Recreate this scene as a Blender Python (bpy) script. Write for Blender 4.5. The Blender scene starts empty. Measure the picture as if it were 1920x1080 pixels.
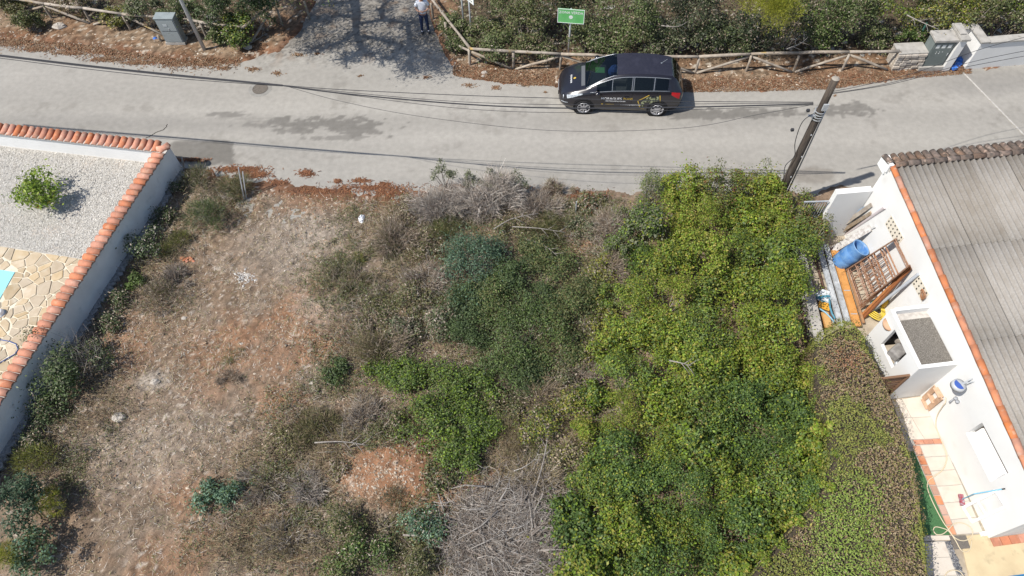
import bpy, bmesh, math, random
import numpy as np
from mathutils import Vector, Matrix

# ------------------------------------------------------------------ camera, world, sun, exposure
scene = bpy.context.scene
COL = scene.collection
PI = math.pi
CH = 18.0                      # camera height above the road
FPX = 1280.0                   # focal length in pixels of a 1920 px wide picture
PITCH = math.radians(57.5)
ROLL = -math.radians(1.76)
_f = np.array([0, math.cos(PITCH), -math.sin(PITCH)])
_r0 = np.array([1.0, 0, 0]); _u0 = np.array([0, math.sin(PITCH), math.cos(PITCH)])
_r = math.cos(ROLL) * _r0 + math.sin(ROLL) * _u0
_u = math.cos(ROLL) * _u0 - math.sin(ROLL) * _r0
_C = np.array([0, 0, CH])
cam_d = bpy.data.cameras.new("camera"); cam = bpy.data.objects.new("camera", cam_d); COL.objects.link(cam)
cam_d.sensor_width = 36.0; cam_d.lens = 36.0 * FPX / 1920.0; cam_d.clip_start = 0.1; cam_d.clip_end = 1000
cam.matrix_world = Matrix(((_r[0], _u[0], -_f[0], 0), (_r[1], _u[1], -_f[1], 0), (_r[2], _u[2], -_f[2], CH), (0, 0, 0, 1)))
scene.camera = cam

SUN_AZ = math.radians(20)      # direction the shadows run, from +X towards +Y
SUN_EL = math.radians(54)
world = bpy.data.worlds.new("World"); scene.world = world; world.use_nodes = True
nt = world.node_tree; nt.nodes.clear()
sky = nt.nodes.new("ShaderNodeTexSky"); sky.sky_type = 'NISHITA'; sky.sun_disc = False
sky.sun_elevation = SUN_EL; sky.sun_rotation = math.radians(250)
bg = nt.nodes.new("ShaderNodeBackground"); bg.inputs[1].default_value = 0.115
wo = nt.nodes.new("ShaderNodeOutputWorld")
nt.links.new(sky.outputs[0], bg.inputs[0]); nt.links.new(bg.outputs[0], wo.inputs[0])
sl = bpy.data.lights.new("sun", 'SUN'); sl.energy = 5.0; sl.angle = math.radians(0.53); sl.color = (1.0, 0.955, 0.88)
sun = bpy.data.objects.new("sun", sl); COL.objects.link(sun)
sd = Vector((math.cos(SUN_AZ) * math.cos(SUN_EL), math.sin(SUN_AZ) * math.cos(SUN_EL), -math.sin(SUN_EL)))
sun.rotation_euler = sd.to_track_quat('-Z', 'Y').to_euler(); sun.location = (-20, -10, 40)
scene.view_settings.view_transform = 'Standard'
scene.view_settings.look = 'None'
scene.view_settings.exposure = 0.22
scene.view_settings.gamma = 1.0
scene.view_settings.use_curve_mapping = False
scene.render.engine = 'CYCLES'
scene.cycles.max_bounces = 6; scene.cycles.diffuse_bounces = 3; scene.cycles.transparent_max_bounces = 8
scene.cycles.use_denoising = True; scene.cycles.denoising_prefilter = 'ACCURATE'; scene.cycles.denoiser = 'OPENIMAGEDENOISE'; scene.cycles.denoising_input_passes = 'RGB_ALBEDO_NORMAL'

random.seed(7); RNG = np.random.default_rng(11)

# ------------------------------------------------------------------ helpers
def P(a, b, z=0.0):
    """point of the place at height z seen at photo pixel (a, b)"""
    d = _f + (a - 960) / FPX * _r + (540 - b) / FPX * _u
    return _C + d * ((z - CH) / d[2])

def PX(w):
    """photo pixel of world points (N,3)"""
    d = np.asarray(w, float) - _C
    k = d @ _f
    return 960 + FPX * (d @ _r) / k, 540 - FPX * (d @ _u) / k

def vnoise(x, y, s, seed=0):
    rg = np.random.default_rng(seed); L = rg.random((128, 128))
    x = np.asarray(x) / s + 500.3; y = np.asarray(y) / s + 500.7
    xi = np.floor(x).astype(int); yi = np.floor(y).astype(int); fx = x - xi; fy = y - yi
    fx = fx * fx * (3 - 2 * fx); fy = fy * fy * (3 - 2 * fy)
    a = L[xi % 128, yi % 128]; b = L[(xi + 1) % 128, yi % 128]; c = L[xi % 128, (yi + 1) % 128]; d = L[(xi + 1) % 128, (yi + 1) % 128]
    return (a * (1 - fx) + b * fx) * (1 - fy) + (c * (1 - fx) + d * fx) * fy

def fbm(x, y, s, seed=0, o=4):
    t = 0; w = 1; W = 0
    for i in range(o):
        t = t + w * vnoise(x, y, s, seed + i); W += w; w *= .55; s *= .5
    return t / W

def smooth(a, b, x):
    t = np.clip((x - a) / (b - a), 0, 1); return t * t * (3 - 2 * t)

def tag(o, label, cat, group=None):
    o['label'] = label; o['category'] = cat
    if group: o['group'] = group
    return o

def thing(name, label, cat, loc=(0, 0, 0), group=None):
    o = bpy.data.objects.new(name, None); COL.objects.link(o); o.location = tuple(float(v) for v in loc)
    o.empty_display_size = .2
    return tag(o, label, cat, group)

def worigin(p):
    v = np.zeros(3)
    while p is not None:
        v += np.array(p.location); p = p.parent
    return v

def link(name, me, mat=None, parent=None, kind=None):
    o = bpy.data.objects.new(name, me); COL.objects.link(o)
    if parent is not None: o.parent = parent
    if mat is not None and not me.materials:
        for m in (mat if isinstance(mat, (list, tuple)) else [mat]): me.materials.append(m)
    if kind: o['kind'] = kind
    return o

def mk(name, v, f, mat, parent=None, smoothf=False, kind=None, local=False):
    """mesh object from world vertices (or local ones)"""
    v = np.asarray(v, float).reshape(-1, 3)
    loc = None
    if not local:
        if parent is not None: v = v - worigin(parent)
        else:
            c = np.array([(v[:, 0].min() + v[:, 0].max()) / 2, (v[:, 1].min() + v[:, 1].max()) / 2, v[:, 2].min()]); v = v - c; loc = c
    me = bpy.data.meshes.new(name); me.from_pydata(v.tolist(), [], f); me.update()
    if smoothf: me.polygons.foreach_set('use_smooth', [True] * len(me.polygons))
    o = link(name, me, mat, parent, kind)
    if loc is not None: o.location = loc
    return o

def fast(name, verts, k, mat, parent=None, col=None, kind=None):
    """many k-gons, k consecutive vertices each; optional colour per vertex; world coordinates"""
    verts = np.asarray(verts, np.float32).reshape(-1, 3); n = len(verts); m = n // k
    loc = None
    if parent is not None: verts = verts - worigin(parent).astype(np.float32)
    else:
        loc = np.array([(verts[:, 0].min() + verts[:, 0].max()) / 2, (verts[:, 1].min() + verts[:, 1].max()) / 2, verts[:, 2].min()]); verts = verts - loc.astype(np.float32)
    me = bpy.data.meshes.new(name)
    me.vertices.add(n); me.vertices.foreach_set('co', verts.astype(np.float32).ravel())
    me.loops.add(n); me.loops.foreach_set('vertex_index', np.arange(n, dtype=np.int32))
    me.polygons.add(m); me.polygons.foreach_set('loop_start', np.arange(0, n, k, dtype=np.int32))
    try: me.polygons.foreach_set('loop_total', np.full(m, k, np.int32))
    except Exception: pass
    me.update(calc_edges=True)
    if col is not None: setcol(me, col)
    o = link(name, me, mat, parent, kind)
    if loc is not None: o.location = loc
    return o

def setcol(me, col):
    a = me.color_attributes.new('Col', 'FLOAT_COLOR', 'POINT')
    c = np.ones((len(me.vertices), 4), np.float32); c[:, :3] = col
    a.data.foreach_set('color', c.ravel())

class MB:
    def __init__(s): s.v = []; s.f = []
    def add(s, v, f):
        b = len(s.v); s.v += [tuple(map(float, p)) for p in v]; s.f += [tuple(i + b for i in q) for q in f]; return s
    def box(s, c, d, rot=0.0, M=None):
        x, y, z = d[0] / 2, d[1] / 2, d[2] / 2
        pts = np.array([(-x, -y, -z), (x, -y, -z), (x, y, -z), (-x, y, -z), (-x, -y, z), (x, -y, z), (x, y, z), (-x, y, z)])
        if M is not None: pts = pts @ np.asarray(M).T
        elif rot: pts = pts @ np.array([[math.cos(rot), -math.sin(rot), 0], [math.sin(rot), math.cos(rot), 0], [0, 0, 1]]).T
        return s.add(pts + np.array(c), [(0, 3, 2, 1), (4, 5, 6, 7), (0, 1, 5, 4), (1, 2, 6, 5), (2, 3, 7, 6), (3, 0, 4, 7)])
    def beam(s, a, b, w, t, up=(0, 0, 1)):
        """board from a to b, w wide, t thick"""
        a = np.array(a, float); b = np.array(b, float); d = b - a; L = np.linalg.norm(d); d = d / L
        up = np.array(up, float); sx = np.cross(d, up); sx /= np.linalg.norm(sx); n = np.cross(sx, d)
        return s.box((a + b) / 2, (L, w, t), M=np.stack([d, sx, n], 1))
    def tube(s, pts, r, n=8, caps=True):
        pts = [np.array(p, float) for p in pts]; m = len(pts)
        rr = r if isinstance(r, (list, tuple, np.ndarray)) else [r] * m
        vs = []; ref = None
        for i, p in enumerate(pts):
            d = pts[min(i + 1, m - 1)] - pts[max(i - 1, 0)]; d = d / (np.linalg.norm(d) + 1e-9)
            if ref is None: ref = np.array([0, 0, 1.0]) if abs(d[2]) < .9 else np.array([1.0, 0, 0])
            a = np.cross(d, ref); a /= (np.linalg.norm(a) + 1e-9); b = np.cross(d, a); ref = np.cross(a, d)
            for k in range(n):
                t = 2 * PI * k / n; vs.append(p + rr[i] * (math.cos(t) * a + math.sin(t) * b))
        fs = [(i * n + k, i * n + (k + 1) % n, (i + 1) * n + (k + 1) % n, (i + 1) * n + k) for i in range(m - 1) for k in range(n)]
        if caps: fs += [tuple(range(n - 1, -1, -1)), tuple((m - 1) * n + k for k in range(n))]
        return s.add(vs, fs)
    def prism(s, poly, z0, z1):
        n = len(poly); vs = [(p[0], p[1], z0) for p in poly] + [(p[0], p[1], z1) for p in poly]
        return s.add(vs, [tuple(range(n - 1, -1, -1)), tuple(range(n, 2 * n))] + [(i, (i + 1) % n, n + (i + 1) % n, n + i) for i in range(n)])
    def lathe(s, prof, c, n=20, M=None):
        """profile [(r,z)] round the z axis"""
        vs = []
        for r, z in prof:
            for k in range(n):
                t = 2 * PI * k / n; vs.append((r * math.cos(t), r * math.sin(t), z))
        vs = np.array(vs)
        if M is not None: vs = vs @ np.asarray(M).T
        m = len(prof)
        fs = [(i * n + k, i * n + (k + 1) % n, (i + 1) * n + (k + 1) % n, (i + 1) * n + k) for i in range(m - 1) for k in range(n)]
        return s.add(vs + np.array(c), fs)
    def build(s, name, mat, parent=None, smoothf=False, kind=None, local=False):
        return mk(name, s.v, s.f, mat, parent, smoothf, kind, local)

def bevel(o, w=.01, seg=2):
    m = o.modifiers.new('bevel', 'BEVEL'); m.width = w; m.segments = seg; m.limit_method = 'ANGLE'; return o

# ------------------------------------------------------------------ materials
def mat(name, c, rough=.8, c2=None, scale=6.0, mixpos=(.4, .65), bump=0.0, bscale=40.0, rnd=0.0, metal=0.0, c3=None, s3=1.5, p3=(.55, .7), spec=.35, stretch=None):
    m = bpy.data.materials.new(name); m.use_nodes = True; t = m.node_tree; N = t.nodes; L = t.links
    b = N['Principled BSDF']; b.inputs['Roughness'].default_value = rough; b.inputs['Metallic'].default_value = metal
    b.inputs['Specular IOR Level'].default_value = spec
    tc = N.new('ShaderNodeTexCoord'); src = tc.outputs['Object']
    oi = N.new('ShaderNodeObjectInfo')
    ad = N.new('ShaderNodeVectorMath'); ad.operation = 'ADD'
    mu = N.new('ShaderNodeMath'); mu.operation = 'MULTIPLY'; mu.inputs[1].default_value = 37.0
    L.new(oi.outputs['Random'], mu.inputs[0]); L.new(src, ad.inputs[0]); L.new(mu.outputs[0], ad.inputs[1]); src = ad.outputs[0]
    if stretch:
        mp = N.new('ShaderNodeMapping'); mp.inputs['Scale'].default_value = stretch; L.new(src, mp.inputs[0]); src = mp.outputs[0]
    def noise(s, d=6.0):
        n = N.new('ShaderNodeTexNoise'); n.inputs['Scale'].default_value = s; n.inputs['Detail'].default_value = d; L.new(src, n.inputs['Vector']); return n.outputs['Fac']
    def mixc(fac, a, bcol):
        x = N.new('ShaderNodeMix'); x.data_type = 'RGBA'
        L.new(fac, x.inputs['Factor'])
        if hasattr(a, 'links'): L.new(a, x.inputs['A'])
        else: x.inputs['A'].default_value = (*a, 1)
        x.inputs['B'].default_value = (*bcol, 1); return x.outputs['Result']
    def ramp(fac, lo, hi):
        r = N.new('ShaderNodeMapRange'); r.inputs['From Min'].default_value = lo; r.inputs['From Max'].default_value = hi; L.new(fac, r.inputs['Value']); return r.outputs['Result']
    cur = None
    if c2 is not None: cur = mixc(ramp(noise(scale), *mixpos), c, c2)
    if c3 is not None: cur = mixc(ramp(noise(s3), *p3), cur if cur is not None else c, c3)
    if rnd:
        hs = N.new('ShaderNodeHueSaturation')
        r = N.new('ShaderNodeMapRange'); r.inputs['To Min'].default_value = 1 - rnd; r.inputs['To Max'].default_value = 1 + rnd
        L.new(oi.outputs['Random'], r.inputs['Value']); L.new(r.outputs['Result'], hs.inputs['Value'])
        mu2 = N.new('ShaderNodeMath'); mu2.operation = 'MULTIPLY'; mu2.inputs[1].default_value = 7.3; L.new(oi.outputs['Random'], mu2.inputs[0])
        fr = N.new('ShaderNodeMath'); fr.operation = 'FRACT'; L.new(mu2.outputs[0], fr.inputs[0])
        r2 = N.new('ShaderNodeMapRange'); r2.inputs['To Min'].default_value = 1 - rnd * 1.2; r2.inputs['To Max'].default_value = 1 + rnd * .8
        L.new(fr.outputs[0], r2.inputs['Value']); L.new(r2.outputs['Result'], hs.inputs['Saturation'])
        if cur is not None: L.new(cur, hs.inputs['Color'])
        else: hs.inputs['Color'].default_value = (*c, 1)
        cur = hs.outputs['Color']
    if cur is not None: L.new(cur, b.inputs['Base Color'])
    else: b.inputs['Base Color'].default_value = (*c, 1)
    if bump:
        bp = N.new('ShaderNodeBump'); bp.inputs['Strength'].default_value = bump; bp.inputs['Distance'].default_value = .02
        L.new(noise(bscale, 4.0), bp.inputs['Height']); L.new(bp.outputs['Normal'], b.inputs['Normal'])
    return m

def vmat(name, rough=.85, grain=0.0, gscale=30.0, bump=0.0, bscale=60.0, trans=0.0, spec=.25, g2=0.0, g2s=150.0):
    """material coloured by the mesh's own colour attribute plus fine grain"""
    m = bpy.data.materials.new(name); m.use_nodes = True; t = m.node_tree; N = t.nodes; L = t.links
    b = N['Principled BSDF']; b.inputs['Roughness'].default_value = rough; b.inputs['Specular IOR Level'].default_value = spec
    at = N.new('ShaderNodeAttribute'); at.attribute_name = 'Col'; cur = at.outputs['Color']
    tc = N.new('ShaderNodeTexCoord')
    for g, s in ((grain, gscale), (g2, g2s)):
        if not g: continue
        n = N.new('ShaderNodeTexNoise'); n.inputs['Scale'].default_value = s; n.inputs['Detail'].default_value = 8; L.new(tc.outputs['Object'], n.inputs['Vector'])
        r = N.new('ShaderNodeMapRange'); r.inputs['From Min'].default_value = .3; r.inputs['From Max'].default_value = .7; r.inputs['To Min'].default_value = 1 - g; r.inputs['To Max'].default_value = 1 + g
        L.new(n.outputs['Fac'], r.inputs['Value'])
        x = N.new('ShaderNodeVectorMath'); x.operation = 'SCALE'; L.new(cur, x.inputs[0]); L.new(r.outputs['Result'], x.inputs['Scale']); cur = x.outputs[0]
    L.new(cur, b.inputs['Base Color'])
    if bump:
        n = N.new('ShaderNodeTexNoise'); n.inputs['Scale'].default_value = bscale; n.inputs['Detail'].default_value = 6; L.new(tc.outputs['Object'], n.inputs['Vector'])
        bp = N.new('ShaderNodeBump'); bp.inputs['Strength'].default_value = bump; bp.inputs['Distance'].default_value = .03
        L.new(n.outputs['Fac'], bp.inputs['Height']); L.new(bp.outputs['Normal'], b.inputs['Normal'])
    if trans:
        tr = N.new('ShaderNodeBsdfTranslucent'); L.new(cur, tr.inputs['Color'])
        mx = N.new('ShaderNodeMixShader'); mx.inputs[0].default_value = trans
        L.new(b.outputs[0], mx.inputs[1]); L.new(tr.outputs[0], mx.inputs[2]); L.new(mx.outputs[0], N['Material Output'].inputs['Surface'])
    return m

M_leaf = vmat('leaf', .55, trans=.28, spec=.35)
M_twig = vmat('twig', .9)
M_soil = vmat('soil', .95, grain=.16, gscale=14, g2=.38, g2s=60, bump=.5, bscale=30, spec=.1)
M_road = vmat('asphalt', .92, grain=.08, gscale=5, g2=.13, g2s=90, bump=.15, bscale=120, spec=.2)
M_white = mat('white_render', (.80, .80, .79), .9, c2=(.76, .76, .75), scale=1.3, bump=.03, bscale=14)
M_whitewall = mat('bright_white_render', (.72, .715, .70), .9, c2=(.67, .665, .65), scale=.9, bump=.03, bscale=14, c3=(.62, .605, .58), s3=1.6, p3=(.62, .8))
M_greywall = mat('rough_render', (.52, .50, .47), .95, c2=(.42, .41, .39), scale=2.5, bump=.35, bscale=45)
M_tile = mat('terracotta_tile', (.50, .20, .115), .85, c2=(.40, .17, .10), scale=9, bump=.2, bscale=60, rnd=.15, c3=(.52, .30, .20), s3=4)
M_oldtile = mat('weathered_tile', (.165, .112, .085), .95, c2=(.085, .068, .055), scale=11, bump=.4, bscale=50, rnd=.25, c3=(.38, .26, .19), s3=7, p3=(.58, .72))
M_mortar = mat('mortar', (.50, .47, .43), .95, c2=(.38, .35, .32), scale=8)
M_verge = mat('verge_tile', (.50, .19, .09), .85, c2=(.40, .17, .10), scale=7, bump=.2, rnd=.17, c3=(.45, .28, .20), s3=6)
M_sheet = mat('fibre_cement', (.255, .232, .205), .95, c2=(.295, .275, .25), scale=24, bump=.4, bscale=70, rnd=.14, c3=(.22, .195, .165), s3=2.2, p3=(.5, .8))
M_gravel = mat('white_gravel', (.50, .475, .435), .95, c2=(.40, .375, .335), scale=55, mixpos=(.42, .6), bump=.9, bscale=60, c3=(.50, .44, .38), s3=1.0)
M_stone = mat('sandstone_paving', (.46, .37, .255), .85, c2=(.40, .31, .20), scale=4, bump=.2, rnd=.16, c3=(.50, .44, .34), s3=2.2)
M_joint = mat('pale_grout', (.66, .60, .48), .95, c2=(.58, .52, .41), scale=12)
M_concrete = mat('concrete', (.40, .38, .35), .95, c2=(.30, .285, .26), scale=3, bump=.3, bscale=50, c3=(.22, .20, .18), s3=6, p3=(.62, .75))
M_beige = mat('beige_floor', (.42, .36, .28), .95, c2=(.30, .25, .19), scale=4, bump=.25)
M_wood = mat('grey_wood', (.26, .22, .18), .9, c2=(.36, .32, .27), scale=8, bump=.3, bscale=25, rnd=.15)
M_rail = mat('fence_wood', (.27, .225, .18), .9, c2=(.36, .31, .25), scale=6, bump=.3, bscale=30, rnd=.14, c3=(.42, .28, .07), s3=1.1, p3=(.60, .66))
M_galv = mat('galvanised', (.52, .54, .56), .45, c2=(.44, .46, .48), scale=10, metal=.35)
M_cable = mat('cable', (.035, .035, .04), .6)
M_black = mat('black_rubber', (.012, .012, .013), .8)
M_dark = mat('dark_inside', (.02, .018, .016), .95)

# ------------------------------------------------------------------ foliage builders
def unit(a): return a / (np.linalg.norm(a, axis=-1, keepdims=True) + 1e-9)

def leaf_quads(c, n, size, aspect=.5, rng=RNG):
    N = len(c); t = unit(np.cross(n, rng.normal(size=(N, 3)))); b = np.cross(n, t)
    s = np.asarray(size).reshape(-1, 1); w = s * aspect
    fold = n * s * .08
    v = np.stack([c - t * s / 2, c + b * w / 2 + fold, c + t * s / 2, c - b * w / 2 + fold], 1)
    return v.reshape(-1, 3)

def pick(pal, n, rng=RNG, jit=.18):
    pal = np.array(pal, float); i = rng.integers(0, len(pal), n)
    return pal[i] * (1 + rng.normal(0, jit, (n, 1))).clip(.45, 1.7)

def twig_quads(a, b, w, rng=RNG):
    """thin crossed strips from a to b, tapering"""
    d = unit(b - a); s1 = unit(np.cross(d, rng.normal(size=a.shape))); s2 = np.cross(d, s1)
    w = np.asarray(w).reshape(-1, 1)
    q1 = np.stack([a - s1 * w, a + s1 * w, b + s1 * w * .5, b - s1 * w * .5], 1)
    q2 = np.stack([a - s2 * w, a + s2 * w, b + s2 * w * .5, b - s2 * w * .5], 1)
    return np.concatenate([q1, q2], 1).reshape(-1, 3)

BRIGHT = [(.12, .175, .016), (.10, .15, .018), (.155, .195, .02), (.085, .13, .018), (.18, .18, .03)]
YELLOW = [(.17, .18, .028), (.13, .15, .025), (.21, .18, .04), (.11, .125, .028)]
MIDGREEN = [(.07, .11, .026), (.085, .13, .03), (.055, .088, .024), (.105, .14, .04)]
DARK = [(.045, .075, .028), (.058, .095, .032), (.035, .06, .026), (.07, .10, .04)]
GREYGREEN = [(.10, .115, .06), (.13, .14, .085), (.08, .095, .05), (.15, .15, .10)]
OLIVE = [(.115, .115, .045), (.095, .10, .038), (.14, .13, .06), (.08, .085, .035)]
TEAL = [(.055, .095, .06), (.07, .115, .075), (.045, .078, .05), (.09, .13, .085)]
DRY = [(.20, .155, .115), (.25, .205, .16), (.155, .115, .085), (.29, .25, .205)]
GREYDRY = [(.24, .215, .19), (.32, .295, .265), (.18, .155, .135), (.27, .23, .20)]
STRAW = [(.30, .24, .15), (.25, .20, .13), (.22, .19, .10), (.34, .28, .19)]
PINE = [(.19, .20, .02), (.155, .175, .022), (.22, .215, .03)]
RUST = [(.20, .085, .042), (.165, .072, .038), (.24, .12, .062), (.13, .062, .038)]
VERGEG = [(.095, .105, .045), (.12, .125, .06), (.07, .085, .035), (.15, .135, .075)]

def _sc(p, k): return [tuple(c * k for c in q) for q in p]
BRIGHT = _sc(BRIGHT, 1.5); YELLOW = _sc(YELLOW, 1.45); MIDGREEN = [(.098, .150, .042), (.118, .175, .046), (.075, .118, .036), (.142, .195, .056)]; DARK = [(.07, .105, .042), (.088, .125, .048), (.055, .085, .038), (.105, .14, .058)]; GREYGREEN = _sc(GREYGREEN, 1.4); OLIVE = _sc(OLIVE, 1.45); TEAL = _sc(TEAL, 2.0)
DRY = _sc(DRY, 1.45); GREYDRY = _sc(GREYDRY, 1.5); STRAW = _sc(STRAW, 1.15); PINE = _sc(PINE, 1.3); VERGEG = [(.120, .155, .058), (.150, .180, .072), (.090, .122, .045), (.175, .182, .085)]

def lobes_of(r, ry, h, k, rng, low=.25):
    c = []
    for i in range(k):
        a = rng.random() * 2 * PI; q = math.sqrt(rng.random()) * .88
        zz = h * (low + (1 - low) * (1 - q * q * .9) * (.35 + .55 * rng.random()))
        c.append((q * r * math.cos(a), q * ry * math.sin(a), zz))
    return np.array(c)

def shrub(name, label, cat, u, v, r, h, n, pal, leaf=.05, ry=None, aspect=.5, k=9, group=None, twig=True, style='leaf', seed=None, up=.45, z0=0.0, xy=None, lobe=.42, pal2=None, p2=.0, stray=.22, low=.25):
    rng = np.random.default_rng(seed if seed is not None else abs(hash((int(u), int(v)))) % 99991)
    ry = ry or r
    if xy is None:
        c0 = P(u, v, z0 + h * .55)
        base = np.array([c0[0], c0[1], z0])
    else: base = np.array([xy[0], xy[1], z0])
    t = thing(name, label, cat, base, group)
    L = lobes_of(r, ry, h, k, rng, low)
    lr = lobe * min(r, ry) * (.55 + .75 * rng.random(k))
    lr = np.minimum(lr, h * .55)
    if style in ('leaf', 'needle'):
        wts = lr ** 2; i = rng.choice(k, n, p=wts / wts.sum())
        d = unit(rng.normal(size=(n, 3)) + np.array([0, 0, .35]))
        rad = lr[i] * (.55 + .5 * rng.random(n) ** .6)
        c = L[i] + d * rad[:, None] * np.array([1, 1, .85])
        c += rng.normal(0, .02, c.shape)
        sy = rng.random(n) < stray; c[sy] += rng.normal(0, .30 * min(r, ry), (sy.sum(), 3)) * np.array([1, 1, .45])
        c[:, 2] = np.maximum(c[:, 2], .02 + .05 * rng.random(n))
        col = pick(pal, n, rng)
        if pal2 is not None:
            sel = rng.random(n) < p2; col[sel] = pick(pal2, n, rng)[sel]
        col *= (.82 + .36 * rng.random(k))[i][:, None]
        if style == 'leaf':
            nn = unit(d * .7 + np.array([0, 0, up]) + rng.normal(0, .5, (n, 3)))
            vv = leaf_quads(base + c, nn, leaf * (.6 + .8 * rng.random(n)), aspect, rng)
            fast('crown', vv, 4, M_leaf, t, np.repeat(col, 4, 0))
        else:
            dd = unit(d + np.array([0, 0, up]) + rng.normal(0, .35, (n, 3))); ln = leaf * (.6 + .8 * rng.random(n))[:, None]
            s = unit(np.cross(dd, rng.normal(size=(n, 3)))); w = leaf * aspect
            p = base + c
            vv = np.stack([p - s * w / 2, p + s * w / 2, p + dd * ln], 1).reshape(-1, 3)
            fast('crown', vv, 3, M_leaf, t, np.repeat(col, 3, 0))
    else:  # dry twigs
        i = rng.integers(0, k, n)
        a = L[i] * np.array([.9, .9, .8]) + rng.normal(0, 1, (n, 3)) * np.array([.5 * lr.mean(), .5 * lr.mean(), .25 * h])
        a[:, 2] = np.abs(a[:, 2]) * .9 + .02
        out = unit(a - np.array([0, 0, -.15 * h]))
        dd = unit(out * .8 + rng.normal(0, .55, (n, 3)) + np.array([0, 0, up * .4]))
        b = a + dd * (leaf * (.5 + rng.random(n)))[:, None]; b[:, 2] = np.maximum(b[:, 2], .02)
        col = pick(pal, n, rng, .22)
        if pal2 is not None:
            sel = rng.random(n) < p2; col[sel] = pick(pal2, n, rng)[sel]
        w = .003 + .004 * rng.random(n) ** 2
        vv = twig_quads(base + a, base + b, w, rng)
        fast('crown', vv, 4, M_twig, t, np.repeat(col, 8, 0))
    if twig:
        kk = min(k, 8); a = np.repeat(np.array([[0, 0, 0.0]]), kk, 0) + rng.normal(0, .05 * r, (kk, 3)) * np.array([1, 1, 0]); b = L[:kk] * np.array([.9, .9, .9])
        m = (a + b) / 2 + rng.normal(0, .06 * r, (kk, 3)); A = np.concatenate([a, m]); B = np.concatenate([m, b])
        A[:, 2] = np.maximum(A[:, 2], 0)
        w = np.concatenate([np.full(kk, .014), np.full(kk, .009)]) * (1 + .6 * (h > 1.2))
        vv = twig_quads(base + A, base + B, w, rng)
        fast('stem', vv, 4, M_twig, t, np.repeat(pick(GREYDRY, 2 * kk, rng), 8, 0))
    return t

# ------------------------------------------------------------------ the setting: ground, road, verges
def grid(name, x0, x1, y0, y1, st, zfun, cfun, mat_, zcut=None, inside=None):
    nx = int((x1 - x0) / st) + 1; ny = int((y1 - y0) / st) + 1
    X, Y = np.meshgrid(np.linspace(x0, x1, nx), np.linspace(y0, y1, ny)); X = X.ravel(); Y = Y.ravel()
    u, v = PX(np.stack([X, Y, np.zeros_like(X)], 1))
    Z = zfun(X, Y, u, v); C = cfun(X, Y, u, v)
    ii = np.arange(nx * ny).reshape(ny, nx)
    q = np.stack([ii[:-1, :-1], ii[:-1, 1:], ii[1:, 1:], ii[1:, :-1]], -1).reshape(-1, 4)
    if zcut is not None: q = q[(Z[q] > zcut).any(1)]
    if inside is not None: q = q[inside(X, Y)[q].all(1)]
    use, inv = np.unique(q.ravel(), return_inverse=True); q = inv.reshape(-1, 4)
    me = bpy.data.meshes.new(name); co = np.stack([X, Y, Z], 1)[use].astype(np.float32)
    me.vertices.add(len(co)); me.vertices.foreach_set('co', co.ravel())
    me.loops.add(q.size); me.loops.foreach_set('vertex_index', q.ravel().astype(np.int32))
    me.polygons.add(len(q)); me.polygons.foreach_set('loop_start', np.arange(0, q.size, 4, dtype=np.int32))
    me.update(calc_edges=True); me.polygons.foreach_set('use_smooth', [True] * len(q))
    setcol(me, C[use]); me.materials.append(mat_)
    o = bpy.data.objects.new(name, me); COL.objects.link(o); o['kind'] = 'structure'
    return o

def polydist(u, v, pts):
    """signed vertical pixel distance: positive below the polyline (v larger)"""
    p = np.array(pts, float); return v - np.interp(u, p[:, 0], p[:, 1])

def blob(u, v, cu, cv, ru, rv, warp=0.0, soft=.5):
    d = np.sqrt(((u - cu) / ru) ** 2 + ((v - cv) / rv) ** 2) + warp
    return 1 - smooth(1 - soft, 1 + soft, d)

def lerp(C, c, k): return C * (1 - k[:, None]) + np.array(c) * k[:, None]

LOW_EDGE = [(-400, 190), (0, 240), (320, 290), (345, 312), (410, 322), (470, 338), (520, 345), (600, 352), (740, 366), (800, 362), (900, 355), (1000, 358), (1180, 358), (1300, 365), (1500, 362), (1700, 340), (2300, 300)]
UP_EDGE = [(-400, 50), (0, 76), (100, 86), (180, 95), (260, 108), (330, 118), (400, 124), (450, 120), (490, 103), (520, 100), (560, 62), (590, 10), (610, -60), (780, -60), (800, 2), (812, 50), (835, 100), (850, 128), (870, 140), (950, 152), (1040, 158), (1300, 168), (1440, 166), (1560, 162), (1700, 142), (1760, 136), (1815, 131), (1920, 120), (2300, 95)]

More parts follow.
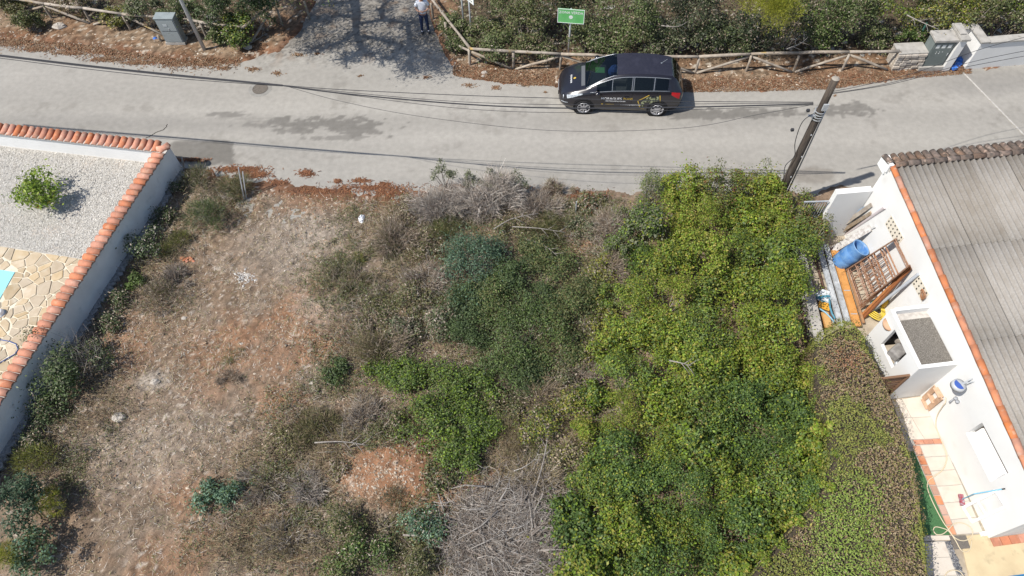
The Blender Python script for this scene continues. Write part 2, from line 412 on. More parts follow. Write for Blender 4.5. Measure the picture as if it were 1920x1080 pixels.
def road_z(X, Y, u, v): return np.zeros_like(X)
def road_c(X, Y, u, v):
    C = np.ones((len(X), 3)) * np.array([.307, .290, .262])
    n1 = fbm(X * .35, Y, 2.0, 3); n2 = fbm(X, Y, .5, 9)
    C *= (1 + .16 * (n1 - .5) + .10 * (n2 - .5))[:, None]
    lane = np.sin((Y - .06 * X) * 2.1) * .5 + .5
    C *= (1 - .05 * lane)[:, None]
    w = (fbm(X, Y, .6, 21) - .5) * 1.8 + (fbm(X, Y * 2, .2, 22, 3) - .5) * 1.6
    dk = (.165, .155, .14)
    C *= (1 + .07 * (np.exp(-((Y - 17.9 + .05 * X) / .35) ** 2) + np.exp(-((Y - 19.6 + .02 * X) / .35) ** 2) - np.exp(-((Y - 18.8 + .03 * X) / .4) ** 2)))[:, None]
    C = lerp(C, (.215, .20, .178), .55 * smooth(.60, .72, fbm(X * .6, Y, .9, 24)) * smooth(.40, .62, fbm(X, Y, .25, 25)))
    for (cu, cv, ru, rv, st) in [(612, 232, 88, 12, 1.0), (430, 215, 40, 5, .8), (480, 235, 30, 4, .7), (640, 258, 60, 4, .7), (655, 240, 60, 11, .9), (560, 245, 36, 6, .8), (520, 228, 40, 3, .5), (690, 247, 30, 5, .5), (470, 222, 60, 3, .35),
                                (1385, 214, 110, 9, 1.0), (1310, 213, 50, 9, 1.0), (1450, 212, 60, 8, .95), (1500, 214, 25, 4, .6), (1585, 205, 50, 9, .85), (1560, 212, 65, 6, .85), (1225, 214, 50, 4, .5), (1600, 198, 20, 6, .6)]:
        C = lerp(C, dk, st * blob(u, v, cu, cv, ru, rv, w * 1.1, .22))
    C = lerp(C, (.15, .14, .125), .95 * smooth(322, 330, u + 6 * w) * smooth(440, 435, u + 4 * w) * smooth(262, 268, v + 5 * w) * smooth(312, 304, v + 6 * w))
    C = lerp(C, (.17, .16, .145), .75 * (blob(u, v, 350, 278, 45, 14, w * .35, .15)))
    C = lerp(C, (.21, .19, .165), .8 * blob(u, v, 1520, 330, 46, 17, w * .3, .2))
    C = lerp(C, (.22, .21, .195), .6 * blob(u, v, 1860, 150, 120, 26, w * .3, .6))
    C = lerp(C, (.22, .21, .195), .45 * blob(u, v, 120, 235, 260, 22, w * .4, .6))
    C = lerp(C, (.25, .24, .225), .5 * blob(u, v, 1000, 345, 300, 12, w * .4, .6))
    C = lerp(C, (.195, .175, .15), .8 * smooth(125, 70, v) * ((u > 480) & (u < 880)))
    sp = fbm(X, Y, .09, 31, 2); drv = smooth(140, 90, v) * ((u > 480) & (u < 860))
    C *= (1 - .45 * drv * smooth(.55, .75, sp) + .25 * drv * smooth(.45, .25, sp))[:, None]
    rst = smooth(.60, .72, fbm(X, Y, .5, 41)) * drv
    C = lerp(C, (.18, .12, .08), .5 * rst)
    return C
grid('road', -23, 23, 14.3, 31, .075, road_z, road_c, M_road)
g = MB().add([(-220, -200, -.18), (220, -200, -.18), (220, 260, -.18), (-220, 260, -.18)], [(0, 1, 2, 3)]).build('ground', mat('far_ground', (.17, .13, .095), .95, c2=(.12, .11, .06), scale=.6)); g['kind'] = 'structure'

def lot_z(X, Y, u, v):
    d = polydist(u, v, LOW_EDGE) + (fbm(X, Y, .7, 51) - .5) * 34 + (fbm(X, Y, .16, 52) - .5) * 14
    z = np.clip(d * .0035, -.12, .045)
    z = z + smooth(0, 60, d) * ((fbm(X, Y, 2.2, 53) - .5) * .22 + (fbm(X, Y, .35, 54) - .5) * .10 + (fbm(X, Y, .13, 55, 2) - .5) * .09)
    # bare bank of red earth and a hollow in front of it
    z = z + .35 * blob(u, v, 720, 880, 95, 60, 0, .7) + .2 * blob(u, v, 545, 780, 50, 40, 0, .7) + .15 * blob(u, v, 640, 560, 70, 60, 0, .8)
    return z
def lot_c(X, Y, u, v):
    n = fbm(X, Y, 1.3, 61); n2 = fbm(X, Y, .4, 62); n3 = fbm(X, Y, .15, 63, 3)
    base = np.array([.182, .129, .089])
    C = np.ones((len(X), 3)) * base
    C = lerp(C, (.20, .157, .12), .7 * smooth(.45, .62, n))
    C = lerp(C, (.20, .142, .098), .45 * smooth(.55, .40, n2))
    w = (n - .5) * 1.6 + (n2 - .5) * 1.0
    red = (.25, .132, .075)
    for (cu, cv, ru, rv, st) in [(722, 892, 128, 72, .95), (545, 775, 50, 45, .9), (590, 620, 70, 60, .55), (600, 380, 130, 26, .55), (480, 650, 120, 60, .4), (350, 930, 60, 40, .5), (620, 560, 60, 80, .5), (1070, 470, 60, 40, .6), (230, 640, 60, 60, .5), (900, 895, 40, 30, .6), (400, 730, 70, 40, .4), (320, 1040, 90, 50, .4), (520, 1000, 60, 60, .3), (430, 640, 60, 50, .4)]:
        C = lerp(C, red, st * blob(u, v, cu, cv, ru, rv, w, .5))
    for (cu, cv, ru, rv, st) in [(560, 470, 110, 60, .5), (650, 520, 60, 60, .5), (240, 860, 110, 70, .25), (330, 800, 130, 80, .2), (290, 715, 30, 16, .9), (600, 430, 70, 40, .5), (620, 590, 40, 30, .5)]:
        C = lerp(C, (.29, .25, .21), st * blob(u, v, cu, cv, ru, rv, w, .5))
    C = lerp(C, (.15, .072, .04), .85 * smooth(36, 6, polydist(u, v, LOW_EDGE)) * (u < 800))
    C *= (1 - .26 * smooth(.52, .68, n3) + .16 * smooth(.48, .32, n3))[:, None]
    peb = vnoise(X, Y, .085, 66)
    C = lerp(C, (.42, .36, .30), .85 * smooth(.80, .86, peb) * smooth(.42, .55, fbm(X, Y, .9, 67)))
    C = lerp(C, (.09, .07, .05), .5 * smooth(.80, .86, vnoise(X, Y, .10, 68)))
    return C
def lot_in(X, Y):
    wx = np.interp(Y, [0, 6.45, 16.8], [-15.7, -14.12, -11.59])
    ex = np.interp(Y, [0, 9.0, 9.6, 13.3, 14.0, 15], [9.0, 9.0, 9.3, 9.5, 12.9, 12.9])
    return (X > wx + .02) & (X < ex)
grid('ground', -16, 13, .6, 16.9, .065, lot_z, lot_c, M_soil, zcut=-.05, inside=lot_in).name = 'lot_ground'

def ver_z(X, Y, u, v):
    d = -polydist(u, v, UP_EDGE) + (fbm(X, Y, .8, 71) - .5) * 26 + (fbm(X, Y, .2, 72) - .5) * 12
    z = np.clip(d * .006, -.12, .07)
    return z + smooth(5, 50, d) * ((fbm(X, Y, 1.2, 73) - .5) * .22 + (fbm(X, Y, .25, 74) - .5) * .10)
def ver_c(X, Y, u, v):
    d = -polydist(u, v, UP_EDGE)
    n = fbm(X, Y, .9, 81); n2 = fbm(X, Y, .3, 82); n3 = fbm(X, Y, .13, 83, 3)  # leaf colours darkened to paint the shade these shrubs throw on each other
    C = np.ones((len(X), 3)) * np.array([.175, .108, .066])
    C = lerp(C, (.22, .165, .115), .7 * smooth(.45, .62, n))
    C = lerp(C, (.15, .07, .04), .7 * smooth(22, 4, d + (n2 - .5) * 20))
    C = lerp(C, (.06, .048, .032), .85 * smooth(40, 75, d) * ((u > 860) | (u < 490)))  # litter soil under the shrubs, darkened to paint deep shade in their gaps
    C *= (1 - .45 * smooth(.52, .66, n3) + .35 * smooth(.46, .32, n3))[:, None]
    C = lerp(C, (.45, .40, .33), .85 * smooth(.82, .88, vnoise(X, Y, .11, 86)))
    return C
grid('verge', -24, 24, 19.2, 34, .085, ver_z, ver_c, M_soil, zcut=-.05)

# litter of dead needles along both road edges, and drifts lying on the asphalt
def scatter_band(n, pts, off, spread, rng, side):
    p = np.array(pts, float); u = rng.random(n) * (p[-1, 0] - p[0, 0]) + p[0, 0]
    v = np.interp(u, p[:, 0], p[:, 1]) + side * (off + spread * np.abs(rng.normal(size=n)))
    return u, v
def ground_at(u, v, z=0.0):
    d = _f[None] + ((u - 960) / FPX)[:, None] * _r[None] + ((540 - v) / FPX)[:, None] * _u[None]
    return _C + d * ((z - CH) / d[:, 2])[:, None]
def litter(name, u, v, zf, pal, rng, L=.10, w=.018):
    p = ground_at(u, v); n = len(p); uu, vv = u, v
    p[:, 2] = np.maximum(zf(p[:, 0], p[:, 1], uu, vv), 0) + .006 + .02 * rng.random(n)
    a = rng.random(n) * 2 * PI; d = np.stack([np.cos(a), np.sin(a), rng.normal(0, .25, n)], 1); s = np.stack([-np.sin(a), np.cos(a), rng.normal(0, .3, n)], 1)
    l = (L * (.5 + rng.random(n)))[:, None]; ww = w * (.6 + .8 * rng.random(n))[:, None]
    q = np.stack([p - d * l / 2 - s * ww / 2, p + d * l / 2 - s * ww / 2, p + d * l / 2 + s * ww / 2, p - d * l / 2 + s * ww / 2], 1).reshape(-1, 3)
    o = fast(name, q, 4, M_twig, None, np.repeat(pick(pal, n, rng), 4, 0), 'stuff'); o['label'] = 'brown dead needles and leaf litter along the road edge'; o['category'] = 'litter'
    return o
rg = np.random.default_rng(5)
us, vs = [], []
a, b = scatter_band(4200, [(-20, 78), (100, 88), (180, 97), (260, 110), (330, 120), (450, 118)], -8, 9, rg, 1); us.append(a); vs.append(b)
a, b = scatter_band(3500, [(850, 136), (950, 150), (1040, 156)], -6, 12, rg, -1); us.append(a); vs.append(b)
a, b = scatter_band(5200, [(1270, 168), (1440, 166), (1560, 162), (1700, 142), (1820, 133)], -5, 12, rg, -1); us.append(a); vs.append(b)
for (cu, cv, ru, rv, n) in [(20, 82, 18, 4, 350), (70, 92, 30, 5, 700), (130, 100, 34, 4, 600), (200, 112, 38, 5, 700), (260, 118, 34, 4, 600), (330, 121, 20, 4, 300), (385, 121, 30, 5, 400), (475, 130, 16, 4, 160), (520, 138, 12, 4, 90), (420, 128, 16, 3, 130),
                            (560, 103, 16, 3, 90), (595, 101, 9, 2, 40), (675, 143, 6, 2, 20), (930, 165, 9, 5, 90), (985, 160, 16, 3, 80), (1022, 173, 4, 2, 16), (1565, 180, 4, 1.5, 15), (880, 160, 14, 4, 60), (800, 145, 10, 3, 40)]:
    th = rg.random(n) * 2 * PI; q = np.abs(rg.normal(0, .55, n)); us.append(cu + ru * q * np.cos(th)); vs.append(cv + rv * q * np.sin(th))
litter('leaf_litter', np.concatenate(us), np.concatenate(vs), ver_z, [(.19, .085, .045), (.16, .075, .04)] + [(.24, .15, .09), (.20, .14, .09), (.15, .09, .05), (.28, .20, .13)], rg)
us, vs = [], []
for (cu, cv, ru, rv, n) in [(360, 300, 30, 3, 350), (450, 318, 46, 6, 1100), (475, 328, 30, 6, 700), (575, 325, 15, 6, 350), (633, 340, 9, 5, 120), (675, 339, 16, 4, 220), (722, 346, 12, 5, 160), (700, 352, 90, 8, 700), (735, 362, 40, 8, 600), (600, 360, 80, 8, 500), (520, 342, 20, 6, 250), (960, 352, 40, 5, 300), (1100, 368, 40, 8, 400), (860, 350, 24, 5, 200)]:
    th = rg.random(n) * 2 * PI; q = np.abs(rg.normal(0, .6, n)); us.append(cu + ru * q * np.cos(th)); vs.append(cv + rv * q * np.sin(th))
o = litter('leaf_litter', np.concatenate(us), np.concatenate(vs), lot_z, RUST, rg); o['label'] = 'rust brown needle drifts on the near road edge beside the vacant lot'

# dry grass stubble over the lot (nobody could count it)
n = 140000
x = RNG.uniform(-15.5, 8.5, n); y = RNG.uniform(1.2, 15.6, n)
u, v = PX(np.stack([x, y, 0 * x], 1)); dens = smooth(.34, .62, fbm(x, y, 1.1, 91)) * .8 + .2
keep = (RNG.random(n) < dens) & lot_in(x - .25, y) & (polydist(u, v, LOW_EDGE) > 22) & (blob(u, v, 720, 900, 110, 60) < .4) & (u < 1250)
x, y, u, v = x[keep], y[keep], u[keep], v[keep]; n = len(x); z = lot_z(x, y, u, v)
a = RNG.random(n) * 2 * PI; tilt = .15 + .5 * RNG.random(n); L = .05 + .16 * RNG.random(n) ** 2
d = np.stack([np.cos(a), np.sin(a), tilt], 1); s = np.stack([-np.sin(a), np.cos(a), 0 * a], 1) * (.004 + .005 * RNG.random(n))[:, None]
p = np.stack([x, y, z], 1); q = np.stack([p - s, p + s, p + unit(d) * L[:, None]], 1).reshape(-1, 3)
cc = pick(DRY + GREYDRY[:2] + STRAW + [(.10, .075, .055)], n, jit=.32); gm = RNG.random(n) < .10; cc[gm] = pick(OLIVE, n)[gm]
o = fast('dry_grass', q, 3, M_twig, None, np.repeat(cc, 3, 0), 'stuff'); o['label'] = 'dry stubble grass and twigs over the vacant lot'; o['category'] = 'dry grass'

# pebbles and clods of the lot and the verge
def pebbles(name, u, v, zf, size, pal, rng, label):
    p = ground_at(u, v); n = len(p); p[:, 2] = np.maximum(zf(p[:, 0], p[:, 1], u, v), -.02)
    oc = np.array([(1, 0, 0), (0, 1, 0), (-1, 0, 0), (0, -1, 0), (0, 0, .8), (0, 0, -.6)]); tri = [(0, 1, 4), (1, 2, 4), (2, 3, 4), (3, 0, 4)]
    s = (size * (.4 + 1.0 * rng.random(n) ** 2.2))[:, None, None]
    a = rng.random(n) * 2 * PI; R = np.stack([np.stack([np.cos(a), -np.sin(a), 0 * a], 1), np.stack([np.sin(a), np.cos(a), 0 * a], 1), np.stack([0 * a, 0 * a, 1 + 0 * a], 1)], 1)
    V = (oc[None] * (1 + rng.normal(0, .22, (n, 6, 3)))) * np.array([1, .7, .6]); V = np.einsum('nij,nkj->nki', R, V) * s + p[:, None]
    T = np.concatenate([V[:, t] for t in tri], 1).reshape(-1, 3)
    o = fast(name, T, 3, M_twig, None, np.repeat(pick(pal, n, rng, .15), 12, 0), 'stuff'); o['label'] = label; o['category'] = 'stones'; return o
us, vs = [], []
for (cu, cv, ru, rv, n) in [(600, 440, 90, 70, 420), (640, 540, 60, 90, 420), (730, 890, 80, 50, 520), (690, 930, 70, 40, 240), (560, 620, 90, 90, 260), (300, 780, 170, 110, 260), (420, 520, 150, 110, 260), (1065, 480, 50, 35, 160), (260, 860, 120, 70, 160), (545, 770, 40, 40, 130), (420, 690, 160, 90, 200), (300, 560, 90, 130, 130), (900, 890, 40, 30, 60), (480, 900, 200, 130, 200), (560, 380, 150, 26, 160), (640, 750, 50, 40, 90)]:
    us.append(rg.normal(cu, ru * .6, int(n * 1.6))); vs.append(rg.normal(cv, rv * .6, int(n * 1.6)))
u, v = np.concatenate(us), np.concatenate(vs); k = polydist(u, v, LOW_EDGE) > 12; 
pebbles('pebbles', u[k], v[k], lot_z, .042, [(.36, .28, .21), (.32, .235, .165), (.41, .35, .28), (.29, .185, .12)], rg, 'pale pebbles and clods scattered over the bare lot')
u = rg.uniform(-10, 1720, 1500); v = np.interp(u, *np.array(UP_EDGE).T) - np.abs(rg.normal(6, 26, 1500)); k = ((u < 500) | (u > 850))
pebbles('pebbles', u[k], v[k], ver_z, .05, [(.46, .40, .33), (.40, .32, .24), (.34, .24, .16)], rg, 'pale chips and pebbles on the roadside verge')

# ------------------------------------------------------------------ terrace on the left: boundary wall, coping tiles, gravel, paving, pool
def seg_int(p, d, q, e):
    A_ = np.array([[d[0], -e[0]], [d[1], -e[1]]]); t = np.linalg.solve(A_, np.array(q) - np.array(p)); return np.array(p) + t[0] * np.array(d)
C1 = np.array([-11.53, 16.88]); dF = np.array([-1, .186]); dF = dF / np.linalg.norm(dF); dE = np.array([-.244, -1]); dE = dE / np.linalg.norm(dE)
nF = np.array([-dF[1] * -1, 0]); nF = np.array([dF[1], -dF[0]]); nF = nF if nF[1] > 0 else -nF     # towards the road
nE = np.array([-dE[1], dE[0]]); nE = nE if nE[0] > 0 else -nE                                      # towards the lot
TH = .27
F0 = C1 + dF * 9.5; E0 = C1 + dE * 15
Ci = seg_int(C1 - nF * TH, dF, C1 - nE * TH, dE)
Fi = F0 - nF * TH; Ei = E0 - nE * TH
wt = thing('boundary_wall', 'white rendered terrace wall capped with terracotta barrel tiles, rounding a corner', 'wall', (C1[0], C1[1], 0))
m = MB(); m.prism([F0, Fi, Ci, C1], -.1, 1.13); m.build('wall', M_white, wt)
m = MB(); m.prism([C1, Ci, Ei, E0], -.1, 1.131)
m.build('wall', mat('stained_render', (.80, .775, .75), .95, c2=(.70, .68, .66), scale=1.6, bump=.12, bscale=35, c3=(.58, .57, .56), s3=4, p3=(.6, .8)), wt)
m = MB(); m.prism([F0 + nF * .03, Fi - nF * .05, Ci - nF * .05 - nE * .05, C1 + nF * .03 + nE * .02], 1.134, 1.17); m.build('mortar_bed', M_mortar, wt)
m = MB(); m.prism([C1 + nE * .03, Ci - nE * .05, Ei - nE * .05, E0 + nE * .03], 1.137, 1.168); m.build('mortar_bed', M_mortar, wt)
fo = []
rg = np.random.default_rng(3)
m = MB()
for i in range(70):     # rough stone footing at the foot of the wall
    q = C1 + dE * (i * .205 + .3) + nE * (.05 + .08 * rg.random()); m.box((q[0], q[1], .03 + .06 * rg.random()), (.22 + .1 * rg.random(), .18 + .1 * rg.random(), .16), rot=rg.random())
m.build('footing', mat('pale_footing', (.34, .33, .32), .95, c2=(.18, .17, .165), scale=14, bump=.6), wt)

def barrel_mesh(name, L, r, arc=165, n=7, th=.014):
    vs, fs = [], []
    for rad in (r, r - th):
        for x in (-L / 2, L / 2):
            rr = rad * (1.0 if x < 0 else .90)
            for k in range(n + 1):
                a = math.radians(90 - arc / 2 + arc * k / n); vs.append((x, rr * math.cos(a), rr * math.sin(a)))
    k = n + 1
    for i in range(n):
        fs += [(i, i + 1, k + i + 1, k + i), (2 * k + i + 1, 2 * k + i, 3 * k + i, 3 * k + i + 1), (i + 1, i, 2 * k + i, 2 * k + i + 1), (k + i, k + i + 1, 3 * k + i + 1, 3 * k + i)]
    fs += [(0, k, 3 * k, 2 * k), (k - 1 + k, k - 1, 3 * k - 1, 4 * k - 1)]
    me = bpy.data.meshes.new(name); me.from_pydata(vs, [], fs); me.update()
    me.polygons.foreach_set('use_smooth', [True] * len(me.polygons)); return me
TM = barrel_mesh('coping_tile', .44, .122); TM.materials.append(M_tile)
def coping(c, axis, z, tilt=0.0, parent=wt, me=TM, name='coping_tile'):
    o = bpy.data.objects.new(name, me); COL.objects.link(o); o.parent = parent
    w = worigin(parent); o.location = (c[0] - w[0], c[1] - w[1], z - w[2])
    o.rotation_euler = (random.uniform(-.03, .03), tilt + random.uniform(-.02, .02), math.atan2(axis[1], axis[0]) + random.uniform(-.03, .03))
    return o
for i in range(36):
    coping(C1 + dF * (.42 + i * .245) - nF * (TH / 2 - .04), -nF, 1.15, .16)
for i in range(56):
    coping(C1 + dE * (.48 + i * .238) - nE * (TH / 2), nE, 1.145, -.04)
for k, a in enumerate((.33, .67)):     # two tiles fanned round the corner
    ax = nF * (1 - a) + nE * a; coping((C1 + Ci) / 2 + ax * .02, ax, 1.15 + .012 * k, -.02)

TZ = .50
g1 = P(0, 462, TZ)[:2]; g2 = P(160, 487, TZ)[:2]; dG = (g2 - g1) / np.linalg.norm(g2 - g1)
G_E = seg_int(g1, dG, Ci, dE); G_W = g1 - dG * 6
FiW = Fi
m = MB(); m.prism([Ci, FiW + dF * 2, G_W, G_E], 0, TZ)
o = m.build('gravel_terrace', M_gravel); o['kind'] = 'structure'
m = MB(); m.prism([G_E, G_W, np.array([-22, 3.0]), seg_int((0, 3.0), (1, 0), Ci, dE)], 0, TZ - .012)
o = m.build('terrace_paving', M_joint); o['kind'] = 'structure'; paving = o
# chips of the white gravel
n = 60000; rg = np.random.default_rng(21)
x = rg.uniform(-20, -11.8, n); y = rg.uniform(12.2, 18.2, n)
def side(p, d, x, y): return (x - p[0]) * -d[1] + (y - p[1]) * d[0]
ctr = np.array([-15.5, 15.0])
def inn(p, d): 
    s0 = side(p, d, ctr[0], ctr[1]); return side(p, d, x, y) * np.sign(s0) > .03
k = inn(Ci, dF) & inn(Ci, dE) & inn(g1, dG); x, y = x[k], y[k]; n = len(x)
a = rg.random(n) * 6.28; s = (.010 + .012 * rg.random(n))[:, None]; b = .6
d = np.stack([np.cos(a), np.sin(a), rg.normal(0, .35, n)], 1); e = np.stack([-np.sin(a), np.cos(a), rg.normal(0, .35, n)], 1); p = np.stack([x, y, TZ + .004 + .012 * rg.random(n)], 1)
q = np.stack([p - d * s - e * s * b, p + d * s - e * s * b, p + d * s + e * s * b, p - d * s + e * s * b], 1).reshape(-1, 3)
o = fast('gravel_chips', q, 4, M_twig, None, np.repeat(pick([(.56, .535, .49), (.50, .475, .435), (.43, .405, .365), (.60, .58, .545)], n, rg, .10), 4, 0), 'stuff'); o['label'] = 'loose white gravel chips on the terrace'; o['category'] = 'gravel'

# crazy paving, stone by stone
def clip(poly, p, d, sgn):
    out = []; n = len(poly)
    for i in range(n):
        a, b = poly[i], poly[(i + 1) % n]; sa = ((a[0] - p[0]) * -d[1] + (a[1] - p[1]) * d[0]) * sgn; sb = ((b[0] - p[0]) * -d[1] + (b[1] - p[1]) * d[0]) * sgn
        if sa >= 0: out.append(a)
        if (sa >= 0) != (sb >= 0): out.append(a + (b - a) * (sa / (sa - sb)))
    return out
pc = P(28, 510, TZ)[:2]; pt = P(0, 506, TZ)[:2]; pr = P(0, 560, TZ)[:2]     # pool corner, top edge, right edge
dPt = (pt - pc) / np.linalg.norm(pt - pc); dPr = (pr - pc) / np.linalg.norm(pr - pc)
rg = np.random.default_rng(8); pts = []
for _ in range(7000):
    q = np.array([rg.uniform(-19, -12.6), rg.uniform(5.2, 13.2)])
    if all(np.hypot(*(q - r)) > .13 + .20 * ((i * 7) % 5) / 4 for i, r in enumerate(pts)): pts.append(q)
cen = np.array([-14.2, 10.5])
sE = np.sign(side(Ci, dE, *cen)); sG = np.sign(side(g1, dG, *cen))
sPt = np.sign(side(pc, dPt, *(pc - dPr * .5))); sPr = np.sign(side(pc, dPr, *(pc - dPt * .5)))
for q in pts:
    poly = [q + np.array(c_) for c_ in ((-.8, -.8), (.8, -.8), (.8, .8), (-.8, .8))]
    for r in pts:
        dd = r - q; L = np.hypot(*dd)
        if 0 < L < 1.4:
            mid = q + dd * (.5 + .13 * math.sin(q[0] * 37 + q[1] * 61) - .13 * math.sin(r[0] * 37 + r[1] * 61)) - dd / L * .016; td = np.array([-dd[1], dd[0]]); poly = clip(poly, mid, td, np.sign(side(mid, td, *q)) or 1)
            if len(poly) < 3: break
    if len(poly) < 3: continue
    poly = clip(poly, Ci - nE * .03, dE, sE)
    if len(poly) > 2: poly = clip(poly, g1 - np.array([dG[1], -dG[0]]) * 0, dG, sG)
    if len(poly) < 3: continue
    cc = np.mean(poly, 0); a_, b_ = side(pc, dPt, *q) * sPt, side(pc, dPr, *q) * sPr
    if a_ < 0 and b_ < 0: continue
    poly = clip(poly, pc, dPt, sPt) if a_ > b_ else clip(poly, pc, dPr, sPr)
    if len(poly) < 3: continue
    poly = [np.array(v_) for v_ in poly]; area = .5 * abs(sum(poly[i][0] * poly[(i + 1) % len(poly)][1] - poly[(i + 1) % len(poly)][0] * poly[i][1] for i in range(len(poly))))
    if area < .006: continue
    zt = TZ + .004 + .01 * rg.random(); cc = np.mean(poly, 0); n_ = len(poly)
    inr = [cc + (v_ - cc) * (1 - .012 / max(.05, np.hypot(*(v_ - cc)))) for v_ in poly]
    vs = [(v_[0], v_[1], TZ - .02) for v_ in poly] + [(v_[0], v_[1], zt - .006) for v_ in poly] + [(v_[0], v_[1], zt) for v_ in inr]
    fs = [(i, (i + 1) % n_, n_ + (i + 1) % n_, n_ + i) for i in range(n_)] + [(n_ + i, n_ + (i + 1) % n_, 2 * n_ + (i + 1) % n_, 2 * n_ + i) for i in range(n_)] + [tuple(range(2 * n_, 3 * n_))]
    mk('paving_stone', vs, fs, M_stone, paving)
# pool: basin standing in the paving, seen only at its corner
m = bpy.data.materials.new('pool_water'); m.use_nodes = True; b = m.node_tree.nodes['Principled BSDF']; b.inputs['Base Color'].default_value = (.30, .64, .68, 1); b.inputs['Roughness'].default_value = .06; M_water = m
pw = [pc, pc + dPt * 6, pc + dPt * 6 + dPr * 5, pc + dPr * 5]
m = MB(); m.add([(*v_, TZ + .006) for v_ in pw], [(0, 1, 2, 3)])
o = m.build('pool_water', M_water); o['kind'] = 'structure'

# things on the terrace
t = thing('garden_hose', 'blue hose curling over the stone paving below the pool corner', 'hose', P(20, 650, TZ))
pth = [P(*q, TZ + .03) for q in [(-30, 632), (-5, 636), (18, 640), (30, 645), (34, 655), (28, 664), (12, 673), (0, 680), (-20, 694)]]
MB().tube(pth, .016, 6).build('hose_pipe', mat('blue_hose', (.06, .10, .26), .5), t, True)
t = thing('pool_lamp', 'white round disc standing on the paving at the left edge', 'lamp', P(1, 590, TZ))
c = P(1, 588, TZ); MB().lathe([(.0, .14), (.10, .14), (.115, .12), (.115, .02), (.13, 0)], c, 20).build('shade', M_white, t, True)
MB().lathe([(.0, .015), (.15, .015), (.15, 0.0)], c, 20).build('base', M_galv, t, True)

# orange tree
shrubroot = shrub('orange_tree', 'small orange tree with bright green leaves standing on white gravel', 'tree', 68, 348, .64, 1.3, 1700, [(.16, .24, .03), (.20, .28, .035), (.10, .17, .025), (.26, .32, .05)], leaf=.12, aspect=.42, k=12, z0=TZ, seed=9, lobe=.50, up=.3, stray=.3)
c0 = np.array(shrubroot.location)
for i, (u_, v_) in enumerate([(87, 380), (70, 387), (92, 377)]):
    c = P(u_, v_, TZ + .22 + .05 * i)
    MB().lathe([(.0, -.05), (.03, -.042), (.05, -.015), (.05, .015), (.03, .042), (0, .05)], c, 10).build('orange', mat('orange_peel', (.65, .22, .01), .5), shrubroot, True)
MB().tube([c0, c0 + np.array([.02, .01, .3]), c0 + np.array([-.02, 0, .62])], [.035, .03, .02], 7).build('trunk', mat('bark', (.14, .10, .07), .95, c2=(.22, .18, .14), scale=20, bump=.5), shrubroot, True)

# ------------------------------------------------------------------ house on the right
A0 = np.array([10.86, 13.2]); B0 = np.array([11.75, 3.6]); dS = (B0 - A0) / np.linalg.norm(B0 - A0); dX = np.array([-dS[1], dS[0]])
HL = np.linalg.norm(B0 - A0)
def hp(s, t, z): q = A0 + dS * s + dX * t; return np.array([q[0], q[1], z])
def zr(s): return 3.26 - .112 * s
def WP(u, v, t=0.0):
    """(s, z) on the wall plane at offset t"""
    d = _f + (u - 960) / FPX * _r + (540 - v) / FPX * _u; n = np.array([dX[0], dX[1], 0]); o = np.array([*(A0 + dX * t), 0])
    q = _C + d * (((o - _C) @ n) / (d @ n)); return float((q[:2] - A0) @ dS), float(q[2])
def leanpt(u, v, t=-.05): s, z = WP(u, v, t); return hp(s, t, z)
def hbox(m, s0, s1, t0, t1, z0, z1):
    """box in the house frame; z0, z1 numbers or pairs (at s0, at s1)"""
    a0, a1 = z0 if isinstance(z0, tuple) else (z0, z0); b0, b1 = z1 if isinstance(z1, tuple) else (z1, z1)
    vs = [hp(s0, t0, a0), hp(s1, t0, a1), hp(s1, t1, a1), hp(s0, t1, a0), hp(s0, t0, b0), hp(s1, t0, b1), hp(s1, t1, b1), hp(s0, t1, b0)]
    return m.add(vs, [(0, 1, 2, 3), (7, 6, 5, 4), (4, 5, 1, 0), (5, 6, 2, 1), (6, 7, 3, 2), (7, 4, 0, 3)])
house = thing('white_house', 'low white house with a grey corrugated roof edged in terracotta tiles', 'house', (A0[0], A0[1], 0))
w = [WP(1843, 790), WP(1887, 886), WP(1813, 812), WP(1858, 905)]
ws0 = (w[0][0] + w[2][0]) / 2; ws1 = (w[1][0] + w[3][0]) / 2; wz1 = (w[0][1] + w[1][1]) / 2; wz0 = (w[2][1] + w[3][1]) / 2
m = MB(); q = .26
hbox(m, 0, ws0, 0, q, -.05, (zr(0), zr(ws0))); hbox(m, ws1, HL, 0, q, -.05, (zr(ws1), zr(HL)))
hbox(m, ws0, ws1, 0, q, -.05, wz0); hbox(m, ws0, ws1, 0, q, wz1, (zr(ws0), zr(ws1)))
m.build('wall', M_whitewall, house)
for hs0, hs1, hz in ((-.003, .25, zr(.2) - .05), (HL - .26, HL + .002, zr(HL) - .02)): m = MB(); hbox(m, hs0, hs1, q + .003, 8, -.05, hz); m.build('wall', M_whitewall, house)
fr = MB(); hbox(fr, ws0 + .002, ws1 - .002, .215, .245, wz0, wz1); wo_ = fr.build('window', mat('brown_window', (.075, .06, .05), .35), house)
fr = MB(); hbox(fr, ws0 + .05, ws1 - .05, .14, .213, wz0 + .03, wz0 + (wz1 - wz0) * .55); fr.build('shutter', M_white, wo_)
fr = MB(); hbox(fr, ws0 + .004, ws1 - .004, -.03, .212, wz0 + .002, wz0 + .03); fr.build('sill', mat('white_sill', (.80, .80, .79), .7), wo_)
